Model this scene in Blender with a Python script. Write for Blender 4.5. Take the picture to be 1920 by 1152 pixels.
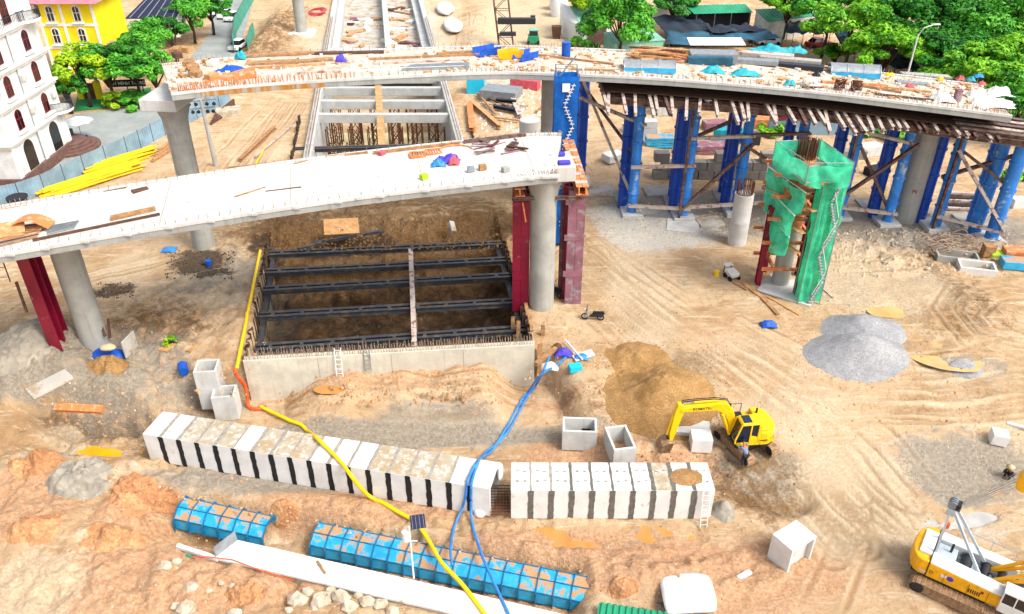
import bpy, math, random
import numpy as np
from mathutils import Vector, Matrix, Quaternion
random.seed(7)
for o in list(bpy.data.objects): bpy.data.objects.remove(o)
SC = bpy.context.scene
COL = SC.collection
# ---------------------------------------------------------------- camera
CAM_H = 34.6; PITCH = math.radians(32.3); FPX = 1515.0
cd = bpy.data.cameras.new('camera'); cam = bpy.data.objects.new('camera', cd); COL.objects.link(cam)
cam.location = (0, 0, CAM_H); cam.rotation_euler = (math.pi/2 - PITCH, 0, 0)
cd.sensor_width = 36.0; cd.lens = 36.0*FPX/1920.0; cd.clip_end = 6000; cd.clip_start = 0.5
SC.camera = cam
SC.render.resolution_x = 1024; SC.render.resolution_y = 614
# ---------------------------------------------------------------- sky, sun, exposure
SUN_EL = math.radians(52); SUN_AZ = math.radians(122)       # azimuth from +Y towards +X
wd = bpy.data.worlds.new('World'); SC.world = wd; wd.use_nodes = True
nt = wd.node_tree; bg = nt.nodes['Background']
sky = nt.nodes.new('ShaderNodeTexSky'); sky.sky_type = 'NISHITA'; sky.sun_disc = False
sky.sun_elevation = SUN_EL; sky.sun_rotation = SUN_AZ
sky.air_density = 1.0; sky.dust_density = 4.0; sky.ozone_density = 1.0
hs = nt.nodes.new('ShaderNodeHueSaturation'); hs.inputs['Saturation'].default_value = 0.45
nt.links.new(sky.outputs[0], hs.inputs['Color']); nt.links.new(hs.outputs[0], bg.inputs[0])
bg.inputs[1].default_value = 0.15
sl = bpy.data.lights.new('sun', 'SUN'); sun = bpy.data.objects.new('sun', sl); COL.objects.link(sun)
sl.energy = 1.5; sl.angle = math.radians(22); sl.color = (1, .95, .86)
sdir = Vector((math.sin(SUN_AZ)*math.cos(SUN_EL), math.cos(SUN_AZ)*math.cos(SUN_EL), math.sin(SUN_EL)))
sun.rotation_euler = sdir.to_track_quat('Z', 'Y').to_euler()
SC.view_settings.view_transform = 'Standard'; SC.view_settings.look = 'None'
SC.view_settings.exposure = 1.05; SC.view_settings.gamma = 1.0
# ---------------------------------------------------------------- survey: where a sight line meets a height
_S, _C = math.sin(PITCH), math.cos(PITCH)
def P(px, py, z=0.0):
    a = (px-960)/FPX; b = (576-py)/FPX
    d = Vector((a, _C+b*_S, -_S+b*_C)); t = (z-CAM_H)/d.z
    return Vector((d.x*t, d.y*t, z))
def PY(px, py, Y):
    a = (px-960)/FPX; b = (576-py)/FPX
    d = Vector((a, _C+b*_S, -_S+b*_C)); t = Y/d.y
    return Vector((d.x*t, Y, CAM_H+d.z*t))
def sm(a, b, x):
    t = np.clip((np.asarray(x, float)-a)/(b-a), 0, 1); return t*t*(3-2*t)
def _h(i, j, s):
    n = (i*374761393 + j*668265263 + s*974634777) & 0xffffffff
    n = ((n ^ (n >> 13))*1274126177) & 0xffffffff
    return ((n ^ (n >> 16)) & 0xffff)/65535.0
def vnoise(x, y, s=0):
    x = np.asarray(x, float); y = np.asarray(y, float)
    i = np.floor(x).astype(np.int64); j = np.floor(y).astype(np.int64)
    u = x-i; v = y-j; u = u*u*(3-2*u); v = v*v*(3-2*v)
    return (_h(i, j, s)*(1-u)+_h(i+1, j, s)*u)*(1-v)+(_h(i, j+1, s)*(1-u)+_h(i+1, j+1, s)*u)*v
def fbm(x, y, o=4, s=0):
    t = 0; a = .5; k = 0
    for q in range(o):
        t = t+a*(vnoise(x, y, s+q)-.5); a *= .5; x = x*2.03+17.1; y = y*2.03+3.7
    return t
# ---------------------------------------------------------------- helpers: names, things, meshes
def tag(o, label=None, cat=None, group=None, kind=None):
    if label: o['label'] = label
    if cat: o['category'] = cat
    if group: o['group'] = group
    if kind: o['kind'] = kind
    return o
def thing(name, label, cat, loc=(0, 0, 0), group=None, rz=0.0):
    o = bpy.data.objects.new(name, None); COL.objects.link(o)
    o.location = loc; o.rotation_euler = (0, 0, rz); o.empty_display_size = .3
    return tag(o, label, cat, group)
def copy_tree(o, parent=None):
    c = o.copy(); COL.objects.link(c)
    if parent is not None: c.parent = parent
    for ch in list(o.children): copy_tree(ch, c)
    return c
def rz(a): return Matrix.Rotation(a, 4, 'Z')
class MB:
    def __init__(s): s.v = []; s.f = []; s.m = []; s.T = None; s.mi = 0
    def add(s, vs, fs):
        b = len(s.v)
        if s.T is not None: vs = [s.T @ Vector(p) for p in vs]
        s.v.extend([tuple(p) for p in vs]); s.f.extend([tuple(i+b for i in f) for f in fs]); s.m.extend([s.mi]*len(fs)); return s
    HF = [(0, 3, 2, 1), (4, 5, 6, 7), (0, 1, 5, 4), (1, 2, 6, 5), (2, 3, 7, 6), (3, 0, 4, 7)]
    def hexa(s, p): return s.add(p, MB.HF)
    def box(s, c, d, M=None):
        x, y, z = d[0]/2, d[1]/2, d[2]/2
        p = [Vector(q) for q in ((-x, -y, -z), (x, -y, -z), (x, y, -z), (-x, y, -z), (-x, -y, z), (x, -y, z), (x, y, z), (-x, y, z))]
        if M is not None: p = [M @ q for q in p]
        return s.hexa([q+Vector(c) for q in p])
    def b0(s, x0, x1, y0, y1, z0, z1): return s.box(((x0+x1)/2, (y0+y1)/2, (z0+z1)/2), (x1-x0, y1-y0, z1-z0))
    def frame(s, p0, p1, up=(0, 0, 1)):
        d = Vector(p1)-Vector(p0); L = d.length; d = d/max(L, 1e-6); u = Vector(up)
        if abs(d.dot(u)) > .99: u = Vector((0, 1, 0))
        a = d.cross(u).normalized(); b = a.cross(d).normalized(); return d, a, b, L
    def beam(s, p0, p1, w, h, up=(0, 0, 1)):
        d, a, b, L = s.frame(p0, p1, up); p0 = Vector(p0); p1 = Vector(p1)
        q = []
        for e in (p0, p1):
            for sa, sb in ((-1, -1), (1, -1), (1, 1), (-1, 1)): q.append(e+a*(sa*w/2)+b*(sb*h/2))
        return s.add(q, [(0, 1, 2, 3), (7, 6, 5, 4), (0, 4, 5, 1), (1, 5, 6, 2), (2, 6, 7, 3), (3, 7, 4, 0)])
    def prof(s, p0, p1, pts, up=(0, 0, 1), caps=True):
        d, a, b, L = s.frame(p0, p1, up); p0 = Vector(p0); p1 = Vector(p1); n = len(pts)
        q = [p0+a*u+b*v for u, v in pts]+[p1+a*u+b*v for u, v in pts]
        fs = [(i, (i+1) % n, n+(i+1) % n, n+i) for i in range(n)]
        if caps: fs += [tuple(range(n-1, -1, -1)), tuple(range(n, 2*n))]
        return s.add(q, fs)
    def ibeam(s, p0, p1, w, h, t=.03, up=(0, 0, 1)):
        x, y = w/2, h/2; k = t*.5
        return s.prof(p0, p1, [(-x, -y), (x, -y), (x, -y+t), (k, -y+t), (k, y-t), (x, y-t), (x, y), (-x, y), (-x, y-t), (-k, y-t), (-k, -y+t), (-x, -y+t)], up)
    def cyl(s, p0, p1, r0, r1=None, n=12, caps=True):
        r1 = r0 if r1 is None else r1
        d, a, b, L = s.frame(p0, p1); p0 = Vector(p0); p1 = Vector(p1); q = []
        for e, r in ((p0, r0), (p1, r1)):
            for i in range(n):
                t = 2*math.pi*i/n; q.append(e+a*(math.cos(t)*r)+b*(math.sin(t)*r))
        fs = [((i+1) % n, i, n+i, n+(i+1) % n) for i in range(n)]
        if caps: fs += [tuple(range(n)), tuple(range(2*n-1, n-1, -1))]
        return s.add(q, fs)
    def tube(s, pts, r, n=8):
        pts = [Vector(p) for p in pts]; m = len(pts); q = []
        for k, p in enumerate(pts):
            d = (pts[min(k+1, m-1)]-pts[max(k-1, 0)]).normalized()
            u = Vector((0, 0, 1)) if abs(d.z) < .95 else Vector((0, 1, 0))
            a = d.cross(u).normalized(); b = a.cross(d)
            rr = r[k] if isinstance(r, (list, tuple)) else r
            for i in range(n):
                t = 2*math.pi*i/n; q.append(p+a*(math.cos(t)*rr)+b*(math.sin(t)*rr))
        fs = []
        for k in range(m-1):
            for i in range(n): fs.append((k*n+(i+1) % n, k*n+i, (k+1)*n+i, (k+1)*n+(i+1) % n))
        fs += [tuple(range(n)), tuple(range(m*n-1, (m-1)*n-1, -1))]
        return s.add(q, fs)
    def prism(s, poly, z0, z1):
        n = len(poly); q = [(x, y, z0) for x, y in poly]+[(x, y, z1) for x, y in poly]
        ar = sum(poly[i][0]*poly[(i+1) % n][1]-poly[(i+1) % n][0]*poly[i][1] for i in range(n))
        fs = [(i, (i+1) % n, n+(i+1) % n, n+i) for i in range(n)]+[tuple(range(n-1, -1, -1)), tuple(range(n, 2*n))]
        if ar < 0: fs = [f[::-1] for f in fs]
        return s.add(q, fs)
    def lathe(s, c, prof, n=16):
        c = Vector(c); q = []; m = len(prof)
        for r, z in prof:
            for i in range(n):
                t = 2*math.pi*i/n; q.append(c+Vector((r*math.cos(t), r*math.sin(t), z)))
        fs = []
        for k in range(m-1):
            for i in range(n): fs.append((k*n+i, k*n+(i+1) % n, (k+1)*n+(i+1) % n, (k+1)*n+i))
        fs += [tuple(range(n-1, -1, -1)), tuple(range((m-1)*n, m*n))]
        return s.add(q, fs)
    def grid(s, rows):
        n = len(rows[0]); q = [p for r in rows for p in r]
        return s.add(q, [(k*n+i, k*n+i+1, (k+1)*n+i+1, (k+1)*n+i) for k in range(len(rows)-1) for i in range(n-1)])
    def build(s, name, mat, parent=None, smooth=False, bevel=0, kind=None, label=None, cat=None, group=None, solid=0, sub=0):
        base = Vector((0, 0, 0))
        if parent is not None:
            p = parent
            while p is not None: base = base+p.location; p = p.parent
        else:
            a = np.array(s.v); base = Vector((float(a[:, 0].mean()), float(a[:, 1].mean()), float(a[:, 2].min())))
        me = bpy.data.meshes.new(name)
        me.from_pydata([(p[0]-base[0], p[1]-base[1], p[2]-base[2]) for p in s.v], [], s.f)
        for m in (mat if isinstance(mat, (list, tuple)) else [mat]): me.materials.append(m)
        if isinstance(mat, (list, tuple)): me.polygons.foreach_set('material_index', s.m)
        if smooth: me.polygons.foreach_set('use_smooth', [True]*len(s.f))
        o = bpy.data.objects.new(name, me); COL.objects.link(o)
        if parent is not None: o.parent = parent
        else: o.location = base
        if smooth == 'auto':
            try: me.set_sharp_from_angle(angle=math.radians(40))
            except Exception: pass
        if solid:
            md = o.modifiers.new('solid', 'SOLIDIFY'); md.thickness = solid; md.offset = 0
        if sub:
            md = o.modifiers.new('sub', 'SUBSURF'); md.levels = sub; md.render_levels = sub
        if bevel:
            md = o.modifiers.new('bevel', 'BEVEL'); md.width = bevel; md.segments = 2; md.limit_method = 'ANGLE'
        return tag(o, label, cat, group, kind)
# ================================================================ materials
def srgb(h):
    h = h.lstrip('#'); c = [int(h[i:i+2], 16)/255 for i in (0, 2, 4)]
    return tuple((x/12.92 if x <= .04045 else ((x+.055)/1.055)**2.4) for x in c)+(1,)
class NG:
    def __init__(s, name):
        s.mat = bpy.data.materials.new(name); s.mat.use_nodes = True; s.t = s.mat.node_tree
        s.b = s.t.nodes['Principled BSDF']; s.out = s.t.nodes['Material Output']
        s.geo = s.t.nodes.new('ShaderNodeNewGeometry')
    def n(s, ty, **k):
        x = s.t.nodes.new('ShaderNode'+ty)
        for a, v in k.items(): setattr(x, a, v)
        return x
    def put(s, sock, v):
        if hasattr(v, 'is_linked') or isinstance(v, bpy.types.NodeSocket): s.t.links.new(v, sock)
        else: sock.default_value = v
    def pos(s, scale=(1, 1, 1)):
        m = s.n('Mapping'); s.t.links.new(s.geo.outputs['Position'], m.inputs[0]); m.inputs['Scale'].default_value = scale; return m.outputs[0]
    def noise(s, scale, detail=4, rough=.6, vec=None, dist=0):
        x = s.n('TexNoise'); s.t.links.new(vec if vec is not None else s.geo.outputs['Position'], x.inputs['Vector'])
        x.inputs['Scale'].default_value = scale; x.inputs['Detail'].default_value = detail; x.inputs['Roughness'].default_value = rough
        x.inputs['Distortion'].default_value = dist; return x.outputs[0]
    def ramp(s, v, a, b, lo=0, hi=1):
        x = s.n('MapRange'); x.interpolation_type = 'SMOOTHSTEP'; s.put(x.inputs[0], v)
        x.inputs[1].default_value = a; x.inputs[2].default_value = b; x.inputs[3].default_value = lo; x.inputs[4].default_value = hi; return x.outputs[0]
    def math(s, op, a, b=0.0):
        x = s.n('Math', operation=op); s.put(x.inputs[0], a); s.put(x.inputs[1], b); return x.outputs[0]
    def mix(s, f, a, b, mode='MIX'):
        x = s.n('Mix', data_type='RGBA', blend_type=mode); s.put(x.inputs[0], f); s.put(x.inputs[6], a); s.put(x.inputs[7], b); return x.outputs[2]
    def attr(s, name):
        x = s.n('Attribute', attribute_name=name); sp = s.n('SeparateColor'); s.t.links.new(x.outputs['Color'], sp.inputs[0]); return sp.outputs, x.outputs['Alpha']
    def bump(s, h, strength=.3, dist=.05):
        x = s.n('Bump'); s.put(x.inputs['Height'], h); x.inputs['Strength'].default_value = strength; x.inputs['Distance'].default_value = dist
        s.t.links.new(x.outputs[0], s.b.inputs['Normal'])
    def col(s, v): s.put(s.b.inputs['Base Color'], v)
    def rough(s, v): s.put(s.b.inputs['Roughness'], v)
def mul(c, k): return tuple(min(1, x*k) for x in c[:3])+(1,)
def plain(name, col, rough=.7, var=.25, scale=1.5, metal=0, bump=.15, dirt=None, dirt_amt=.5, spec=.4, fine=14):
    g = NG(name); c = srgb(col) if isinstance(col, str) else col
    a = g.noise(scale, 5); f = g.noise(fine, 3)
    v = g.mix(g.ramp(a, .3, .7), mul(c, 1-var), mul(c, 1+var*.6))
    v = g.mix(g.math('MULTIPLY', g.ramp(f, .45, .75), var), v, mul(c, .55))
    if dirt:
        d = srgb(dirt) if isinstance(dirt, str) else dirt
        m = g.noise(scale*1.7+.3, 6, .7)
        v = g.mix(g.ramp(m, .62-dirt_amt*.25, .78-dirt_amt*.25), v, d)
    g.col(v); g.rough(rough); g.b.inputs['Metallic'].default_value = metal; g.b.inputs['Specular IOR Level'].default_value = spec
    if bump: g.bump(g.noise(fine*1.3, 4), bump, .03)
    return g.mat
def concrete(name, col, stain='#6f675a', amt=.5, streak=True, dirt=None, dirt_amt=.3):
    g = NG(name); c = srgb(col); st = srgb(stain)
    a = g.noise(.7, 6, .65); f = g.noise(9, 5, .7)
    v = g.mix(g.ramp(a, .3, .72), mul(c, .80), mul(c, 1.1))
    v = g.mix(g.ramp(f, .5, .8, 0, .35), v, mul(c, .6))
    if streak:
        s = g.noise(1.0, 5, .6, g.pos((3.2, 3.2, .22)))
        v = g.mix(g.math('MULTIPLY', g.ramp(s, .48, .75), amt), v, st)
    b = g.noise(.35, 5, .7)
    v = g.mix(g.math('MULTIPLY', g.ramp(b, .5, .72), amt*.8), v, st)
    if dirt:
        d = g.noise(.55, 6, .75)
        v = g.mix(g.ramp(d, .66-dirt_amt*.3, .78-dirt_amt*.3, 0, .9), v, srgb(dirt))
    g.col(v); g.rough(.85); g.b.inputs['Specular IOR Level'].default_value = .25
    g.bump(g.noise(22, 4), .25, .02); return g.mat
def rusty(name, col, rust='#6b3a1e', amt=.5, rough=.6):
    g = NG(name); c = srgb(col); r = srgb(rust)
    a = g.noise(1.8, 6, .7); v = g.mix(g.ramp(a, .62-amt*.3, .72-amt*.25), c, r)
    f = g.noise(18, 3); v = g.mix(g.ramp(f, .5, .8, 0, .4), v, mul(c, .5))
    g.col(v); g.rough(rough); g.bump(g.noise(30, 3), .2, .01); return g.mat
def glass(name, col='#0b1016', rough=.08):
    g = NG(name); g.col(srgb(col)); g.rough(rough); g.b.inputs['Specular IOR Level'].default_value = .7; return g.mat
def leafmat(name, c1, c2, c3):
    g = NG(name)
    r = g.geo.outputs['Random Per Island']; n = g.noise(.35, 3)
    v = g.mix(r, srgb(c1), srgb(c2)); v = g.mix(g.ramp(n, .45, .68), v, srgb(c3))
    g.col(v); g.rough(.55); g.b.inputs['Specular IOR Level'].default_value = .3
    tr = g.n('BsdfTranslucent'); g.t.links.new(v, tr.inputs[0]); ms = g.n('MixShader'); ms.inputs[0].default_value = .16
    g.t.links.new(g.b.outputs[0], ms.inputs[1]); g.t.links.new(tr.outputs[0], ms.inputs[2]); g.t.links.new(ms.outputs[0], g.out.inputs[0])
    return g.mat
def netmat(name, col, alpha=.8, dens=26):
    g = NG(name); c = srgb(col)
    w = g.noise(1.2, 4); v = g.mix(g.ramp(w, .35, .7), mul(c, .75), mul(c, 1.15))
    g.col(v); g.rough(.7)
    m = g.noise(dens, 2); a = g.ramp(m, .40-.25*(alpha), .60-.25*alpha, alpha*.75, 1.0)
    g.put(g.b.inputs['Alpha'], a)
    tr = g.n('BsdfTranslucent'); g.t.links.new(v, tr.inputs[0]); ms = g.n('MixShader'); ms.inputs[0].default_value = .45
    g.t.links.new(g.b.outputs[0], ms.inputs[1]); g.t.links.new(tr.outputs[0], ms.inputs[2]); g.t.links.new(ms.outputs[0], g.out.inputs[0])
    return g.mat
def water(name, col):
    g = NG(name); n = g.noise(.8, 3); c = srgb(col)
    g.col(g.mix(g.ramp(n, .3, .7), mul(c, .85), mul(c, 1.1))); g.rough(.12); g.b.inputs['Specular IOR Level'].default_value = .5
    return g.mat
K = {}
K['conc'] = concrete('concrete_grey', '#a3a29b', '#7d776b', .45)
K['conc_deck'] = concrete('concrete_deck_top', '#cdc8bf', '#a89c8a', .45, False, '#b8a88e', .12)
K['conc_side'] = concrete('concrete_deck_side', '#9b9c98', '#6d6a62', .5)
K['conc_side_rust'] = concrete('concrete_deck_side_stained', '#9b9c98', '#9a6a1c', .6)
def rust_stain():
    g = NG('ochre_stained_concrete'); s = g.noise(1.0, 5, .6, g.pos((3.0, 3.0, .12))); n = g.noise(.5, 4)
    g.col(g.mix(g.ramp(g.math('ADD', s, g.math('MULTIPLY', g.math('SUBTRACT', n, .5), .8)), .38, .6), srgb('#98968c'), g.mix(s, srgb('#b87a1c'), srgb('#8a5a1a')))); g.rough(.85); return g.mat
K['rust_stain'] = rust_stain()
K['conc_farwhite'] = concrete('concrete_far_deck_top', '#bdb3a5', '#94806a', .6, False, '#a08262', .45)
K['conc_white'] = concrete('concrete_white', '#c4c3bf', '#8f887c', .3)
K['conc_wall'] = concrete('concrete_wall', '#c6c0af', '#a2957b', .35, dirt='#8a6a42', dirt_amt=.1)
K['conc_dirty'] = concrete('concrete_dirty_top', '#b5b1a8', '#8a7a62', .5, False, '#98805c', .6)
K['conc_trough'] = concrete('concrete_trough', '#b7b8b6', '#8d877c', .35)
K['trough_floor'] = plain('pale_wet_screed', '#d6c79c', .6, .2, .5)
K['white_paint'] = plain('white_paint', '#d9d8d4', .6, .08, .6, bump=.05)
K['slab_white'] = plain('white_slab', '#d6d4cf', .8, .12, .7, dirt='#a58d6c', dirt_amt=.12)
K['bitumen'] = plain('black_joint_seal', '#17171b', .7, .4, 6)
K['mortar'] = plain('grey_mortar_joint', '#66625a', .9, .3, 4)
K['mortar_pale'] = plain('pale_mortar_joint', '#948d82', .9, .25, 4)
K['blue_steel'] = plain('blue_painted_steel', '#1549ae', .45, .25, .5, dirt='#6f8fb5', dirt_amt=.10)
K['blue_light'] = plain('sky_blue_painted_steel', '#2f82d8', .5, .3, .45, dirt='#b9c2c6', dirt_amt=.28)
K['blue_form'] = plain('cyan_blue_form_steel', '#1689c4', .45, .25, 1.2, dirt='#a8784a', dirt_amt=.30)
def form_mat():
    g = NG('cyan_blue_form_steel'); n = g.noise(1.1, 6, .7); f = g.noise(12, 4); c = g.mix(g.ramp(n, .3, .7), srgb('#178fc0'), srgb('#33b0dc'))
    sp = g.n('SeparateXYZ'); g.t.links.new(g.geo.outputs['Normal'], sp.inputs[0])
    up = g.math('ADD', g.ramp(sp.outputs[2], .3, 1.0, 0, .5), g.math('MULTIPLY', g.math('SUBTRACT', n, .5), 1.7))
    c = g.mix(g.ramp(up, .40, .50), c, g.mix(f, srgb('#9a714a'), srgb('#c39a70'))); g.col(c); g.rough(g.ramp(up, .3, .5, .4, .95)); g.bump(f, .2, .02); return g.mat
K['blue_form'] = form_mat()
K['blue_rib'] = plain('dark_blue_form_rib', '#12688f', .5, .3, 2, dirt='#9a714a', dirt_amt=.25)
def culvert_top():
    g = NG('white_culvert_dirty_top'); n = g.noise(.8, 6, .7); n2 = g.noise(2.5, 6, .7); f = g.noise(14, 4); c = g.mix(g.ramp(n, .3, .7), srgb('#c8c7c4'), srgb('#d9d8d5'))
    sp = g.n('SeparateXYZ'); g.t.links.new(g.geo.outputs['Normal'], sp.inputs[0]); up = g.math('MULTIPLY', g.ramp(sp.outputs[2], .6, .95), g.ramp(n2, .36, .52, .35, .95))
    c = g.mix(up, c, g.mix(g.ramp(n, .4, .6), srgb('#a39a89'), srgb('#9a8460'))); c = g.mix(g.ramp(f, .55, .8, 0, .25), c, srgb('#8b867c')); g.col(c); g.rough(.85); g.bump(f, .2, .02); return g.mat
K['culvert_dirty'] = culvert_top()
K['red_steel'] = plain('crimson_painted_steel', '#7d0d2c', .45, .25, .6, dirt='#8d7a78', dirt_amt=.06)
K['red_dusty'] = plain('dusty_crimson_steel', '#8a5a66', .7, .3, .6, dirt='#8d8a8d', dirt_amt=.5)
K['orange_steel'] = rusty('orange_primer_steel', '#c4723c', '#dba27a', .4)
K['brown_steel'] = rusty('brown_rusty_steel', '#6d5750', '#4a2a20', .55)
K['pale_steel'] = rusty('dusty_pale_steel', '#b9aba0', '#7d5648', .4)
K['strut'] = rusty('dark_strut_steel', '#33363c', '#55493c', .45, .5)
K['sheetpile'] = rusty('sheet_pile_steel', '#4b3a30', '#2c2019', .5)
K['wood'] = plain('raw_timber', '#a37a52', .85, .35, 2.5, dirt='#6d4a30', dirt_amt=.3)
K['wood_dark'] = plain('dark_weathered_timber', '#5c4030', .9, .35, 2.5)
K['plywood'] = plain('plywood_sheet', '#b98a58', .8, .3, 1.5, dirt='#d8c4a4', dirt_amt=.3)
K['yellow'] = plain('machine_yellow', '#efc10a', .45, .14, 1.6, bump=.03, dirt='#a8823a', dirt_amt=.24, fine=9)
K['crane_yellow'] = plain('crane_yellow', '#eaa90a', .45, .16, 1.4, bump=.03, dirt='#b08548', dirt_amt=.2)
K['yellow_pipe'] = plain('yellow_painted_pipe', '#e9b800', .5, .2, 1.0, bump=0)
K['track'] = plain('dusty_track_steel', '#9c7c5c', .8, .35, 5, dirt='#5a4534', dirt_amt=.4)
K['dark_metal'] = plain('dark_metal', '#25252a', .5, .3, 4)
K['grey_metal'] = plain('grey_metal', '#8d9397', .45, .2, 2, metal=.3)
K['glass'] = glass('dark_glass'); K['glass_blue'] = glass('blue_glass', '#0f2038', .1)
K['spoil_black'] = plain('dark_spoil', '#3b322c', .9, .35, 3)
K['gantry'] = plain('pale_grey_gantry_paint', '#aebac2', .5, .15, 2)
K['rubber'] = plain('black_rubber', '#141416', .8, .3, 5)
K['hose_yellow'] = plain('yellow_hose', '#efc200', .5, .1, 3, bump=0)
K['hose_orange'] = plain('orange_hose', '#e2521c', .5, .15, 3, bump=0)
K['hose_blue'] = plain('blue_hose', '#2f7fd0', .5, .25, 2, bump=0)
K['tarp_blue'] = plain('blue_tarpaulin', '#1453b8', .6, .35, 2, bump=.3, fine=5)
K['tarp_teal'] = plain('teal_tarpaulin', '#149aa8', .6, .35, 2, bump=.3, fine=5)
K['tarp_white'] = plain('white_cloth', '#d6d3cc', .8, .15, 2, bump=.3, fine=5)
K['green_net'] = netmat('green_safety_net', '#4fe3b2', .42)
K['blue_net'] = netmat('blue_safety_net', '#0f74cf', .85)
K['black_net'] = plain('black_shade_net', '#1c2735', .75, .45, .5, bump=.5, fine=3)
K['teal_net'] = plain('blue_green_shade_net', '#23546a', .7, .45, .5, bump=.5, fine=3)
K['white_pipe'] = plain('white_pipe', '#d8d6d0', .6, .1, 2, bump=0)
K['rebar'] = plain('rusty_rebar', '#5a3322', .9, .3, 6, bump=0)
K['rebar_pale'] = plain('dusty_rebar', '#a08a78', .9, .3, 6, bump=0)
K['stone'] = plain('pale_rubble', '#b9aa94', .9, .3, 1.5, dirt='#8b6a48', dirt_amt=.3)
K['block'] = concrete('grey_concrete_block', '#8f8a80', '#6a655d', .5)
K['pink'] = plain('pink_paint', '#c9545f', .7, .25, 2)
K['purple'] = plain('violet_cloth', '#4a3fb5', .7, .3, 3)
K['house_white'] = concrete('white_house_render', '#d9dad7', '#b3b3ac', .25)
K['house_trim'] = plain('white_house_trim', '#dfdfda', .7, .08, 1)
K['window_red'] = plain('red_window_frame', '#8e1224', .5, .15, 3, bump=0)
K['house_yellow'] = plain('yellow_house_render', '#e6cf06', .8, .1, .6)
K['roof_pink'] = plain('pink_roof_tile', '#c4707c', .8, .2, 1.5)
K['brown_brick'] = plain('brown_plinth', '#6c4f47', .85, .3, 2)
K['asphalt'] = plain('grey_asphalt', '#8f9492', .9, .15, .4, dirt='#a89f90', dirt_amt=.25, bump=.2)
K['turf'] = plain('green_turf_mat', '#23854a', .9, .2, 1.0)
K['green_roof'] = plain('green_sheet_roof', '#1d8a63', .5, .2, .5, bump=.05)
K['green_pale'] = plain('pale_green_sheet_roof', '#7fb8a2', .5, .25, .4, bump=.05)
K['fence_blue'] = plain('blue_grey_sheet_panel', '#7d9aab', .5, .25, .6, dirt='#8f8a80', dirt_amt=.2)
K['fence_green'] = plain('green_fence_panel', '#3f9c84', .6, .25, .8)
K['fence_post'] = plain('grey_fence_post', '#5a6066', .6, .2, 2, bump=0)
K['trunk'] = plain('bark', '#4a3a2c', .9, .3, 3)
K['leafA'] = leafmat('leaf_bright', '#5fa81a', '#93cc2c', '#357d14')
K['leafB'] = leafmat('leaf_deep', '#2a771e', '#4c9a2b', '#184f17')
K['leafC'] = leafmat('leaf_mid', '#409a2a', '#74bd35', '#257026')
K['leafY'] = leafmat('leaf_yellow_green', '#95c01c', '#bcd828', '#5f951a')
K['car_white'] = plain('white_car_paint', '#dcdcdc', .25, .03, .5, bump=0)
K['car_red'] = plain('red_car_paint', '#a01024', .3, .05, .5, bump=0)
K['car_dark'] = plain('dark_car_paint', '#2a2c34', .3, .05, .5, bump=0)
K['plastic_blue'] = plain('blue_plastic', '#0f52b0', .4, .15, 2, bump=0)
K['plastic_cyan'] = plain('cyan_plastic', '#19b5d6', .4, .1, 2, bump=0)
K['lime'] = plain('lime_green_paint', '#9fbf1e', .6, .15, 2)
K['skin'] = plain('skin', '#9a6a4c', .6, .1, 4, bump=0)
K['cloth_blue'] = plain('blue_grey_shirt', '#6c86ad', .85, .2, 6)
K['cloth_dark'] = plain('dark_trousers', '#24242c', .85, .2, 6)
K['cloth_tan'] = plain('tan_hat', '#c7b28a', .8, .15, 6)
K['solar'] = plain('solar_cell', '#161a3a', .75, .3, 6, bump=0)
K['umbrella'] = plain('pale_parasol', '#c3cdd1', .7, .15, 3)
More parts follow.
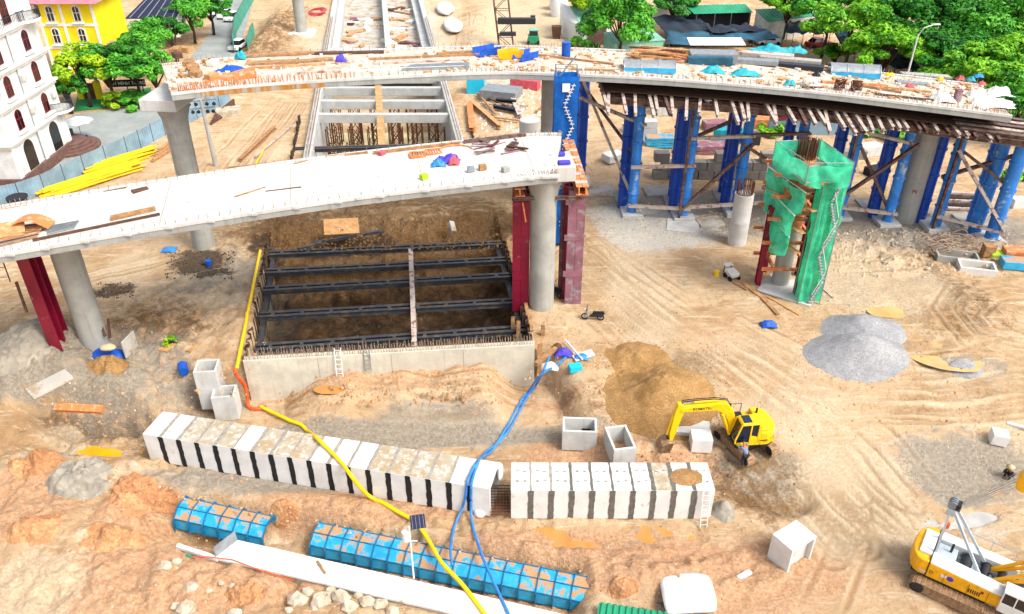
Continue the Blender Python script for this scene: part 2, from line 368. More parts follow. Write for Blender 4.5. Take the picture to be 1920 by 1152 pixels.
# earth
def earth_material():
    g = NG('site_earth'); o, al = g.attr('zone'); q, al2 = g.attr('zone2'); u, al3 = g.attr('zone3')
    n0 = g.noise(.07, 5, .6, dist=.6); n1 = g.noise(.22, 7, .68, dist=.5); n2 = g.noise(.9, 8, .75, dist=.5); n3 = g.noise(4.5, 7, .75); n4 = g.noise(24, 3)
    tr = g.noise(1.0, 7, .7, g.pos((.22, 1.5, 1)), 1.4); tr2 = g.noise(1.3, 7, .7, g.pos((1.3, .35, 1)), 1.6)
    base = g.mix(g.ramp(n1, .34, .66), srgb('#b39068'), srgb('#d4b894'))
    base = g.mix(g.ramp(n0, .42, .62, 0, .5), base, srgb('#d9ba96'))
    base = g.mix(g.ramp(n2, .48, .66, 0, .55), base, srgb('#9c7549'))
    base = g.mix(g.ramp(tr, .52, .64, 0, .7), base, srgb('#decbb0'))
    base = g.mix(g.ramp(tr2, .55, .66, 0, .45), base, srgb('#a67f52'))
    nm = g.math('ADD', g.math('MULTIPLY', g.math('SUBTRACT', n1, .5), .9), g.math('MULTIPLY', g.math('SUBTRACT', n2, .5), 1.5))
    nm = g.math('ADD', nm, g.math('MULTIPLY', g.math('SUBTRACT', n3, .5), .8))
    def lay(cur, mask, c1, c2, top=.85):
        m = g.math('ADD', mask, nm); c = g.mix(g.ramp(n3, .38, .64), srgb(c1), srgb(c2)); return g.mix(g.ramp(m, .22, .66, 0, top), cur, c)
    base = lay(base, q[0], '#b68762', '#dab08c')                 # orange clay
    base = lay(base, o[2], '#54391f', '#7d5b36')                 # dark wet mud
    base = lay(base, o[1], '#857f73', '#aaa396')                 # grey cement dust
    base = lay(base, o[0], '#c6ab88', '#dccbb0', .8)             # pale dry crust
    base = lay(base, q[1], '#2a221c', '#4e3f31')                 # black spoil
    base = lay(base, q[2], '#bdb7ab', '#d8d4cb', .9)             # white slurry
    base = g.mix(g.math('MULTIPLY', u[0], g.ramp(n3, .3, .6, .15, .7)), base, srgb('#86602f'))   # wheel ruts of damp soil
    base = g.mix(g.math('MULTIPLY', u[1], g.ramp(n2, .35, .6, .2, .8)), base, srgb('#dcc9aa'))   # dried crests beside them
    base = g.mix(g.ramp(n4, .5, .72, 0, .3), base, srgb('#6b4c28'))
    sp = g.n('TexVoronoi'); g.t.links.new(g.geo.outputs['Position'], sp.inputs['Vector']); sp.inputs['Scale'].default_value = 2.2
    base = g.mix(g.math('MULTIPLY', g.ramp(sp.outputs['Distance'], .0, .12, .7, 0), g.ramp(n1, .42, .55)), base, srgb('#ddd0ba'))
    g.col(base); g.rough(.95); g.b.inputs['Specular IOR Level'].default_value = .15
    h = g.math('ADD', g.math('MULTIPLY', n2, 1.2), g.math('MULTIPLY', n3, .8)); h = g.math('ADD', h, g.math('MULTIPLY', n4, .3)); h = g.math('ADD', h, g.math('MULTIPLY', tr, .6))
    g.bump(h, .9, .25); return g.mat
K['earth'] = earth_material()
def pile_mat(name, c1, c2, spec=40):
    g = NG(name); n = g.noise(.6, 6); v = g.n('TexVoronoi'); g.t.links.new(g.geo.outputs['Position'], v.inputs['Vector']); v.inputs['Scale'].default_value = spec*.2
    c = g.mix(g.ramp(n, .3, .7), srgb(c1), srgb(c2)); sp = g.n('SeparateColor'); g.t.links.new(v.outputs['Color'], sp.inputs[0])
    c = g.mix(g.ramp(sp.outputs[0], .1, .95, 0, .55), c, mul(srgb(c1), .6)); g.col(c); g.rough(.95); g.b.inputs['Specular IOR Level'].default_value = .2
    g.bump(v.outputs['Distance'], .6, .08); return g.mat
K['gravel'] = pile_mat('crushed_gravel', '#8d8d90', '#a3a2a1', 55)
K['sand'] = pile_mat('brown_sand', '#8f6c40', '#ad885a', 60); K['clay'] = pile_mat('orange_clay_spoil', '#a87650', '#c8986c', 30)
K['greymud'] = pile_mat('grey_spoil', '#8d867a', '#a39a8a', 14)
K['water_orange'] = water('muddy_orange_water', '#b98346'); K['water_yellow'] = water('yellow_water', '#d9a011')
K['water_grey'] = water('milky_grey_water', '#a9a69f'); K['water_pale'] = water('pale_brown_water', '#c0a06a'); K['water_pit'] = water('olive_pit_water', '#8f7d38')
# ================================================================ ground: one sheet to the horizon
def wall_y(x): return 46.6+(x+18.9)*.0977
def pit_l(y): return -19.0-(y-46.6)*.172
def pit_r(y): return 1.5-(y-48.6)*.137
def tro_l(y): return -24.0-(y-90)*.147
def tro_r(y): return -5.6-(y-90)*.155
def seg_dist(x, y, pts):
    d = np.full(np.shape(x), 1e9); side = np.zeros(np.shape(x))
    for (ax, ay), (bx, by) in zip(pts[:-1], pts[1:]):
        vx, vy = bx-ax, by-ay; L = vx*vx+vy*vy
        t = np.clip(((x-ax)*vx+(y-ay)*vy)/L, 0, 1); dx = x-ax-t*vx; dy = y-ay-t*vy
        q = np.hypot(dx, dy); sg = np.sign(vx*dy-vy*dx); m = q < d
        d = np.where(m, q, d); side = np.where(m, sg, side)
    return d, side
def h_base(x, y):
    x = np.asarray(x, float); y = np.asarray(y, float)
    mid = sm(-25.5, -22.3, x)*(1-sm(2.2, 6, x)); wy = wall_y(x)
    side_lo = np.where(x < -8, 39.0, 36.0); side_hi = np.where(x < -8, 51.0, 50.0)
    lo = side_lo*(1-mid)+(wy-.1)*mid; hi = side_hi*(1-mid)+(wy+.2)*mid
    h = -2.9*(1-sm(lo, hi, y))
    heap = sm(-17.5, -13, x)*(1-sm(-2.2, .6, x))*sm(41.5, 45.6, y)*(1-sm(wy-.05, wy+.1, y))
    h = h+2.2*heap*(.9+.6*fbm(x*.5, y*.5, 4, 5))
    return h
def pit_mask(x, y): return (x > pit_l(y)) & (x < pit_r(y)) & (y > wall_y(x)+.25) & (y < 73.5)
def tro_mask(x, y): return (x > tro_l(y)) & (x < tro_r(y)) & (y > 83) & (y < 185)
def G0(px, py):
    z = 0.0
    for _ in range(14):
        p = P(px, py, z); z = float(h_base(p.x, p.y))
    return P(px, py, z)
def blob(cx, cy, rx, ry, ang=0):
    c = G0(cx, cy); e = G0(cx+rx, cy); u = G0(cx, cy-ry)
    return (c.x, c.y, abs(e.x-c.x), abs(u.y-c.y), math.radians(ang))
def bval(x, y, b, soft=.5):
    cx, cy, rx, ry, a = b; ca, sa = math.cos(a), math.sin(a)
    u = ((x-cx)*ca+(y-cy)*sa)/rx; v = (-(x-cx)*sa+(y-cy)*ca)/ry
    return 1-sm(1-soft, 1+soft, np.sqrt(u*u+v*v))
# trench with the blue pipe forms, and its line
TR0 = G0(245, 940); TR1 = G0(1250, 1128)
TRD = (TR1-TR0); TRD.z = 0; TRD.normalize()
TRN = Vector((-TRD.y, TRD.x, 0))
PUDDLES = [  # name, px, py, rx, ry, angle, material, label
    ('w1', 200, 830, 52, 15, 0, 'water_yellow', 'bright yellow puddle in the muddy hollow on the left'),
    ('w2', 1135, 1003, 150, 22, 0, 'water_orange', 'orange muddy puddle along the foot of the right culvert row'),
    ('w3', 1530+230, 662, 62, 26, -30, 'water_pale', 'pale brown puddle right of the gravel heap'),
    ('w4', 1680, 588, 45, 10, 0, 'water_pale', 'small pale puddle behind the gravel heap'),
    ('w5', 1700+100, 975, 70, 14, 10, 'water_grey', 'grey puddle beneath the crane cables'),
    ('w6', 620, 728, 26, 8, 0, 'water_orange', 'small orange puddle in front of the concrete wall'),
]
PUD = [(blob(a[1], a[2], a[3], a[4], a[5]), a) for a in PUDDLES]
RUTS = [[(1120, 470), (1180, 560), (1300, 660), (1420, 740), (1560, 860), (1680, 980)],
        [(1090, 520), (1200, 620), (1320, 700), (1430, 780), (1540, 900), (1600, 1010)],
        [(1920, 720), (1780, 745), (1640, 735), (1500, 700), (1360, 640)],
        [(1920, 745), (1760, 770), (1600, 770), (1460, 750)],
        [(1920, 700), (1800, 720), (1700, 700), (1600, 720)],
        [(1900, 520), (1800, 545), (1770, 590), (1820, 640), (1920, 660)],
        [(1920, 545), (1850, 560), (1815, 595), (1850, 630), (1920, 640)],
        [(1450, 560), (1560, 500), (1700, 500), (1780, 530)],
        [(1560, 900), (1650, 960), (1760, 1000), (1920, 1060)],
        [(440, 330), (520, 250), (560, 200)], [(390, 330), (470, 240), (520, 190)], [(430, 360), (700, 385), (940, 372)], [(400, 378), (700, 398), (930, 388)],
        [(0, 540), (120, 505), (280, 470), (400, 440)], [(0, 580), (80, 530), (300, 455)],
        [(1540, 1150), (1600, 1000), (1500, 860), (1350, 720)], [(900, 40), (890, 90), (940, 130)], [(870, 30), (865, 90)]]
rr_ = random.Random(77)
for k in range(16):
    o1, o2 = rr_.uniform(-140, 150), rr_.uniform(-45, 45)
    RUTS.append([(1090+o1*.3, 470+o2), (1200+o1*.6, 560+o2), (1330+o1*.8, 650+o2), (1450+o1, 740+o2), (1570+o1, 850+o2*1.3), (1690+o1, 980+o2*1.5)])
for k in range(9):
    o1 = rr_.uniform(-60, 60); RUTS.append([(1920, 700+o1), (1800, 722+o1*.8), (1650, 725+o1*.6), (1500, 690+o1*.6), (1380, 630+o1*.5)])
for k in range(5):
    o1 = rr_.uniform(-25, 25); RUTS.append([(560, 742+o1), (700, 735+o1), (850, 738+o1), (980, 770+o1)])
for k in range(4):
    o1 = rr_.uniform(-25, 25); RUTS.append([(0, 540+o1), (120, 505+o1), (280, 470+o1), (400, 435+o1)])
for k in range(5):
    o1 = rr_.uniform(-14, 14); RUTS.append([(440+o1, 340), (500+o1, 260), (545+o1, 195)]); RUTS.append([(420, 368+o1), (700, 390+o1), (960, 374+o1)])
RUTW = [[(G0(*p).x, G0(*p).y) for p in r] for r in RUTS]
BUMPS = [  # px,py,rx,ry,height,ang
    (50, 690, 95, 62, 1.9, 0), (130, 640, 60, 40, .9, 0), (200, 722, 70, 30, 1.0, 0), (330, 590, 110, 40, .35, 0),
    (110, 890, 120, 40, .8, 0), (90, 1010, 130, 60, .8, 0), (250, 900, 60, 25, .5, 0), (330, 1080, 160, 40, .35, 0), (270, 960, 50, 30, .9, 0),
    (620, 945, 120, 14, .45, -8), (1000, 1045, 180, 22, .55, -8), (1250, 1090, 120, 25, .5, 0), (1100, 1000, 20, 10, .2, 0),
    (1000, 780, 90, 30, .3, 0), (1430, 905, 100, 60, .35, 0), (1235, 850, 90, 16, .55, 0), (1050, 840, 70, 20, .4, 0), (1380, 960, 60, 25, .3, 0),
    (1770, 570, 110, 60, .5, 0), (1880, 480, 60, 25, .5, 0), (900, 705, 60, 18, .5, 0), (470, 600, 30, 110, .35, 0), (380, 540, 60, 30, .35, 0),
    (980, 200, 60, 25, .6, 0), (1160, 300, 60, 25, .8, 0), (500, 60, 50, 50, 1.2, 0), (900, 60, 30, 60, .8, 0)]
DIPS = [(200, 815, 150, 50, .9), (150, 775, 110, 26, .8), (235, 765, 40, 22, .9), (340, 985, 90, 24, 1.0), (1450, 935, 70, 30, .5), (1150, 1000, 170, 26, .35), (1180, 720, 60, 20, .3)]
BB = [(blob(a, b, c, d, f), e) for a, b, c, d, e, f in BUMPS]
DD = [(blob(a, b, c, d), e) for a, b, c, d, e in DIPS]
ROUGH = [blob(*b) for b in ((150, 900, 220, 130), (350, 1090, 350, 60), (800, 980, 350, 40), (1150, 1060, 330, 60), (220, 700, 170, 90), (730, 430, 260, 50), (1280, 870, 120, 40), (520, 60, 60, 60), (1740, 470, 160, 40), (400, 560, 120, 90))]
def h_pre(x, y):
    x = np.array([x]); y = np.array([y]); h = h_base(x, y)
    for b, e in BB: h = h+e*bval(x, y, b, .85)
    for b, e in DD: h = h-e*bval(x, y, b, .6)
    return float(h[0])
def rut_field(x, y):
    rut = np.zeros(np.shape(x)); crest = np.zeros(np.shape(x)); wob = .3*fbm(np.asarray(x)*.5, np.asarray(y)*.5, 2, 3); fade = np.clip(.45+2.8*fbm(np.asarray(x)*.25, np.asarray(y)*.25, 2, 44), 0, 1)
    for w in RUTW:
        ax = np.array(w); m = (x > ax[:, 0].min()-3) & (x < ax[:, 0].max()+3) & (y > ax[:, 1].min()-3) & (y < ax[:, 1].max()+3)
        if not m.any(): continue
        d, s = seg_dist(x[m], y[m], w); d = np.abs(d*s+wob[m])
        rut[m] = np.maximum(rut[m], np.exp(-((d-1.0)/.14)**2)*fade[m]); crest[m] = np.maximum(crest[m], np.maximum(np.exp(-((d-.72)/.12)**2), np.exp(-((d-1.28)/.12)**2))*fade[m])
    return rut, crest*(1-rut)
def h_full(x, y):
    h = h_base(x, y)
    for b, e in BB: h = h+e*bval(x, y, b, .85)
    for b, e in DD: h = h-e*bval(x+1.6*fbm(x*.5, y*.5, 3, 14), y+1.2*fbm(x*.5+9, y*.5, 3, 15), b, .3)
    r = np.zeros(np.shape(x))
    for b in ROUGH: r = np.maximum(r, bval(x, y, b, .5))
    n1 = fbm(x*.22, y*.22, 4, 11); n2 = fbm(x*.9, y*.9, 4, 31); n3 = fbm(x*2.6, y*2.6, 3, 51)
    h = h+.35*n1+(.16+.8*r)*n2+(.07+.42*r)*n3
    h = h+r*1.1*(.12-np.abs(fbm(x*.55, y*.55, 5, 71)))+.25*r*(.1-np.abs(fbm(x*1.9, y*1.9, 3, 73)))
    rut, crest = rut_field(x, y)
    h = h-.07*rut+.045*crest
    # trench of the blue pipe
    t = (x-TR0.x)*TRD.x+(y-TR0.y)*TRD.y; s = (x-TR0.x)*TRN.x+(y-TR0.y)*TRN.y+.25*fbm(x*.5, y*.5, 3, 9)
    tm = sm(-1.0, 1.5, t)*(1-sm(27.5, 29.5, t))
    h = h-1.5*tm*sm(-2.6, -1.5, s)*(1-sm(.7, 1.9, s))
    # flat wet hollows
    for (b, a) in PUD:
        lev = h_pre(b[0], b[1])-.12+{'w1': .1, 'w2': .16}.get(a[0], 0); m = bval(x, y, b, .45); h = h*(1-m)+(lev-.08+1.3*fbm(x*.4, y*.55, 4, 91))*m
    # flats under the culvert rows, road and buildings
    m = pit_mask(x, y)
    dep = -5.4*(1-sm(60.5, 73, y))
    dep = dep+.9*fbm(x*.45, y*.45, 4, 21)+.35*fbm(x*1.5, y*1.5, 3, 25)+.8*sm(52, 58, y)*(1-sm(60, 66, y))*sm(-12, -4, x)
    bank = sm(59, 63, y)*(1-sm(71, 74, y)); dep = dep+bank*(1.7*fbm(x*.5, y*.5, 4, 63)+.8*fbm(x*2.0, y*2.0, 3, 65))
    h = np.where(m, np.minimum(dep, h), h)
    h = np.where(tro_mask(x, y), -6.6, h)
    cr = sm(-24, -20, x)*(1-sm(-1, 2, x))*sm(70, 73.5, y)*(1-sm(75, 79, y)); h = h+cr*(.7+.9*fbm(x*.6, y*.6, 4, 88))
    far = sm(150, 200, y); h = h*(1-far)
    flat = sm(-36, -40, x-(y-90)*(-.10))*sm(70, 78, y); h = h*(1-flat)-.12*flat
    fl2 = sm(118, 126, y)*sm(4, 8, x); h = h*(1-fl2)
    return h
GRID = {}
def HZ(x, y):
    X, Y, Z = GRID['x'], GRID['y'], GRID['z']
    i = min(max(int(np.searchsorted(X, x))-1, 0), len(X)-2); j = min(max(int(np.searchsorted(Y, y))-1, 0), len(Y)-2)
    u = (x-X[i])/(X[i+1]-X[i]); v = (y-Y[j])/(Y[j+1]-Y[j])
    return float((Z[j, i]*(1-u)+Z[j, i+1]*u)*(1-v)+(Z[j+1, i]*(1-u)+Z[j+1, i+1]*u)*v)
def G(px, py, lift=0.0):
    z = 0.0
    for _ in range(16):
        p = P(px, py, z+lift); z = HZ(p.x, p.y)
    q = P(px, py, z+lift); return Vector((q.x, q.y, z))
def make_ground():
    xs = np.concatenate([-46-np.geomspace(.3, 2600, 40)[::-1], np.arange(-46, 46.01, .165), 46+np.geomspace(.3, 2600, 40)])
    y = 23.0; ys = []
    while y < 190: ys.append(y); y += .125+max(0, y-42)*.0042
    ys = np.concatenate([23-np.geomspace(.3, 600, 22)[::-1], np.array(ys), 190+np.geomspace(1, 3000, 30)])
    X, Y = np.meshgrid(xs, ys); Z = h_full(X, Y); ny, nx = X.shape; GRID.update(x=xs, y=ys, z=Z)
    co = np.stack([X, Y, Z], -1).reshape(-1, 3).astype(np.float32)
    idx = np.arange(nx*ny).reshape(ny, nx)
    q = np.stack([idx[:-1, :-1], idx[:-1, 1:], idx[1:, 1:], idx[1:, :-1]], -1).reshape(-1, 4)
    me = bpy.data.meshes.new('ground'); me.vertices.add(len(co)); me.vertices.foreach_set('co', co.ravel())
    me.loops.add(q.size); me.loops.foreach_set('vertex_index', q.ravel().astype(np.int32))
    me.polygons.add(len(q)); me.polygons.foreach_set('loop_start', np.arange(0, q.size, 4, dtype=np.int32))
    me.update(calc_edges=True); me.polygons.foreach_set('use_smooth', np.ones(len(q), bool))
    def zone(lst):
        r = np.zeros(X.shape)
        for z in lst: r = np.maximum(r, bval(X, Y, blob(*z[:4], z[4] if len(z) > 4 else 0), .6)*(z[5] if len(z) > 5 else 1))
        return r
    pale = zone([(1200, 555, 55, 100, 0, .9), (1640, 535, 110, 55), (1620, 930, 110, 110, 0, .85), (1480, 780, 120, 60, 0, .7), (60, 1110, 90, 60), (110, 800, 40, 20), (1400, 690, 150, 60, 0, .45), (1800, 700, 80, 30, 0, .6),
                 (420, 570, 60, 14), (190, 1010, 40, 30, 0, .7), (1560, 470, 140, 30, 0, .7), (120, 830, 30, 12), (720, 50, 130, 60), (960, 60, 90, 60, 0, .8), (1010, 60, 40, 60), (1560, 1000, 60, 60, 0, .6), (480, 300, 60, 30, 0, .5), (240, 505, 60, 30, 0, .7)])
    grey = zone([(55, 690, 110, 60), (720, 815, 420, 40, 0, .95), (560, 900, 320, 26, 0, .8), (1800, 880, 150, 70, 0, .75), (1795, 910, 80, 45), (1810, 690, 75, 20), (1700, 430, 260, 40, 0, .9), (240, 700, 110, 80, 0, .6),
                 (1320, 400, 240, 40, 0, .8), (1570, 540, 60, 30, 0, .7), (380, 770, 120, 30, 0, .5), (1440, 880, 140, 60, 0, .45), (420, 520, 150, 60, 0, .5), (200, 730, 110, 30, 0, .8), (820, 790, 130, 40, 0, .7), (100, 860, 60, 40, 0, .7), (1200, 1010, 40, 30, 0, .4)])
    dark = zone([(720, 430, 270, 55, 0, 1.0), (1430, 910, 100, 70, 0, .8), (180, 785, 110, 30, 0, .65), (1770, 570, 120, 60, 0, .5), (1290, 690, 80, 40, 0, .6), (300, 610, 120, 50, 0, .5), (200, 690, 60, 30, 0, .6), (1100, 760, 80, 60, 0, .3), (520, 70, 60, 60, 0, .5), (900, 780, 40, 40, 0, .3)])
    clay = zone([(720, 705, 250, 40, 0, .9), (1090, 1050, 320, 60), (330, 1090, 330, 70, 0, .8), (720, 950, 280, 26), (240, 980, 80, 60, 0, .8), (1010, 770, 110, 70, 0, .6), (1400, 1080, 220, 70, 0, .9), (1090, 850, 130, 30, 0, .9), (60, 950, 130, 80, 0, .7), (1380, 640, 200, 60, 0, .35), (1280, 880, 110, 30, 0, .7)])
    slurry = zone([(1230, 435, 110, 32, 0, .95), (1200, 405, 120, 20, 0, .7), (1840, 420, 50, 20, 0, .4), (960, 130, 120, 40, 0, .5), (1720, 450, 60, 20, 0, .4), (720, 60, 110, 50, 0, .6), (1850, 990, 50, 30, 0, .4)])
    black = zone([(370, 490, 55, 22, 0, .85), (210, 545, 40, 14, 0, .7), (740, 560, 260, 90, 0, 0), (400, 515, 40, 10, 0, .7), (490, 455, 25, 20, 0, .8), (690, 430, 60, 10, 0, .7)])
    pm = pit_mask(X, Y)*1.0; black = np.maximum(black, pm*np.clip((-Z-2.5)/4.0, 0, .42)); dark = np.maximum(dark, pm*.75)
    onem = np.ones_like(pale)
    rutm, crestm = rut_field(X, Y)
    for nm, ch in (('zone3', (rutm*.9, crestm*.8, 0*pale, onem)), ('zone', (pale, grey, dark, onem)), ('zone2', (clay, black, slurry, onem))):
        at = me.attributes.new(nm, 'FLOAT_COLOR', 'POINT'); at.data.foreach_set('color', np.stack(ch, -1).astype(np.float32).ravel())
    me.materials.append(K['earth']); o = bpy.data.objects.new('ground', me); COL.objects.link(o)
    return tag(o, 'churned tan and orange earth of the building site', 'ground', kind='structure')
make_ground()
for (b, a) in PUD:
    cx, cy, rx, ry, an = b; z = h_pre(cx, cy)-.12+{'w1': .1, 'w2': .16}.get(a[0], 0); m = MB(); ca, sa = math.cos(an), math.sin(an); ring = [(cx, cy, z)]
    for i in range(40):
        t = 2*math.pi*i/40; r = 1.2+.2*float(fbm(np.array([math.cos(t)*2+cx]), np.array([math.sin(t)*2+cy]), 3, 4)[0])
        u, v = rx*r*math.cos(t), ry*r*math.sin(t); ring.append((cx+u*ca-v*sa, cy+u*sa+v*ca, z))
    m.add(ring, [(0, i+1, (i+1) % 40+1) for i in range(40)]); m.build('puddle', K[a[6]], label=a[7], cat='puddle', kind='structure')
for (x0, x1, y0, y1, l) in ((-18.2, -12.5, 47.6, 51.5, 'olive pool in the near left corner of the pit'), (-5.5, -.8, 50.5, 55, 'olive pool in the near right corner of the pit')):
    m = MB(); m.add([(x0, y0+.6, -5.3), (x1, y0+.9, -5.3), (x1, y1, -5.3), (x0, y1, -5.3)], [(0, 1, 2, 3)]); m.build('pit_water', K['water_pit'], kind='structure', label=l, cat='water')
# ================================================================ the two viaducts
def lerp_list(lst, x):
    for (a, b) in zip(lst[:-1], lst[1:]):
        if x <= b[0] or b is lst[-1]:
            t = (x-a[0])/(b[0]-a[0]); return [a[i]+(b[i]-a[i])*t for i in range(1, len(a))]
def smooth_path(pts, n=10):
    out = []; m = len(pts)
    for i in range(m-1):
        p0 = pts[max(i-1, 0)]; p1 = pts[i]; p2 = pts[i+1]; p3 = pts[min(i+2, m-1)]
        for k in range(n):
            t = k/n; out.append(.5*((2*p1)+(p2-p0)*t+(2*p0-5*p1+4*p2-p3)*t*t+(3*p1-p0-3*p2+p3)*t**3))
    return out+[pts[-1]]
def make_path(stations, width, bstat=None):
    F = smooth_path([P(a, b, z) for a, b, z in stations]); n = len(F); B = []
    for i, p in enumerate(F):
        d = (F[min(i+1, n-1)]-F[max(i-1, 0)]); d.z = 0; d.normalize(); nn = Vector((-d.y, d.x, 0))
        if nn.y < 0: nn = -nn
        B.append(p+nn*width)
    return F, B
def at(F, B, s, w, dz=0):
    """point on a deck: s 0..1 along, w 0 front .. 1 back"""
    x = s*(len(F)-1); i = min(int(x), len(F)-2); t = x-i
    p = (F[i].lerp(F[i+1], t)).lerp(B[i].lerp(B[i+1], t), w); return Vector((p.x, p.y, p.z+dz))
# near deck: front edge stations (left to right), top height
NF, NBk = make_path([(-330, 528, 10.1), (-150, 505, 10.45), (0, 480, 10.8), (317, 426, 11.5), (660, 374, 12.2), (983, 336, 12.75), (1046, 331, 12.85)], 8.1)
FF, FB = make_path([(321, 177, 15.75), (517, 158, 15.6), (880, 139, 15.2), (1040, 140, 14.9), (1250, 150, 14.4), (1500, 171, 13.8), (1697, 194, 13.2), (1898, 219, 12.6)], 8.6)
def deck(name, F, B, label, topmat, sidemat, edge=.5, depth=1.25, inset=1.6):
    th = thing(name, label, 'viaduct', (F[0]+B[0])/2)
    n = len(F)
    def sec(i):
        f, b = F[i], B[i]; u = (b-f); u.z = 0; L = u.length; u.normalize(); z = Vector((0, 0, 1))
        return [f, b, b-z*edge, b-u*inset-z*(edge+.25), b-u*(inset+.9)-z*depth, f+u*(inset+.9)-z*depth, f+u*inset-z*(edge+.25), f-z*edge]
    S = [sec(i) for i in range(n)]
    m = MB(); m.grid([[s[0], s[1]] for s in S][::-1]); m.build('deck_top', topmat, th)
    m = MB()
    for i in range(n-1):
        a, b = S[i], S[i+1]
        m.add(a+b, [(k, k+8, (k+1) % 8+8, (k+1) % 8) for k in range(1, 8)])
    m.add(S[0], [tuple(range(8))]); m.add(S[-1], [tuple(range(7, -1, -1))]); m.build('box_girder', sidemat, th)
    return th
nd = deck('near_viaduct', NF, NBk, 'near elevated road deck with bare white concrete top', K['conc_deck'], K['conc_side'])
fd = deck('far_viaduct', FF, FB, 'far curved elevated road deck under construction, cluttered with materials', K['conc_farwhite'], K['conc_side'])
def kerbs(F, B, th, mat, h=.22, w=.28):
    n = len(F)
    for E_, O in ((F, B), (B, F)):
        rows = []
        for i in range(n):
            u = (O[i]-E_[i]); u.z = 0; u.normalize(); z = Vector((0, 0, 1)); e = E_[i]-u*.04
            rows.append([e-z*.1, e+z*h, e+u*w+z*h, e+u*w-z*.05])
        m = MB(); m.grid(rows); m.build('kerb', mat, th)
kerbs(NF, NBk, nd, K['conc_white'], .12, .35); kerbs(FF, FB, fd, K['conc_white'], .1, .3)
def rebar_rows(F, B, th, ws, step, h, s0=0, s1=1, mat='rebar_pale', r=.02):
    L = sum((F[i+1]-F[i]).length for i in range(len(F)-1)); m = MB()
    for w in ws:
        k = 0; s = s0
        while s < s1:
            p = at(F, B, s, w+random.uniform(-.004, .004)); q = p+Vector((random.uniform(-.12, .12), random.uniform(-.1, .1), h*random.uniform(.7, 1.1)))
            m.beam(p, q, r*2, r*2); s += step/L
    m.build('rebar_stubs', K[mat], th, kind='stuff')
rebar_rows(NF, NBk, nd, (.02, .06, .95, .985), .45, .4, mat='rebar_pale', r=.014)
rebar_rows(FF, FB, fd, (.015, .05, .96), .4, .55, mat='rebar_pale', r=.016)
rebar_rows(FF, FB, fd, (.01, .03), .22, .7, .02, .2, mat='orange_steel', r=.02)
for s in (.12, .24, .36, .49, .61, .73, .86):
    a_, b_ = at(NF, NBk, s, .045, .006), at(NF, NBk, s, .955, .006); MB().beam(a_, b_, .05, .008).build('pour_joint', K['mortar_pale'], nd)
rows = []
for i in range(15):
    s = .055+.125*i/14; p = at(FF, FB, s, 0); q = at(FF, FB, s, -.0025); d_ = (q-p); rows.append([p+d_+Vector((0, 0, .09)), p+d_+Vector((0, 0, -.49))])
m = MB(); m.grid(rows); m.build('stained_fascia', K['rust_stain'], fd, label='ochre stained stretch of the fascia', solid=.01)
# lumps and spall along the near deck lip
m = MB()
for i in range(150):
    p = at(NF, NBk, random.random(), random.choice((random.uniform(0, .05), random.uniform(.0, .5))), .02); s = random.uniform(.04, .16)
    m.box(p, (s*2, s, s*.6), rz(random.random()*6))
m.build('concrete_crumbs', K['conc_white'], nd, kind='stuff')
# deck side seam brackets
for i in range(26):
    s = i/26; p = at(NF, NBk, s, 0, -.02); MB().box((p.x, p.y-.06, p.z), (.5, .14, .16)).build('edge_bracket', K['conc_white'], nd)
def pier(base, top, r, label, r_top=None, cap=None, mat='conc', flare=1.35, name='pier'):
    th = thing(name, label, 'pier', base)
    H = top-base.z; ft = r_top or r
    m = MB(); pr = [(r, -.6), (r, H*.30), (r, H-2.4), (r*1.03, H-1.9), (r*1.12, H-1.2), (r*flare*.97, H-.4), (r*flare, H)] if cap else [(r, -.6), (r, H*.5), (r, H)]
    m.lathe(base, pr, 28); m.build('shaft', K[mat], th, smooth='auto')
    if cap:
        w, d, h, a = cap; m = MB(); m.T = Matrix.Translation((base.x, base.y, top)) @ rz(a); m.box((0, 0, h/2), (w, d, h)); m.build('cap', K['conc_white'], th, bevel=.06)
    return th
nb = lambda px, py, z=0: P(px, py, z)
pr1 = pier(Vector((2.35, 54.9, 0)), 11.3, .98, 'grey pier under the right end of the near deck, between the red columns', cap=(4.1, 3.0, 1.15, .1), flare=1.4)
pr2 = pier(P(183, 655, -.2), 9.5, .95, 'streaked grey pier carrying the left part of the near deck')
pr3 = pier(P(366, 462, 0)+Vector((.85, 0, 0)), 13.3, .95, 'flared grey pier under the left end of the far deck', cap=(3.0, 4.6, .95, -.1), flare=1.45)
pr4 = pier(Vector((3.7, 72.0, 0)), 13.7, 1.05, 'tall grey pier beside the blue netted scaffold')
pr5 = pier(P(1694, 410, 0), 12.2, 1.12, 'grey pier with red lettering under the right end of the far deck')
# ================================================================ strutted pit and the far concrete trough
A = Vector((-19.1, 46.6, 0)); Bp = Vector((1.62, wall_y(1.62), 0))
wd_ = (Bp-A).normalized(); wn = Vector((-wd_.y, wd_.x, 0))
th = thing('concrete_wall', 'long pale concrete wall with rebar stubs closing the front of the pit', 'wall', (A+Bp)/2+Vector((0, 0, -3)))
m = MB(); nseg = 4
m.prof(A+Vector((0, 0, -1.2)), Bp+Vector((0, 0, -1.2)), [(-.3, -2.6), (.3, -2.6), (.3, 2.0), (-.3, 2.0)]); m.build('wall', K['conc_wall'], th, bevel=.03)
m = MB()
L = (Bp-A).length; k = .1
while k < L-.1:
    for off in (-.2, .2):
        p = A+wd_*(k+random.uniform(-.05, .05))+wn*off; q = p+Vector((random.uniform(-.05, .05), random.uniform(-.05, .05), random.uniform(.45, .75)+.8)); p.z = .7
        m.beam(p, q, .035, .035)
    k += .2
m.build('rebar_stubs', K['rebar_pale'], th, kind='stuff')
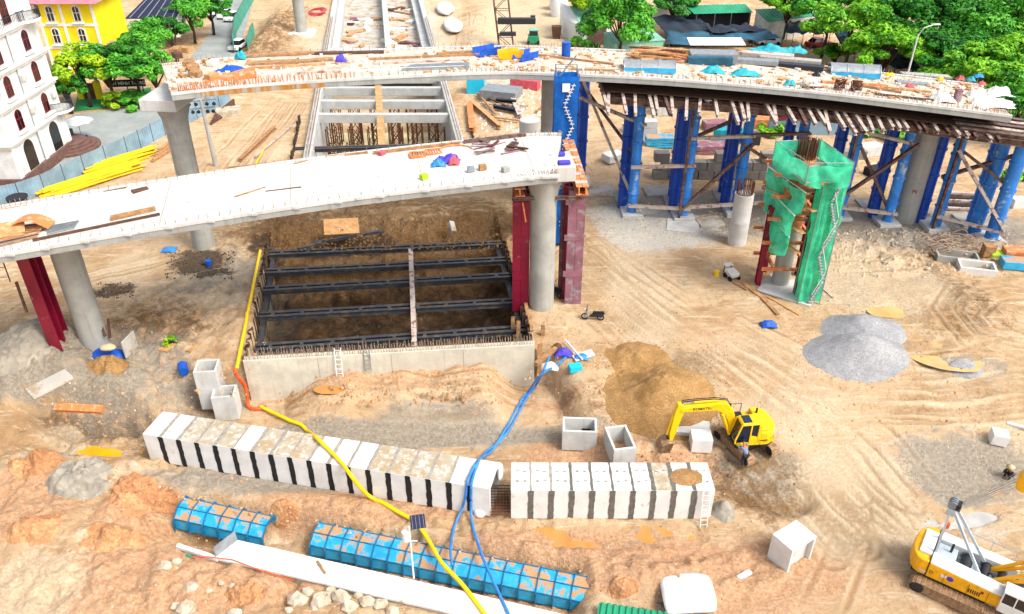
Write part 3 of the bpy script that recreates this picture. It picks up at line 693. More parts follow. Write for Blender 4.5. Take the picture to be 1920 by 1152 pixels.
for s in (.25, .5, .75):
    p = A+wd_*(L*s)-wn*.302; MB().box((p.x, p.y, -1.0), (.03, .02, 3.4), rz(math.atan2(wd_.y, wd_.x))).build('casting_joint', K['mortar_pale'], th)
# sheet piles
def sheet_wall(pts, z0, z1, label, pitch=.55, amp=.22, mat='sheetpile', jag=.15):
    th = thing('sheet_pile_wall', label, 'retaining wall', pts[0])
    for (a, b) in zip(pts[:-1], pts[1:]):
        d = (b-a); L = d.length; d.normalize(); nn = Vector((-d.y, d.x, 0)); n = int(L/(2*pitch))
        for i in range(n):
            m = MB(); t = z1+random.uniform(-jag, jag)
            base = a+d*(i*2*pitch)
            pr = [(0, 0), (.3*pitch, 0), (.55*pitch, amp), (1.25*pitch, amp), (1.5*pitch, 0), (2*pitch-.01, 0)]
            q = []
            for u, v in pr: q.append(base+d*u+nn*v)
            lo = [Vector((p.x, p.y, z0)) for p in q]; hi = [Vector((p.x, p.y, t)) for p in q]
            m.add(lo+hi, [(k, k+1, k+7, k+6) for k in range(5)]); m.build('sheet_pile', K[mat], th, solid=.03)
    return th
sheet_wall([Vector((pit_l(47)-.05, 47, 0)), Vector((pit_l(66), 66, 0))], -6, .35, 'rusty sheet piles along the left side of the pit')
sheet_wall([Vector((pit_r(66)+.05, 66, 0)), Vector((pit_r(49), 49, 0))], -6, .35, 'rusty sheet piles along the right side of the pit beside the red columns')
# struts across the pit: pixel ends of each black double beam
STR = [((512, 478), (940, 458)), ((508, 512), (948, 489)), ((505, 545), (955, 519)), ((500, 594), (962, 567)), ((478, 655), (992, 618))]
for i, (a, b) in enumerate(STR):
    z = -.35
    pa, pb = P(*a, z), P(*b, z); pa.x = pit_l(pa.y)+.1 if i < 4 else pa.x; pb.x = pit_r(pb.y)-.1 if i < 4 else pb.x
    t = thing('pit_strut', ['black strut spanning the back of the pit', 'second black strut from the back of the pit', 'middle black strut across the pit', 'second black strut from the front wall of the pit', 'front black strut just behind the concrete wall'][i], 'strut', (pa+pb)/2, 'struts across the pit')
    d = (pb-pa).normalized(); n = Vector((-d.y, d.x, 0))
    for s in (-.28, .28): MB().ibeam(pa+n*s, pb+n*s, .3, .42, .04).build('beam', K['strut'], t)
    for q in range(9):
        c = pa.lerp(pb, (q+.5)/9); MB().box((c.x, c.y, c.z+.2), (.28, .75, .03), rz(math.atan2(d.y, d.x))).build('batten_plate', K['strut'], t)
# long back timber / waler behind
def ctr(y): return (-7.6+(-9.6+7.6)*(y-48)/(65-48))
t = thing('centre_waler', 'pale steel king beam running down the middle of the pit', 'beam', (ctr(57), 57, -5))
pa, pb = P(777, 645, .0), P(770, 470, .0)
MB().ibeam(pa, pb, .38, .4, .04).build('beam', K['pale_steel'], t)
for f in (.02, .3, .55, .8, .98):
    p = pa.lerp(pb, f); MB().ibeam((p.x, p.y, -6.5), (p.x, p.y, -.6), .35, .35, .03, (0, 1, 0)).build('king_post', K['pale_steel'], t)
for side, fx in (('left', pit_l), ('right', pit_r)):
    s = 1 if side == 'left' else -1
    MB().ibeam((fx(48)+s*.45, 48.2 if side == 'left' else 49.6, -.75), (fx(66)+s*.45, 66, -.75), .4, .4, .04).build('waler_beam', K['strut'], label='dark waler beam bolted along the %s sheet piles of the pit' % side, cat='beam')
# planks and yellow timbers by the right rim
for i in range(7):
    y = 51+i*2.1; p = Vector((pit_r(y)+.35, y, .25)); q = p+Vector((-.15, 1.9, .15+.2*random.random()))
    MB().beam(p, q, .28, .07).build('timber_plank', K['wood'], label='loose timber plank lying along the right rim of the pit', cat='plank', group='planks on the right rim of the pit')
p = P(1012, 655, .3); MB().box((p.x, p.y, -.6), (.35, .25, 3.0)).build('yellow_post', K['plywood'], label='upright tan timber post at the right end of the concrete wall', cat='post')
for i, px in enumerate((962, 972, 1018)):
    p = P(px, 600+i*8, .6); MB().ibeam((p.x, p.y, -2), (p.x, p.y, .8), .3, .3, .03, (0, 1, 0)).build('king_pile', K['wood'], label=['tan steel pile head at the front right pit corner', 'second tan pile head at the front right pit corner', 'tan pile head right of the wall end'][i], cat='pile')
# spoil heaps left back corner, slab on the back slope
def slab(px, py, w, d, h, ang, mat, label, tilt=(0, 0), cat='slab', name='concrete_slab', lift=0, bev=.02, group=None):
    g = G(px, py); m = MB(); m.T = Matrix.Translation((g.x, g.y, g.z+lift)) @ rz(math.radians(ang)) @ Matrix.Rotation(math.radians(tilt[0]), 4, 'X') @ Matrix.Rotation(math.radians(tilt[1]), 4, 'Y')
    m.box((0, 0, h/2-.03), (w, d, h)); return m.build(name, K[mat], label=label, cat=cat, bevel=bev, group=group)
slab(846, 430, .5, 1.3, .5, 15, 'conc_dirty', 'small concrete block lying on the dark bank behind the pit', (20, 20), 'block', 'concrete_block')
slab(640, 425, 3.2, 2.2, .1, 12, 'plywood', 'tan board lying on the dark bank behind the pit', (14, 3), 'board', 'board')
for i, (a, b) in enumerate((((590, 458), (720, 436)), ((560, 470), (655, 445)))):
    pa, pb = G(*a), G(*b); MB().beam(pa+Vector((0, 0, .15)), pb+Vector((0, 0, .15)), .3, .25).build('steel_beam', K['strut'], label=['long dark beam lying on the bank behind the pit', 'shorter dark beam lying on the bank left of the long one'][i], cat='beam')
# ladders on the front wall
def ladder(p0, p1, w, rungs, mat, label, cat='ladder', r=.035, up=(0, 1, 0)):
    t = thing('ladder', label, cat, p0); p0 = Vector(p0); p1 = Vector(p1); m0 = MB(); d, a, b, L = m0.frame(p0, p1, up)
    for s in (-1, 1): MB().beam(p0+a*(s*w/2), p1+a*(s*w/2), r*1.6, r*1.6).build('rail', K[mat], t)
    for k in range(rungs):
        c = p0.lerp(p1, (k+.5)/rungs); MB().beam(c-a*(w/2), c+a*(w/2), r, r).build('rung', K[mat], t)
    return t
p = P(646, 708, -1.7); q = A+wd_*((p-A).dot(wd_)-.1)-wn*.34; ladder(Vector((p.x, q.y-.6, -1.75)), Vector((q.x, q.y, 1.5)), .45, 9, 'white_paint', 'white ladder leaning on the long concrete wall')
q2 = A+wd_*8.7-wn*.34; ladder(Vector((q2.x, q2.y-.1, -.6)), Vector((q2.x, q2.y, 1.3)), .42, 5, 'grey_metal', 'short grey ladder hooked over the long concrete wall')
# ---------------------------------------------------------------- far trough
tr = thing('concrete_trough', 'far U shaped concrete road trough with cross beams and props inside', 'underpass', (-18, 110, -6.5))
for fx, s in ((tro_l, 1), (tro_r, -1)):
    for (y0, y1) in ((84, 96), (96, 108), (108, 124), (124, 142), (142, 160), (160, 182)):
        m = MB(); m.prof((fx(y0)+s*.5, y0+.02, 0), (fx(y1)+s*.5, y1-.02, 0), [(-.45, -6.6), (.45, -6.6), (.45, .9), (-.45, .9)]); m.build('wall', K['conc_trough'], tr, bevel=.04)
    m = MB(); y = 84.2
    while y < 150:
        m.beam((fx(y)+s*.4, y, .8), (fx(y)+s*.4+random.uniform(-.1, .1), y, 1.5), .04, .04); m.beam((fx(y)+s*.7, y, .8), (fx(y)+s*.7, y, 1.4), .04, .04); y += .35
    m.build('rebar_stubs', K['rebar_pale'], tr, kind='stuff')
m = MB(); m.add([(tro_l(84), 84, -6.45), (tro_r(84), 84, -6.45), (tro_r(112), 112, -6.45), (tro_l(112), 112, -6.45)], [(0, 1, 2, 3)]); m.build('floor', K['trough_floor'], tr)
for y, z, h in ((99.5, .1, 1.1), (104.8, .1, 1.1), (110.5, .1, 1.1), (116, .2, 1.2), (121.5, .2, 1.2)):
    m = MB(); m.beam((tro_l(y)+.9, y, z), (tro_r(y)-.9, y, z), .8, h); m.build('cross_beam', K['conc_trough'], tr, bevel=.04)
for y in (125, 129.5):
    m = MB(); m.beam((tro_l(y)+.9, y, .2), (tro_r(y)-.9, y, .2), 1.0, 1.4); m.build('cross_beam', K['conc_trough'], tr, bevel=.04)
# finished slab beyond with central upstand
m = MB(); m.add([(tro_l(130)+.9, 130, -1.6), (tro_r(130)-.9, 130, -1.6), (tro_r(182)-.9, 182, -1.6), (tro_l(182)+.9, 182, -1.6)], [(0, 1, 2, 3)]); m.build('road_slab', K['conc_dirty'], tr)
rq = random.Random(8)
for k in range(46):
    y = rq.uniform(132, 170); x = rq.uniform(tro_l(y)+2.6, tro_r(y)-2.6); L_ = rq.uniform(.8, 4.5); a_ = rq.uniform(0, 3.1); m = MB(); m.T = Matrix.Translation((x, y, -1.55)) @ rz(a_); m.box((0, 0, .15), (L_, rq.uniform(.3, 1.6), rq.uniform(.1, .5))); m.build('formwork_board', K[rq.choice(('wood', 'plywood', 'slab_white', 'wood_dark', 'slab_white', 'tarp_white', 'plywood', 'conc_dirty', 'red_dusty'))], label='formwork board lying on the floor of the far trough', cat='board', group='boards on the far trough floor')
m = MB(); cx = lambda y: (tro_l(y)+tro_r(y))/2+1.2
m.prof((cx(130), 130.5, 0), (cx(182), 182, 0), [(-.5, -1.6), (.5, -1.6), (.5, .5), (-.5, .5)]); m.build('central_upstand', K['conc_trough'], tr, bevel=.03)
for fx, s in ((tro_l, 1), (tro_r, -1)):
    m = MB(); m.prof((fx(131)+s*1.6, 131, 0), (fx(182)+s*1.6, 182, 0), [(-.6, -1.6), (.6, -1.6), (.6, -.2), (-.6, -.2)]); m.build('side_bench', K['conc_trough'], tr, bevel=.03)
# dark strut and yellow beam over the trough
y = 89.6; pa = Vector((tro_l(y)-1.2, y-.6, -.1)); pb = Vector((tro_r(y)+1.2, y+.9, -.1))
t = thing('pit_strut', 'dark strut spanning the near end of the far trough', 'strut', (pa+pb)/2)
for s in (-.25, .25): MB().ibeam(pa+Vector((0, s, 0)), pb+Vector((0, s, 0)), .3, .45, .04).build('beam', K['strut'], t)
pa, pb = P(716, 275, -.4), P(709, 163, .9); MB().ibeam(pa, pb, .85, .5, .06).build('yellow_beam', K['plywood'], label='tan yellow steel beam running along the middle of the far trough', cat='beam')
# prop towers inside the trough
def prop_tower(x, y, w, h, grp):
    t = thing('prop_tower', 'rusty braced prop tower standing in the far trough', 'scaffold', (x, y, -6.45), grp)
    for sx in (-1, 1):
        for sy in (-1, 1):
            MB().beam((x+sx*w/2, y+sy*.5, -6.45), (x+sx*w/2, y+sy*.5, -6.45+h), .12, .12).build('leg', K['rebar'], t)
    for sy in (-1, 1):
        for k in range(3):
            z0 = -6.45+k*h/3; MB().beam((x-w/2, y+sy*.5, z0), (x+w/2, y+sy*.5, z0+h/3), .05, .05).build('brace', K['rebar'], t)
            MB().beam((x+w/2, y+sy*.5, z0), (x-w/2, y+sy*.5, z0+h/3), .05, .05).build('brace', K['rebar'], t)
    return t
for y in (94.5, 98.5, 103, 108):
    xl, xr = tro_l(y)+1.2, tro_r(y)-1.2
    for i in range(6):
        f = (i+.5)/6+random.uniform(-.02, .02)
        if y < 96 and i in (2,): continue
        prop_tower(xl+(xr-xl)*f, y, 1.1+.2*random.random(), 5.6 if y > 97 else 5.0, 'rusty prop towers in the far trough')
# sheet piles left of the trough (reddish)
sheet_wall([Vector((tro_l(84)-1.3, 84, 0)), Vector((tro_l(99)-1.3, 99, 0))], -5, .6, 'red brown sheet piles left of the far trough', mat='sheetpile', jag=.6)
sheet_wall([Vector((tro_r(97)+1.2, 97, 0)), Vector((tro_r(90)+1.2, 90, 0))], -5, .3, 'dark sheet piles right of the far trough', mat='sheetpile', jag=.4)
# ================================================================ falsework of the far deck
def blue_pipe(x, y, z1, r, mat, t, rings=True):
    z0 = HZ(x, y)-.3; m = MB(); pr = [(r, z0), (r, z0+2.4)]
    m.lathe((x, y, 0), [(r, z0), (r, z1)], 20); o = m.build('pipe_column', mat, t, smooth='auto')
    if rings:
        z = z0+2.6
        while z < z1-1: MB().lathe((x, y, 0), [(r+.02, z-.09), (r+.1, z-.07), (r+.1, z+.07), (r+.02, z+.09)], 20).build('flange', mat, o, smooth='auto'); z += 2.55
    return o
def deck_under(x, y):
    best = None
    for i in range(len(FF)-1):
        c = (FF[i]+FB[i])/2
        d = abs(c.x-x)
        if best is None or d < best[0]: best = (d, c.z)
    return best[1]-1.25
TOWERS = [(1088, 347, 'far left blue pipe tower beside the blue netted scaffold', 3), (1184, 402, 'blue pipe tower, first right of the pale box pier', 4), (1280, 408, 'blue pipe tower in the middle with the propped diagonal foot', 4), (1378, 400, 'blue pipe tower behind the pale round stub column', 4),
          (1478, 392, 'blue pipe tower behind the green net scaffold top', 3), (1572, 408, 'blue pipe tower right behind the green net scaffold', 3), (1662, 420, 'blue pipe tower just left of the lettered pier', 3), (1752, 428, 'blue pipe tower just right of the lettered pier', 4), (1856, 452, 'dusty pale blue pipe tower at the far right', 3)]
TW = []
for i, (px, py, lab, n) in enumerate(TOWERS):
    g = P(px, py, 0); t = thing('pipe_tower', lab, 'falsework', (g.x, g.y, 0), 'blue pipe towers under the far deck')
    zt = deck_under(g.x, g.y)-1.55; TW.append((g, zt, t))
    for k in range(n):
        y = g.y+k*1.55; mat = K['blue_light'] if (k == 0 and i > 0) or i == 8 else K['blue_steel']
        blue_pipe(g.x-(.25 if k else 0)+(-.5 if k == 1 else 0), y, zt, .47 if i < 8 else .58, mat, t)
    m = MB(); m.ibeam((g.x, g.y-1.3, zt+.25), (g.x-.2, g.y+n*1.55+.4, zt+.25), .45, .5, .05); m.build('head_beam', K['pale_steel'], t)
    m = MB(); m.box((g.x, g.y+.3, .1), (2.0, 2.6, .5)); m.build('footing', K['conc_white'], t, bevel=.05)
    m = MB(); m.box((g.x-.2, g.y+4, .05), (2.0, 2.6, .4)); m.build('footing', K['conc'], t, bevel=.05)
def tp(i, side, f):
    g, zt, t = TW[i]; return Vector((g.x+side*.3, g.y-.62, HZ(g.x, g.y)+(zt-HZ(g.x, g.y))*f))
# braces: (tower a, height fraction, tower b, height fraction, material, label)
BR = [(0, .98, 1, .05, 'pale_steel', 'long dusty diagonal brace from the first blue tower down to the second', 0), (0, .92, 1, .45, 'brown_steel', 'short rusty diagonal brace beside the blue netted scaffold', .5), (0, .80, 1, .79, 'pale_steel', 'level brace high between the first two blue towers', 0), (1, .44, 2, .49, 'pale_steel', 'nearly level brace at mid height between the second and third blue towers', 0),
      (1, .10, 2, .10, 'pale_steel', 'low level pale brace between the second and third blue towers', 0), (2, .08, 3, .66, 'brown_steel', 'long diagonal brace rising behind the round stub column', 0), (2, .72, 3, .73, 'pale_steel', 'high level brace between the third and fourth blue towers', 0), (3, .66, 4, .30, 'brown_steel', 'diagonal brace falling right behind the green net scaffold', 0),
      (3, .73, 4, .74, 'brown_steel', 'high level brace running behind the green net top', .1), (2, .10, 4, .10, 'pale_steel', 'low twin level brace behind the round stub column', .3), (2, .60, 3, .85, 'brown_steel', 'dark inner diagonal behind the third blue tower', 2.5), (5, .25, 6, .82, 'brown_steel', 'long rusty diagonal left of the lettered pier', -.3), (5, .84, 6, .05, 'brown_steel', 'dark diagonal crossing left of the lettered pier', .8),
      (5, .13, 6, .13, 'pale_steel', 'low level brace left of the lettered pier', 0), (7, .82, 8, .12, 'pale_steel', 'long pale diagonal brace right of the lettered pier', -.2), (7, .84, 8, .50, 'brown_steel', 'dark short diagonal right of the lettered pier', .8), (7, .50, 8, .84, 'brown_steel', 'dark diagonal rising to the last blue tower', 1.2), (7, .16, 8, .10, 'pale_steel', 'low level brace right of the lettered pier', -.1), (5, .86, 6, .80, 'pale_steel', 'high level brace above the crossing diagonals', .1)]
for a, fa, b, fb, mt, lab, dy in BR:
    pa = tp(a, 0, fa)+Vector((-.5, dy, 0)); pb = tp(b, 0, fb)+Vector((.5, dy, 0)); MB().ibeam(pa, pb, .26, .34, .05, (0, 1, 0)).build('diagonal_brace', K[mt], label=lab, cat='brace')
for i, f in ((2, 1), (5, 1), (7, 1)):
    g, zt, t = TW[i]; p = Vector((g.x-.55, g.y-.75, HZ(g.x, g.y-.75))); q = Vector((g.x-.35, g.y-.7, zt*.95)); MB().ibeam(p, q, .22, .26, .04, (0, 1, 0)).build('steel_post', K['brown_steel'], label='slim rusty post standing against the %s blue tower' % {2: 'third', 5: 'sixth', 7: 'eighth'}[i], cat='post')
# long rusty girders beneath the deck, then the protruding needle beams on them
def under(s, w, dz): return at(FF, FB, s, w, -1.25+dz)
S0, S1 = .50, 1.0
for k, w in enumerate((.10, .22, .36, .5, .64, .8)):
    seg = [under(S0+(S1-S0)*i/8, w, -1.05) for i in range(9)]
    if k < 4: seg.append(seg[-1]+(seg[-1]-seg[-2])*1.1)
    t = thing('girder', 'long rusty girder under the far deck, %s from its front edge' % ['first', 'second', 'third', 'fourth', 'fifth', 'sixth'][k], 'girder', seg[0], 'long girders under the far deck')
    for a, b in zip(seg[:-1], seg[1:]): MB().ibeam(a, b, .4, .6, .06).build('girder_length', K['brown_steel'], t)
m = MB()
s = S0
i = 0
while s < .985:
    jit = random.uniform(-.12, .42); big = (i % 9 in (0, 4))
    a = under(s+random.uniform(-.003, .003), .45, -.58); b = under(s, 0, -.58); d = (b-a); d.z = 0; d.normalize()
    d2 = (d+Vector((d.y, -d.x, 0))*jit*.6).normalized(); L = random.uniform(2.2, 4.2) if s < .84 else random.uniform(.4, 1.2)
    e = b+d2*L+Vector((0, 0, -.02))
    MB().ibeam(a, e, .26, .32, .05).build('needle_beam', K['pale_steel' if random.random() < .75 else 'brown_steel'], label='steel needle beam poking out from under the far deck', cat='beam', group='needle beams under the far deck')
    s += .0135*random.uniform(.55, 1.35); i += 1
# soffit plywood
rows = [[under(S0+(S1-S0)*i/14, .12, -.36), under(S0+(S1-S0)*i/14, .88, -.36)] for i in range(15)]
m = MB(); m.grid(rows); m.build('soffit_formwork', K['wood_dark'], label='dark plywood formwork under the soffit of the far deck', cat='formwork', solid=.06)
# pale channel beams sloping off the towers' heads
for i in (0, 1, 2, 3, 6, 7, 8):
    g, zt, t = TW[i]; a = Vector((g.x-.3, g.y+1.5, zt+.35+.42)); b = Vector((g.x+(.4 if i < 7 else .9), g.y-2.6, zt+.75)); m = MB()
    m.ibeam(a, b, .6, .5, .07); m.build('cross_head_beam', K['pale_steel'], label='thick pale twin beam sticking out over the %s blue tower' % ['first', 'second', 'third', 'fourth', '', '', 'seventh', 'eighth', 'ninth'][i], cat='beam')
# rusty girders reaching out of the frame on the right
for k in range(5):
    a = at(FF, FB, .93, .05+.13*k, -1.7-.0*k); b = a+Vector((16, -4.2, -.95)); MB().ibeam(a, b, .5, .42, .06).build('girder', K['pale_steel' if k % 2 else 'brown_steel'], label='long girder running past the right end of the far deck, %s from the front' % ['first', 'second', 'third', 'fourth', 'fifth'][k], cat='girder')
# concrete block walls behind the towers
def block_wall(x0, x1, y, nrow, label, w=1.6, h=1.0, d=1.1):
    t = thing('block_wall', label, 'block wall', ((x0+x1)/2, y, 0)); n = int((x1-x0)/w)
    for r in range(nrow):
        for i in range(n):
            if r == nrow-1 and random.random() < .3: continue
            m = MB(); m.box((x0+(i+.5+.5*(r % 2))*w+random.uniform(-.03, .03), y+random.uniform(-.06, .06), HZ(x0, y)-.1+(r+.5)*h), (w-.05, d, h-.03)); m.build('block', K['block'], t, bevel=.03)
block_wall(15, 31, 80.5, 3, 'wall of stacked grey concrete blocks behind the middle blue towers')
block_wall(30, 38, 84, 2, 'low stack of grey concrete blocks behind the right blue towers')
def crate_stack(px, py, n, w, d, h, mat, label, name='block_stack', part='block'):
    g = G(px, py); t = thing(name, label, 'stack', g)
    for k in range(n): MB().box((g.x+random.uniform(-.05, .05), g.y, g.z+(k+.5)*h), (w, d, h-.05), rz(random.uniform(-.05, .05))).build(part, K[mat], t, bevel=.02)
crate_stack(1235, 275, 4, 3.2, 1.4, .32, 'blue_form', 'stack of blue steel form panels behind the second blue tower', 'panel_stack', 'panel')
crate_stack(1215, 262, 3, 1.8, 1.2, .8, 'conc_white', 'pile of pale boxes behind the second blue tower')
crate_stack(1245, 215, 3, 1.9, 1.4, 1.3, 'conc_white', 'tall pale concrete boxes seen beneath the far deck')
crate_stack(1530, 235, 1, 7.5, .5, 5.6, 'slab_white', 'cream site hoarding panel beneath the far deck', 'hoarding', 'panel')
crate_stack(1330, 285, 2, 4.5, 2.0, .5, 'red_dusty', 'stack of dull reddish bags beneath the far deck', 'bag_stack', 'bag')
# ---------------------------------------------------------------- red columns at the end of the near deck
def red_frame(px, py, z1, label, mats, dirx, n=3, dx=.0, w=.55, gap=.0, lean=0):
    g = P(px, py, 0); t = thing('steel_column', label, 'column', (g.x, g.y, 0))
    for k in range(n):
        for q in (-.33, .33):
            p = Vector((g.x+dx*k+q, g.y+k*.75, -.4)); MB().ibeam(p, Vector((p.x, p.y, z1)), .64, .7, .08, (0, 1, 0)).build('leg', K[mats[k % len(mats)]], t)
    for z in (2.8, 6.0, 9.0): MB().box((g.x+dx*(n-1)/2, g.y-.36, z), (1.3, .05, .5)).build('splice_plate', K[mats[0]], t)
    return t, g
tA, gA = red_frame(976, 572, 9.9, 'crimson steel column left of the pier at the end of the near deck', ['red_steel'], 0)
tB, gB = red_frame(1073, 566, 9.9, 'dusty crimson steel column right of the pier at the end of the near deck', ['red_dusty', 'red_steel', 'red_dusty'], 0, dx=-.22)
MB().ibeam((gA.x-.1, gA.y-1.0, 10.25), (gA.x-.9, gA.y+6.4, 10.25), .75, .65, .08).build('head_beam', K['orange_steel'], label='rusty head beam on the left crimson column', cat='beam')
pa = Vector((gB.x+.25, gB.y-1.3, 10.3)); pb = Vector((gB.x-.25, gB.y+8.2, 10.3))
t = thing('head_beam', 'long orange twin beam resting on the right crimson column', 'beam', pa)
for s in (-.24, .24): MB().ibeam(pa+Vector((s, 0, 0)), pb+Vector((s, 0, 0)), .44, .7, .06).build('beam', K['orange_steel'], t)
for k in range(6):
    c = pa.lerp(pb, (k+.5)/6); MB().box((c.x, c.y, c.z+.37), (.9, .5, .04)).build('cover_plate', K['pale_steel'], t)
MB().ibeam((gA.x-.7, gA.y-.9, 9.75), (gB.x+.6, gB.y-1.2, 9.75), .2, .26, .05).build('tie_beam', K['brown_steel'], label='thin rusty tie beam across both crimson columns', cat='beam')
MB().beam((gA.x+.1, gA.y-.8, 9.4), (gA.x+.35, gA.y-.8, 7.8), .1, .1).build('hanging_bracket', K['orange_steel'], label='small orange bracket hanging on the left crimson column', cat='bracket')
# red column under the left part of the near deck
g = P(125, 690, -.9); t = thing('steel_column', 'leaning dark crimson column under the left part of the near deck', 'column', g)
for k in range(2):
    for q in (0,):
        p = Vector((g.x+.0*k+q, g.y+k*.72, g.z-.5)); MB().ibeam(p, Vector((p.x-.12, p.y, 9.25)), .85, .7, .08, (0, 1, 0)).build('leg', K['red_steel'], t)
MB().ibeam((g.x-.5, g.y-2.2, 9.5), (g.x-.1, g.y+5.5, 9.5), .9, .45, .08).build('head_beam', K['pale_steel'], label='dusty head beam on the left crimson column beneath the near deck', cat='beam')
p = Vector((g.x-1.5, g.y-.8, 6.9)); ladder(p, p+Vector((-.1, .2, 2.8)), .75, 4, 'dark_metal', 'dark hanging ladder frame left of the crimson column under the near deck')
MB().beam((g.x-.6, g.y-1.0, 7.0), (g.x-.65, g.y-1.0, 4.6), .14, .14).build('hanging_strut', K['wood_dark'], label='dark strut hanging beside the left crimson column', cat='strut')
# ---------------------------------------------------------------- blue netted scaffold tower
g = P(1056, 398, 0); W2, D2, HT = 1.75, 1.2, 15.6; gx, gy = 4.45, 65.75
t = thing('scaffold_tower', 'tall stair scaffold wrapped in blue safety net in front of the tall pier', 'scaffold', (gx, gy, 0))
for sx in (-1, 1):
    for sy in (-1, 1): MB().cyl((gx+sx*W2/2, gy+sy*D2/2, -.2), (gx+sx*W2/2, gy+sy*D2/2, HT+.5), .05, n=6).build('post', K['grey_metal'], t)
for k in range(9):
    z = k*1.9+.9
    for sy in (-1, 1): MB().beam((gx-W2/2, gy+sy*D2/2, z), (gx+W2/2, gy+sy*D2/2, z), .05, .05).build('ledger', K['grey_metal'], t)
    MB().beam((gx-W2/2+.15, gy-.25, z-.9), (gx+W2/2-.15, gy-.25, z+.95), .25, .07).build('stair_flight', K['grey_metal'], t)
def net_sheet(a, b, z0, z1, mat, t, amp=.12, nu=8, nv=24, sag=0, seed=0):
    a = Vector(a); b = Vector(b); d = (b-a); n = Vector((-d.y, d.x, 0)).normalized(); rows = []
    for j in range(nv+1):
        r = []
        for i in range(nu+1):
            u, v = i/nu, j/nv; w = amp*(float(fbm(np.array([u*4+seed]), np.array([v*nv*.25+seed]), 3, 3)[0])*2)*(math.sin(u*math.pi)**.5+.15)
            p = a.lerp(b, u)+n*w; r.append(Vector((p.x, p.y, z0+(z1-z0)*v-sag*math.sin(u*math.pi)*(1-v))))
        rows.append(r)
    m = MB(); m.grid(rows); return m.build('net', K[mat], t, smooth=True)
c = [(gx-W2/2-.08, gy-D2/2-.08), (gx+W2/2+.08, gy-D2/2-.08), (gx+W2/2+.08, gy+D2/2), (gx-W2/2-.08, gy+D2/2)]
for i in range(4): net_sheet((*c[i], 0), (*c[(i+1) % 4], 0), .3, 15.5, 'blue_net', t, .2, seed=i*5)
for k in range(8):
    z = .6+k*1.8; xa, xb = (gx-.1, gx+.6) if k % 2 else (gx+.6, gx-.1); a_, b_ = Vector((xa, gy-D2/2-.2, z)), Vector((xb, gy-D2/2-.2, z+1.7))
    MB().beam(a_, b_, .05, .06).build('stair_stringer', K['white_pipe'], t)
    for j in range(6): p = a_.lerp(b_, (j+.5)/6); MB().box(p, (.36, .08, .04)).build('tread', K['white_pipe'], t)
MB().box((gx-.05, gy-D2/2-.22, 14.6), (.62, .02, .7)).build('notice_board', K['white_paint'], label='small blank white board hung on the blue netted scaffold', cat='board')
# ---------------------------------------------------------------- green netted pier scaffold
gb = P(1508, 560, 0); gx, gy = gb.x, gb.y
t = thing('pier_scaffold', 'pier under construction wrapped in a green netted scaffold with stair', 'scaffold', (gx, gy, 0))
cx, cy = gx-1.35, gy+2.35; HS = 11.2; R = .72
MB().lathe((cx, cy, -.3), [(1.9, 0), (1.9, .35)], 4).build('footing', K['conc_white'], t)
m = MB(); m.lathe((cx, cy, 0), [(R, 0), (R, 5.4), (R*1.0, 5.41)], 22); m.build('pier_shaft', K['conc'], t, smooth='auto')
m = MB(); m.lathe((cx, cy, 5.4), [(R+.08, 0), (R+.08, 3.6), (R*1.55, 4.9), (R*1.55, 5.2)], 18); m.build('column_form', K['orange_steel'], t, smooth='auto')
m = MB()
for ring in (R*.95, R*.7):
    for k in range(26):
        a = 2*math.pi*k/26; p = Vector((cx+ring*math.cos(a), cy+ring*math.sin(a), HS-.6)); m.beam(p, p+Vector((random.uniform(-.08, .08), random.uniform(-.08, .08), 2.1+random.uniform(-.15, .15))), .05, .05)
m.build('rebar_cage', K['rebar'], t)
m = MB(); m.lathe((cx, cy, HS-.25), [(R*1.15, 0), (R*1.15, .25)], 22); m.build('hoop_collar', K['orange_steel'], t)
# red legs of the support frame
for (lx, ly, z1) in ((cx+.75, cy-1.9, HS-.5), (cx-1.9, cy-.1, HS-4), (cx+1.9, cy+1.4, HS-.5), (cx-.8, cy+2.1, HS-.5)):
    MB().ibeam((lx, ly, -.3), (lx, ly, z1), .42, .46, .06, (0, 1, 0)).build('support_leg', K['red_steel'], t)
for z, ex in ((2.2, 1.2), (4.6, 1.6), (6.7, 1.5), (8.6, 1.5), (10.4, 1.6)):
    for s in (-1, 1):
        MB().ibeam((cx-ex-1.0, cy+s*1.35, z), (cx+ex, cy+s*1.35-.1, z), .2, .24, .04).build('cross_beam', K['orange_steel'], t)
        MB().ibeam((cx+s*1.35, cy-ex-.3, z+.24), (cx+s*1.35, cy+ex, z+.24), .2, .24, .04).build('cross_beam', K['orange_steel'], t)
for z in (6.9, 8.8): MB().box((cx-.2, cy-1.6, z+.4), (2.6, .7, .06)).build('platform_board', K['plywood'], t)
# railing with green net round the skewed top platform
q = 2.45; ZR = HS+1.2
cn = [P(1455, 265, ZR), P(1518, 306, ZR), P(1602, 306, ZR), P(1540, 262, ZR)]
cn = [(p.x, p.y) for p in cn]
for i in range(4):
    a, b = cn[i], cn[(i+1) % 4]; net_sheet((*a, 0), (*b, 0), HS-.2-.35*(i < 2), ZR-.25*(i < 2), 'green_net', t, .5, nu=14, nv=6, sag=.25, seed=i*3+2)
    MB().cyl((*a, ZR), (*b, ZR), .03, n=6).build('guard_rail', K['grey_metal'], t); MB().cyl((*a, HS-.6), (*a, ZR+.15), .035, n=6).build('rail_post', K['grey_metal'], t)
pl = MB(); pl.prism(cn, HS-.36, HS-.28); pl.build('top_platform', K['conc_dirty'], t)
for f in (.15, .4, .65, .9):
    a_, b_ = Vector((*cn[0], HS-.45)).lerp(Vector((*cn[3], HS-.45)), f), Vector((*cn[1], HS-.45)).lerp(Vector((*cn[2], HS-.45)), f); MB().beam(a_, b_, .15, .18).build('platform_joist', K['orange_steel'], t)
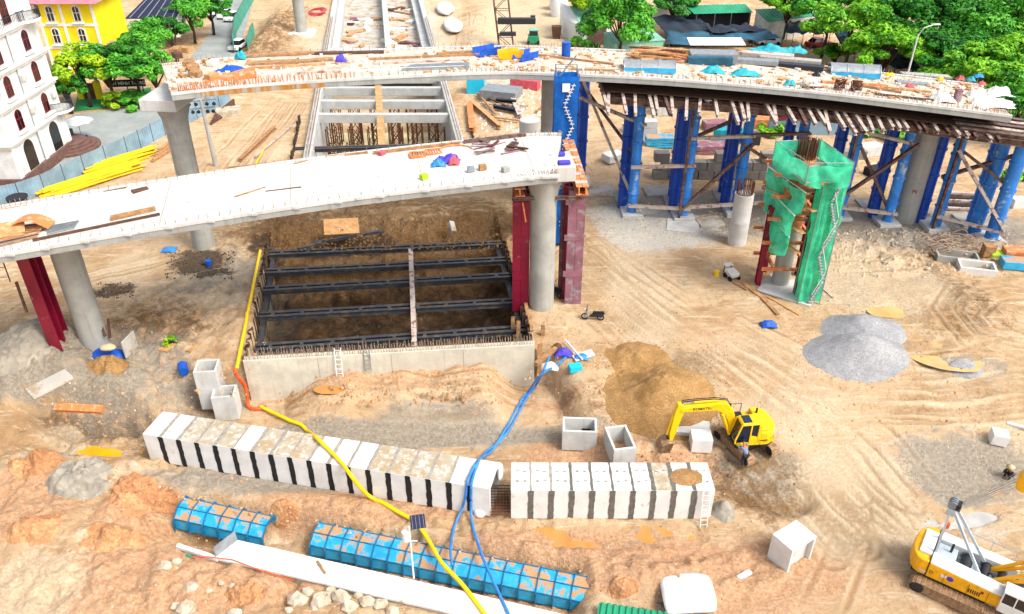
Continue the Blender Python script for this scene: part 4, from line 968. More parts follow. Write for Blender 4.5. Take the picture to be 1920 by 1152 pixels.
# bulging side nets on the left
LP = [((1440, 312), (1512, 362), 9.9, 8.2), ((1437, 350), (1490, 405), 8.0, 6.3), ((1438, 400), (1480, 445), 6.0, 4.4)]
for k, (pA, pB, z1, z0) in enumerate(LP):
    a = P(*pA, z1); b = P(*pB, z1); net_sheet((a.x, a.y, 0), (b.x, b.y, 0), z0, z1, 'green_net', t, .9, nu=14, nv=8, sag=.8, seed=k*7+30)
    MB().cyl((a.x, a.y, z1), (b.x, b.y, z1), .045, n=6).build('guard_rail', K['white_pipe'], t); MB().cyl((a.x, a.y, z1), (a.x+.4, a.y+1.6, z1), .035, n=6).build('guard_rail', K['white_pipe'], t)
    MB().beam((a.x, a.y, z0+.1), (b.x+1.0, b.y+.2, z0+.1), .5, .06).build('platform_board', K['plywood'], t)
    MB().cyl((a.x, a.y, z0-.1), (a.x, a.y, z1+.2), .04, n=6).build('rail_post', K['white_pipe'], t)
# stair tower in green net
sx0, sy0 = gx+.05, gy-.25; w, d = 1.75, 1.3
cc = [(sx0-w/2, sy0-d/2), (sx0+w/2, sy0-d/2), (sx0+w/2, sy0+d/2), (sx0-w/2, sy0+d/2)]
for (x, y) in cc: MB().cyl((x, y, -.2), (x, y, HS+.4), .035, n=6).build('stair_post', K['grey_metal'], t)
net_sheet((*cc[2], 0), (*cc[3], 0), .1, HS+.2, 'green_net', t, .5, seed=50); net_sheet((*cc[3], 0), (*cc[0], 0), .1, HS+.2, 'green_net', t, .5, seed=55)
net_sheet((*cc[1], 0), (*cc[2], 0), .1, HS+.2, 'green_net', t, .5, seed=58)
net_sheet((cc[0][0], cc[0][1]+.02, 0), (cc[0][0]+.75, cc[0][1]-.02, 0), .1, HS-.3, 'green_net', t, .25, seed=60)
for k in range(5):
    z = k*2.25+.1; a, b = (Vector((sx0-.05, sy0-d/2-.12, z)), Vector((sx0+.65, sy0-d/2-.12, z+2.1)))
    if k % 2: a.x, b.x = b.x, a.x
    fl = MB(); fl.beam(a+Vector((0, 0, 0)), b, .05, .12); o = fl.build('stair_stringer', K['white_pipe'], t)
    for j in range(8):
        p = a.lerp(b, (j+.5)/8); MB().box((p.x, p.y-.02, p.z), (.42, .22, .04)).build('tread', K['grey_metal'], t)
    MB().beam(a+Vector((0, -.2, 1.0)), b+Vector((0, -.2, 1.0)), .04, .04).build('hand_rail', K['white_pipe'], t)
# pale round stub column with starter bars
g = P(1381, 455, 0); t = thing('stub_column', 'pale round column stub with rusty starter bars at its top', 'pier', g)
MB().lathe((g.x, g.y, -.4), [(.84, 0), (.84, 2.6), (.86, 2.62), (.84, 2.66), (.84, 5.3), (.4, 5.32)], 24).build('shaft', K['conc_white'], t, smooth='auto')
m = MB()
for k in range(30):
    a = 2*math.pi*k/30; p = Vector((g.x+.7*math.cos(a), g.y+.7*math.sin(a), 4.8)); m.beam(p, p+Vector((random.uniform(-.08, .08), random.uniform(-.08, .08), 1.25)), .06, .06)
m.build('starter_bars', K['rebar'], t)
# pale round stub by the near deck's back
g = P(990, 262, 0); g = Vector((1.95, 87, 0)); t = thing('stub_column', 'white round concrete stub with faint number behind the near deck', 'pier', g)
MB().lathe((g.x, g.y, -.4), [(1.15, 0), (1.15, 4.6), (1.1, 4.65)], 26).build('shaft', K['conc_white'], t, smooth='auto')
# ================================================================ front: culverts, forms, machines, heaps
def local(loc, ang): return Matrix.Translation(loc) @ rz(ang)
def rect_tube(m, x0, x1, y0, y1, z0, z1, t):
    """box culvert piece open along x"""
    o = [(y0, z0), (y1, z0), (y1, z1), (y0, z1)]; i = [(y0+t, z0+t), (y1-t, z0+t), (y1-t, z1-t), (y0+t, z1-t)]
    v = [(x0, *p) for p in o]+[(x0, *p) for p in i]+[(x1, *p) for p in o]+[(x1, *p) for p in i]; f = []
    for k in range(4):
        n = (k+1) % 4; f += [(k, 8+k, 8+n, n), (4+k, 4+n, 12+n, 12+k), (k, n, 4+n, 4+k), (8+k, 12+k, 12+n, 8+n)]
    return m.add(v, f)
def culvert_row(pa, pb, zt, h, d, n, gap, label, seam, holes, dirty, last_gap=0):
    ax = (pb-pa); L = ax.length; a = math.atan2(ax.y, ax.x); T = local((pa.x, pa.y, zt-h), a)
    th = thing('culvert_row', label, 'culvert', (pa.x, pa.y, zt-h)); w = L/n
    for k in range(n):
        x0, x1 = k*w+gap/2, (k+1)*w-gap/2; m = MB(); m.T = T @ Matrix.Translation(((x0+x1)/2, 0, 0)) @ rz(random.uniform(-.006, .006)) @ Matrix.Translation((-(x0+x1)/2, 0, 0)); dz = random.uniform(-.012, .012)
        rect_tube(m, x0, x1, 0, d, dz, h+dz, .22); mat = K['culvert_dirty'] if dirty(k) else K['slab_white']
        o = m.build('culvert_segment', mat, th, bevel=.025)
        if holes:
            for hx in (.33, .72):
                for hy in (.32, .68):
                    q = MB(); q.T = T; q.cyl((x0+(x1-x0)*hx, d*hy+random.uniform(-.03, .03), h+dz-.02), (x0+(x1-x0)*hx, d*hy, h+dz+.012), .11, n=10); q.build('lifting_plug', K['mortar_pale'], o)
        if k < n-1:
            ys = []; m = MB(); m.T = T; xc = (k+1)*w; nz = 9
            jw = gap/2+seam
            rows = []
            for j in range(nz+1):
                z = h*j/nz*.995; e1, e2 = random.uniform(-.03, .03), random.uniform(-.03, .03)
                rows.append([(xc-jw+e1, -.018, z), (xc+jw+e2, -.018, z)])
            m.grid([[r[1], r[0]] for r in rows][::-1]); m.build('joint_seal', K['bitumen'] if not holes else K['mortar'], th)
            m = MB(); m.T = T; rows = []; jt = jw*random.uniform(.35, .8)
            for j in range(9):
                y = d*j/8*random.choice((1, 1)); e1, e2 = random.uniform(-.03, .03), random.uniform(-.03, .03); rows.append([(xc-jt+e1, y, h+.016), (xc+jt+e2, y, h+.016)])
            m.grid(rows); m.build('top_joint', K['mortar_pale'] if not holes or k < 2 else K['mortar'], th)
            m = MB(); m.T = T; m.b0(xc-gap/2-.01, xc+gap/2+.01, .05, d-.05, .05, h-.04); m.build('joint_filler', K['mortar'], th)
    return th, T, w
pa, pb = P(266, 814, -.6), P(919, 917, -.6)
culvert_row(pa, pb, -.6, 2.35, 2.35, 18, .05, 'long row of pale box culvert pieces with black seams, running from the left', .15, False, lambda k: k in (2, 3, 4, 6, 7, 8, 12, 13, 14, 15) or (k in (5, 10) and False))
pa2, pb2 = P(957, 920, -.5), P(1342, 920, -.5)
culvert_row(pa2, pb2, -.5, 2.4, 2.4, 10, .05, 'shorter row of white box culvert pieces with grey seams and lifting plugs', .15, True, lambda k: k in (7,))
# sand spill on the right row, ladder, sacks and rebar mat in the gap
def pebbles(n, boxpx, smin, smax, mat, label, seed):
    rn = random.Random(seed); m = MB()
    for i in range(n):
        px, py = rn.uniform(boxpx[0], boxpx[2]), rn.uniform(boxpx[1], boxpx[3]); g = G(px, py); z = g.z; s = rn.uniform(smin, smax)
        v = [(g.x+s*rn.uniform(.6, 1)*math.cos(a), g.y+s*rn.uniform(.6, 1)*math.sin(a), z-.03) for a in (.3, 1.6, 2.9, 4.2, 5.4)]; v.append((g.x+rn.uniform(-.2, .2)*s, g.y+rn.uniform(-.2, .2)*s, z+s*rn.uniform(.5, .9)))
        m.add(v, [(0, 1, 5), (1, 2, 5), (2, 3, 5), (3, 4, 5), (4, 0, 5)])
    m.build('scattered_stones', K[mat], kind='stuff', label=label, cat='stones')
def pile(px, py, rx, ry, h, mat, label, cat='heap', name='heap', ang=0, pw=1.3, seed=1, base=None, kind=None, nr=30, na=64, amp=.12, flat=0):
    g = base or G(px, py); m = MB(); ca, sa = math.cos(ang), math.sin(ang); rows = []
    R_, A_ = np.meshgrid(np.linspace(0, 1.12, nr), np.linspace(0, 2*np.pi, na, endpoint=False), indexing='ij')
    wob = 1+.28*fbm(np.cos(A_)*1.4+seed, np.sin(A_)*1.4+seed, 3, seed)
    u = R_*rx*np.cos(A_)*wob; v = R_*ry*np.sin(A_)*wob; X = g.x+u*ca-v*sa; Y = g.y+u*sa+v*ca
    rr = np.clip(R_, 0, 1); Z = h*(np.clip(1-np.maximum(rr-flat, 0)/(1-flat), 0, 1)**pw); Z = Z*(1-.15*np.exp(-(rr/.12)**2))
    Z = Z+amp*fbm(X*1.3, Y*1.3, 4, seed+3)*(1-rr)**.4*2+.04*fbm(X*5, Y*5, 2, seed+9)
    if base is None: gz = h_full(X, Y); Z = gz+Z-.16*(rr**6)-.02
    else: Z = g.z+Z-.03*rr**6
    for i in range(nr): rows.append([(X[i, k], Y[i, k], Z[i, k]) for k in range(na)]+[(X[i, 0], Y[i, 0], Z[i, 0])])
    m.grid(rows); return m.build(name, K[mat], smooth=True, label=label, cat=cat, kind=kind)
c = P(1285, 895, -.5); pile(0, 0, 1.15, .85, .18, 'sand', 'flat brown sand spill on top of the white culvert row', base=Vector((c.x, c.y, -.49)), amp=.03, nr=14, na=40, name='sand_spill')
p = G(1318, 985); ladder(Vector((p.x, p.y-.15, -2.95)), Vector((p.x, pa2.y-.08, -.25)), .42, 8, 'white_paint', 'white ladder leaning on the right end of the white culvert row')
t = thing('rebar_mat', 'rusty rebar mat lying in the gap between the two culvert rows', 'rebar mat', (P(938, 945, -2.6)))
g = P(938, 945, -2.6)
for k in range(13): MB().beam((g.x-.55+k*.09, g.y-1.0, g.z), (g.x-.55+k*.09, g.y+1.1, g.z+.5), .03, .03).build('bar', K['rebar'], t)
for k in range(11): MB().beam((g.x-.6, g.y-.95+k*.2, g.z+.05+k*.047), (g.x+.6, g.y-.95+k*.2, g.z+.05+k*.047), .03, .03).build('bar', K['rebar'], t)
def sack(px, py, w, d, h, mat, label, z=None, name='sack', ang=0, cat='sack', amp=.25, seed=0, group=None):
    g = G(px, py); 
    if z is not None: g = P(px, py, z)
    m = MB(); rows = []; nu, nv = 18, 9
    for j in range(nv+1):
        ph = -math.pi/2*.8+(math.pi*.9)*j/nv; r = []
        for i in range(nu+1):
            a = 2*math.pi*(i % nu)/nu; k = 1+amp*2*float(fbm(np.array([math.cos(a)*1.7+seed]), np.array([math.sin(a)*1.7+j*.35+seed]), 3, 7)[0])
            x, y, zz = w/2*math.cos(a)*math.cos(ph)*k, d/2*math.sin(a)*math.cos(ph)*k, h*(.45+.5*math.sin(ph))*(1+.3*(k-1))
            r.append((g.x+x*math.cos(ang)-y*math.sin(ang), g.y+x*math.sin(ang)+y*math.cos(ang), g.z+zz))
        rows.append(r)
    m.grid(rows); return m.build(name, K[mat], smooth=True, label=label, cat=cat, group=group)
sack(899, 968, .7, .6, .55, 'tarp_white', 'crumpled white sack by the right end of the long culvert row', seed=3)
sack(937, 893, .5, 1.4, .9, 'tarp_white', 'white plastic sheet bunched at the open end of the long culvert row', z=-1.6, seed=5)
pile(1355, 958, .95, .9, .8, 'greymud', 'grey mud heap at the right end of the white culvert row', seed=8, amp=.25)
# open concrete boxes
def open_box(px, py, w, d, h, ang, label, t=.16, mat='conc_white', tilt=0, name='concrete_box', win=None, sink=.05):
    g = G(px, py); th = thing(name, label, 'concrete box', g); T = local((g.x, g.y, g.z-sink), math.radians(ang)) @ Matrix.Rotation(math.radians(tilt), 4, 'X')
    for (x0, x1, y0, y1) in ((-w/2, w/2, -d/2, -d/2+t), (-w/2, w/2, d/2-t, d/2), (-w/2, -w/2+t, -d/2+t+.002, d/2-t-.002), (w/2-t, w/2, -d/2+t+.002, d/2-t-.002)):
        m = MB(); m.T = T; m.b0(x0, x1, y0, y1, 0, h); m.build('side', K[mat], th, bevel=.02)
    m = MB(); m.T = T; m.b0(-w/2+t, w/2-t, -d/2+t, d/2-t, .02, .15); m.build('floor', K['conc'], th)
    if win:
        m = MB(); m.T = T; m.b0(win[0], win[1], d/2-t-.03, d/2-t-.002, win[2], win[3]); m.build('opening', K['dark_metal'], th)
    return th, T
open_box(404, 754, 1.55, 1.5, 3.3, 6, 'tall open concrete box at the left end of the concrete wall')
open_box(430, 776, 1.6, 1.4, 2.1, 8, 'open concrete box in front of the tall one by the orange hose')
open_box(1085, 830, 2.3, 1.5, 1.65, -3, 'wide open concrete box behind the gap between culvert rows', win=(.2, .8, .3, .8))
open_box(1160, 850, 1.5, 2.3, 1.45, 10, 'open concrete box close behind the white culvert row')
open_box(1827, 512, 2.9, 1.5, .9, -14, 'white open concrete trough lying right of the grey rubble', mat='slab_white', tilt=4)
open_box(1790, 492, 3.4, 1.6, .9, -14, 'grey concrete box with debris left of the white trough', mat='conc')
# overturned box bottom right
g = G(1478, 1048); T = local((g.x, g.y, g.z-.1), math.radians(32)); th = thing('concrete_box', 'large white box culvert piece standing alone with its open end facing right', 'concrete box', g)
m = MB(); m.T = T @ Matrix.Translation((0, 0, 0)) @ rz(math.radians(-90)); rect_tube(m, -.75, .75, -1.0, 1.0, 0, 2.1, .17); m.build('ring', K['slab_white'], th, bevel=.05)
m = MB(); m.T = T; m.b0(-.82, .82, -.45, -.38, .18, 1.92); m.build('web', K['conc_white'], th)
# cube and slab by the excavator
slab(1312, 838, 1.35, 1.15, 1.1, -3, 'slab_white', 'pale concrete cube below the excavator arm', (0, 0), 'block', 'concrete_block', bev=.04)
slab(1298, 806, 2.3, 1.3, .35, -8, 'conc_white', 'flat grey concrete slab behind the pale cube', (4, 0), bev=.03)
slab(1868, 828, 1.0, .9, .85, -15, 'slab_white', 'lone white concrete block at the right edge', (0, 4), 'block', 'concrete_block', bev=.05)
slab(94, 722, 1.3, 2.6, .22, -42, 'conc_dirty', 'dirty white slab lying below the left crimson column', (4, 0), bev=.03)
slab(1905, 800, 1.2, .3, .2, -25, 'conc_white', 'short white kerb stone at the right edge', cat='kerb stone', name='kerb_stone')
slab(1395, 1080, .95, .3, .18, 30, 'slab_white', 'small white stone beam on clay right of the pale dome slab', cat='stone', name='stone_beam')
slab(1280, 425, 3.0, 2.6, .18, -12, 'conc_white', 'thin white slab in the slurry before the blue towers'); slab(1330, 418, 2.4, 1.8, .25, 10, 'conc_dirty', 'tan slab beside the round column stub')
slab(1235, 360, 3.0, 2.4, .2, 5, 'conc', 'grey slab between the second and third blue towers'); slab(1120, 360, 3.4, 2.8, .2, 0, 'conc_dirty', 'dirty slab at the foot of the first blue tower')
slab(1480, 545, 4.4, 3.2, .15, -35, 'conc_white', 'pale blinding slab beneath the green netted scaffold')
# big pale slab leaning at the bottom
g = G(1288, 1122); m = MB(); rows = []
for j in range(9):
    r = []
    for i in range(11):
        u, v = i/10*2-1, j/8*2-1; k = 1-.10*(abs(u)**3)*(abs(v)**3); r.append((g.x+u*1.42*k, g.y+v*1.25*k+.1*u, g.z+.55-.18*u*u-.15*v*v+.03*random.random()))
    rows.append(r)
m.grid(rows); m.build('curved_slab', K['slab_white'], smooth=True, solid=.3, label='big pale rounded slab at the end of the blue pipe forms', cat='slab')
# ---------------------------------------------------------------- blue pipe forms
def form_run(pa, pb, label, n, r=.95, bury=0):
    th = thing('pipe_form', label, 'pipe form', pa); d = (pb-pa); L = d.length; d.normalize(); nn = Vector((-d.y, d.x, 0)); z = Vector((0, 0, 1))
    ang = [200, 245, 290, 335, 20, 50][::1]
    ang = [-25, 25, 62, 90, 118, 150, 185]
    pts = [nn*u_+z*v_ for u_, v_ in ((-.8, -.7), (-.74, .05), (-.15, .5), (.6, .52), (.8, .1), (.8, -.7))]
    for k in range(n):
        a = pa+d*(L*k/n+.02); b = pa+d*(L*(k+1)/n-.02); m = MB(); q = [a+p for p in pts]+[b+p for p in pts]; N = len(pts)
        m.add(q, [(i, i+1, N+i+1, N+i) for i in range(N-1)]); m.build('form_panel', K['blue_form'] if k >= bury else K['greymud'], th, solid=.03)
    for k in range(n+1):
        a = pa+d*(L*k/n); m = MB()
        o = [p*1.0 for p in pts]; e = [p*1.24 for p in pts]; N = len(pts); q = [a+p-d*.02 for p in o]+[a+p-d*.02 for p in e]+[a+p+d*.02 for p in o]+[a+p+d*.02 for p in e]
        f = []
        for i in range(N-1): f += [(i, N+i, N+i+1, i+1), (2*N+i, 2*N+i+1, 3*N+i+1, 3*N+i), (N+i, 3*N+i, 3*N+i+1, N+i+1)]
        m.add(q, f); m.build('rib', K['blue_rib'], th)
    for p in (pts[0]*1.03, pts[1]*1.03, pts[2]*1.03, pts[3]*1.03):
        MB().beam(pa+p, pb+p, .06, .06).build('stringer', K['blue_rib'], th)
    return th
form_run(P(340, 958, -3.5), P(505, 994, -3.55), 'left run of ribbed blue pipe forms half buried in clay', 6, bury=0)
form_run(P(592, 1006, -3.52), P(1240, 1140, -3.45), 'long right run of ribbed blue pipe forms lying in the trench', 21)
# dirt patches over the forms
for i, (px, py, rx) in enumerate(((540, 990, .9), (300, 950, 1.3), (1170, 1098, .9), (985, 1058, .8), (700, 1000, .7))):
    pile(px, py, rx*1.3, rx*.8, .5, 'clay', ['clay clod heap between the two runs of blue forms', 'clay heap on the buried left end of the blue forms', 'clay heap over the right end of the blue forms', 'clay heap behind the middle of the blue forms', 'clay heap behind the left end of the long blue forms'][i], seed=20+i, amp=.3, nr=16, na=36, name='clay_heap')
# white slab walkway
th = thing('slab_walkway', 'long white slab walkway in front of the blue forms', 'walkway', P(400, 1046, -2.5))
fa, fb = P(399, 1046, -2.45), P(1010, 1187, -2.45); ba, bb = P(442, 1012, -2.45), P(1130, 1168, -2.45)
fb = fa+(fb-fa)*1.35; bb = ba+(bb-ba)*1.35
n = 15
for k in range(n):
    u, v = k/n+.0008, (k+1)/n-.0008; m = MB(); top = [fa.lerp(fb, u), fa.lerp(fb, v), ba.lerp(bb, v), ba.lerp(bb, u)]; dz = random.uniform(-.015, .015)
    top = [Vector((p.x, p.y, p.z+dz)) for p in top]; m.hexa([p-Vector((0, 0, .16)) for p in top]+top); m.build('slab', K['slab_white'], th, bevel=.012)
m = MB(); dd = (ba-fa)*.06; m.hexa([fa+dd-Vector((0, 0, .95)), fb+dd-Vector((0, 0, .95)), bb-dd-Vector((0, 0, .95)), ba-dd-Vector((0, 0, .95)), fa+dd-Vector((0, 0, .18)), fb+dd-Vector((0, 0, .18)), bb-dd-Vector((0, 0, .18)), ba-dd-Vector((0, 0, .18))]); m.build('supporting_wall', K['conc_dirty'], th)
m = MB(); m.beam(fa+Vector((.15, .05, .35)), ba+Vector((.1, -.05, .35)), .05, .85); m.build('end_panel', K['grey_metal'], label='grey upright end panel at the left end of the white walkway', cat='panel')
MB().beam(fa.lerp(fb, .0)+Vector((-2.4, .95, -.1)), fa+Vector((.3, -.02, -.1)), .25, .22).build('white_beam', K['slab_white'], label='white beam end left of the grey end panel', cat='beam')
for i, (dx, c) in enumerate(((-.5, 'green_roof'), (-1.5, 'green_roof'))): MB().box(fa+Vector((dx, .1-dx*.35-.35, -.5)), (.5, .12, .7), rz(-.4)).build('green_sheet', K[c], label=['green steel panel under the white beam end', 'smaller green steel panel left of the other one'][i], cat='panel')
q = fa.lerp(fb, .05); MB().tube([fa+Vector((-1.3, .1, -.15)), fa+Vector((-.3, 0, .08)), fa+Vector((1.2, -.2, .06)), fa+Vector((3, -.95, .05)), fa+Vector((5, -1.6, .03))], .035, 6).build('red_cable', K['hose_orange'], label='thin red cable along the left end of the white walkway', cat='cable')
MB().beam(P(595, 1052, -2.35), P(610, 1075, -2.35), .12, .08).build('wood_stick', K['wood'], label='short wooden stick on the white walkway', cat='stick')
# green corrugated sheet at the bottom
a, b = P(1123, 1129, -2.2), P(1330, 1160, -2.4); m = MB(); rows = []; n = 70
for i in range(n+1):
    p = a.lerp(b, i/n); zz = .05*(1 if (i//2) % 2 else -1); rows.append([p+Vector((0, 0, zz)), p+Vector((-.35, -1.6, zz-.25))])
m.grid(rows); m.build('corrugated_sheet', K['green_roof'], solid=.01, label='green corrugated roofing sheet at the bottom edge', cat='roof sheet')
for k in range(2): p = P(1140+k*150, 1140, -2.9); MB().box((p.x, p.y-.6, -2.75), (.15, 1.0, .8)).build('timber_bearer', K['wood'], label=['timber bearer under the left end of the green sheet', 'timber bearer under the right end of the green sheet'][k], cat='bearer')
# solar camera mast
g = P(776, 1085, -2.45); t = thing('camera_mast', 'slim white mast with solar panel and camera housing beside the blue forms', 'mast', g)
MB().cyl(g, g+Vector((0, .05, 4.1)), .05, n=8).build('pole', K['white_pipe'], t)
MB().cyl(g+Vector((-.22, 0, 3.1)), g+Vector((-.22, 0, 3.75)), .2, n=14).build('camera_housing', K['white_pipe'], t, smooth='auto')
MB().beam(g+Vector((-.4, 0, 3.05)), g+Vector((.4, 0, 3.05)), .05, .05).build('bracket', K['white_pipe'], t)
m = MB(); m.T = Matrix.Translation(g+Vector((.45, .3, 4.2))) @ rz(.2) @ Matrix.Rotation(math.radians(38), 4, 'X'); m.box((0, 0, 0), (.8, .75, .05)); sp = m.build('solar_panel', K['solar'], t)
for k in range(4):
    m = MB(); m.T = Matrix.Translation(g+Vector((.45, .3, 4.2))) @ rz(.2) @ Matrix.Rotation(math.radians(38), 4, 'X'); m.box((-.3+.2*k, 0, .027), (.012, .75, .006)); m.build('cell_line', K['grey_metal'], sp)
# ---------------------------------------------------------------- hoses
def path(pts):
    out = []
    for p in pts:
        if len(p) == 3: out.append(P(*p))
        else: q = G(p[0], p[1]); out.append(Vector((q.x, q.y, q.z+.12)))
    out = smooth_path(out, 10)
    for q in out: q.z = max(q.z, HZ(q.x, q.y)+.09)
    return out
def hose(pts, r, mat, label): MB().tube(path(pts), r, 8).build('hose', K[mat], smooth=True, label=label, cat='hose')
hose([(488, 470, .5), (478, 520, .5), (466, 580, .5), (454, 640, .6), (444, 690, .9)], .13, 'hose_yellow', 'yellow hose running along the left rim of the pit')
hose([(440, 688, .9), (444, 705, .3), (458, 722, -1.0), (464, 745, -2.0), (466, 762, -2.6), (480, 768, -2.75), (500, 764, -2.8)], .14, 'hose_orange', 'orange hose between the concrete box and the wall end')
hose([(488, 765), (540, 790), (575, 810), (592, 820, -.45), (615, 842, -.45), (640, 868, -.45), (658, 892, -.5), (676, 915, -1.6), (700, 938), (760, 970), (782, 985), (803, 1015), (828, 1055, -2.35), (870, 1100, -2.35), (915, 1160, -2.35)], .13, 'hose_yellow', 'long yellow hose crossing the culvert row to the white walkway')
hose([(1062, 672), (1040, 690), (1015, 705), (985, 745), (955, 795), (930, 835), (905, 858), (893, 868, -.45), (884, 885, -.45), (876, 905, -.45), (873, 930, -1.4), (866, 955, -2.5), (852, 990), (845, 1030, -2.4), (848, 1060, -2.4)], .085, 'hose_blue', 'blue hose dropping over the right end of the long culvert row')
hose([(1030, 672), (1018, 700), (1002, 730), (960, 800), (922, 848), (899, 862, -.45), (890, 885, -.45), (884, 910, -.45), (883, 940, -1.8), (886, 985), (903, 1040, -2.3), (925, 1090, -2.36), (958, 1160, -2.36)], .085, 'hose_blue', 'second blue hose curving on to the white walkway')
# ---------------------------------------------------------------- heaps of gravel and sand
pile(1606, 664, 4.4, 2.9, 1.9, 'gravel', 'front grey gravel heap', seed=2, pw=1.3, name='gravel_heap', cat='gravel heap')
pile(1618, 622, 3.7, 2.8, 1.5, 'gravel', 'rear grey gravel heap, behind the front one', seed=12, pw=1.3, name='gravel_heap', cat='gravel heap')
pile(1812, 690, 1.6, 1.0, .25, 'gravel', 'thin scatter of grey gravel right of the heaps', seed=14, pw=1, amp=.05, name='gravel_heap', cat='gravel heap')
pile(1240, 748, 4.5, 3.7, 2.2, 'sand', 'broad brown sand heap behind the excavator arm', seed=4, pw=1.45, name='sand_heap', cat='sand heap', amp=.3, nr=40, na=90)
pile(1195, 672, 3.0, 2.4, .7, 'sand', 'low brown sand heap furthest back', seed=17, pw=1.6, name='sand_heap', cat='sand heap', amp=.25)
pile(205, 690, 1.6, 1.2, 1.1, 'sand', 'earth mound under the blue tarpaulin', seed=18, amp=.2, name='earth_mound')
pile(45, 685, 2.8, 2.4, 1.2, 'greymud', 'grey cement spoil heap at the left edge', seed=19, amp=.35, name='spoil_heap')
pebbles(700, (1110, 640, 1370, 815), .04, .12, 'sand', 'loose sand lumps spilled round the sand heap', 31); pebbles(500, (1490, 570, 1730, 715), .04, .12, 'gravel', 'loose gravel spilled round the gravel heaps', 32)
pile(150, 905, 2.4, 1.7, 1.0, 'greymud', 'grey clod heap left of the buried blue forms', seed=51, amp=.6, name='spoil_heap'); pile(70, 865, 2.2, 1.5, .8, 'clay', 'orange spoil heap at the left edge below the slab', seed=52, amp=.6, name='spoil_heap'); pile(255, 940, 1.5, 1.6, 1.2, 'clay', 'steep clay lump at the left end of the trench', seed=53, amp=.6, name='spoil_heap', pw=.9); pile(210, 1010, 2.4, 1.4, .7, 'clay', 'broad clay heap in the left foreground', seed=54, amp=.6, name='spoil_heap'); pile(60, 985, 2.0, 1.5, .7, 'clay', 'clay heap at the left edge of the foreground', seed=55, amp=.5, name='spoil_heap')
pile(455, 1125, 1.6, .9, .4, 'clay', 'low clay heap among the rubble', seed=56, amp=.4, name='spoil_heap')
# tarp on the mound
def tarp(px, py, w, d, h, mat, label, seed=0, z=None, name='tarpaulin', cat='tarpaulin'):
    g = G(px, py) if z is None else P(px, py, z); N = 16; m = MB(); rows = []
    for j in range(N+1):
        r = []
        for i in range(N+1):
            u, v = i/N*2-1, j/N*2-1; rad = min(1, math.hypot(u, v)/1.15); e = float(fbm(np.array([u*2.5+seed]), np.array([v*2.5+seed]), 4, seed)[0])
            r.append((g.x+u*w/2*(1+.3*e), g.y+v*d/2*(1+.3*e), g.z+.06+h*(1-rad**2)+h*.7*e*(1-rad*.5)))
        rows.append(r)
    m.grid(rows); return m.build(name, K[mat], smooth=True, label=label, cat=cat, solid=.01)
tarp(202, 672, 2.6, 1.9, .8, 'tarp_blue', 'crumpled blue tarpaulin over the mound by the left pier', 3)
g = G(203, 672); sack(204, 656, 1.1, .7, .45, 'cloth_tan', 'cream sack lying on the blue tarpaulin', z=g.z+1.2, seed=9)
tarp(1441, 611, 1.2, .9, .35, 'tarp_blue', 'small crumpled blue sheet on the sand road', 6)
tarp(318, 470, 1.3, 1.0, .25, 'hose_blue', 'pale blue plastic sheet left of the far pier foot', 7)
# drum
def drum(px, py, r, L, ang, mat, label, lying=True, z=None):
    g = G(px, py) if z is None else P(px, py, z); t = thing('drum', label, 'drum', g); a = math.radians(ang); d = Vector((math.cos(a), math.sin(a), 0))
    if lying: p0, p1 = g-d*L/2+Vector((0, 0, r)), g+d*L/2+Vector((0, 0, r))
    else: p0, p1 = g+Vector((0, 0, -.03)), g+Vector((0, 0, L))
    MB().cyl(p0, p1, r, n=18).build('body', K[mat], t, smooth='auto')
    for f in (.03, .33, .66, .97):
        c = p0.lerp(p1, f); e = (p1-p0).normalized()*.02; MB().cyl(c-e, c+e, r*1.05, n=18).build('hoop', K[mat], t, smooth='auto')
drum(345, 698, .33, .95, 115, 'plastic_blue', 'blue plastic drum lying on the mud left of the concrete boxes')
drum(1343, 517, .22, .45, 0, 'yellow', 'small yellow drum on the earth road', False)
drum(392, 498, .25, .5, 20, 'plastic_blue', 'small dark blue drum by the black spoil', False); drum(386, 455, .22, .6, 0, 'dark_metal', 'dark can beside the foot of the far pier', False)
# planks by the mound, orange plate, boards
for i, (a, b) in enumerate((((205, 652), (216, 612)), ((213, 655), (228, 618)))):
    pa, pb = G(*a), G(*b); MB().beam(pa+Vector((0, 0, 1.0)), Vector((pb.x, pa.y+.8, pa.z+2.2)), .2, .06).build('timber_plank', K['wood_dark'], label=['left of two planks leaning by the left pier foot', 'right of two planks leaning by the left pier foot'][i], cat='plank')
slab(247, 660, .12, 1.6, 1.4, -8, 'conc_dirty', 'upright board beside the blue tarpaulin', cat='board', name='board')
slab(150, 768, 3.2, .5, .35, -4, 'orange_steel', 'rusty orange plate edge in the muddy hollow', cat='plate', name='steel_plate', tilt=(25, 0))
for i, (px, py) in enumerate(((318, 652), (362, 652), (310, 650), (375, 595))): slab(px, py, .45, 1.1, .08, -20, 'plywood', ['tan board left of the blue drum', 'tan board above the blue drum', 'tan board furthest left above the drum', 'tan board on the slope above the drum'][i], cat='board', name='board')
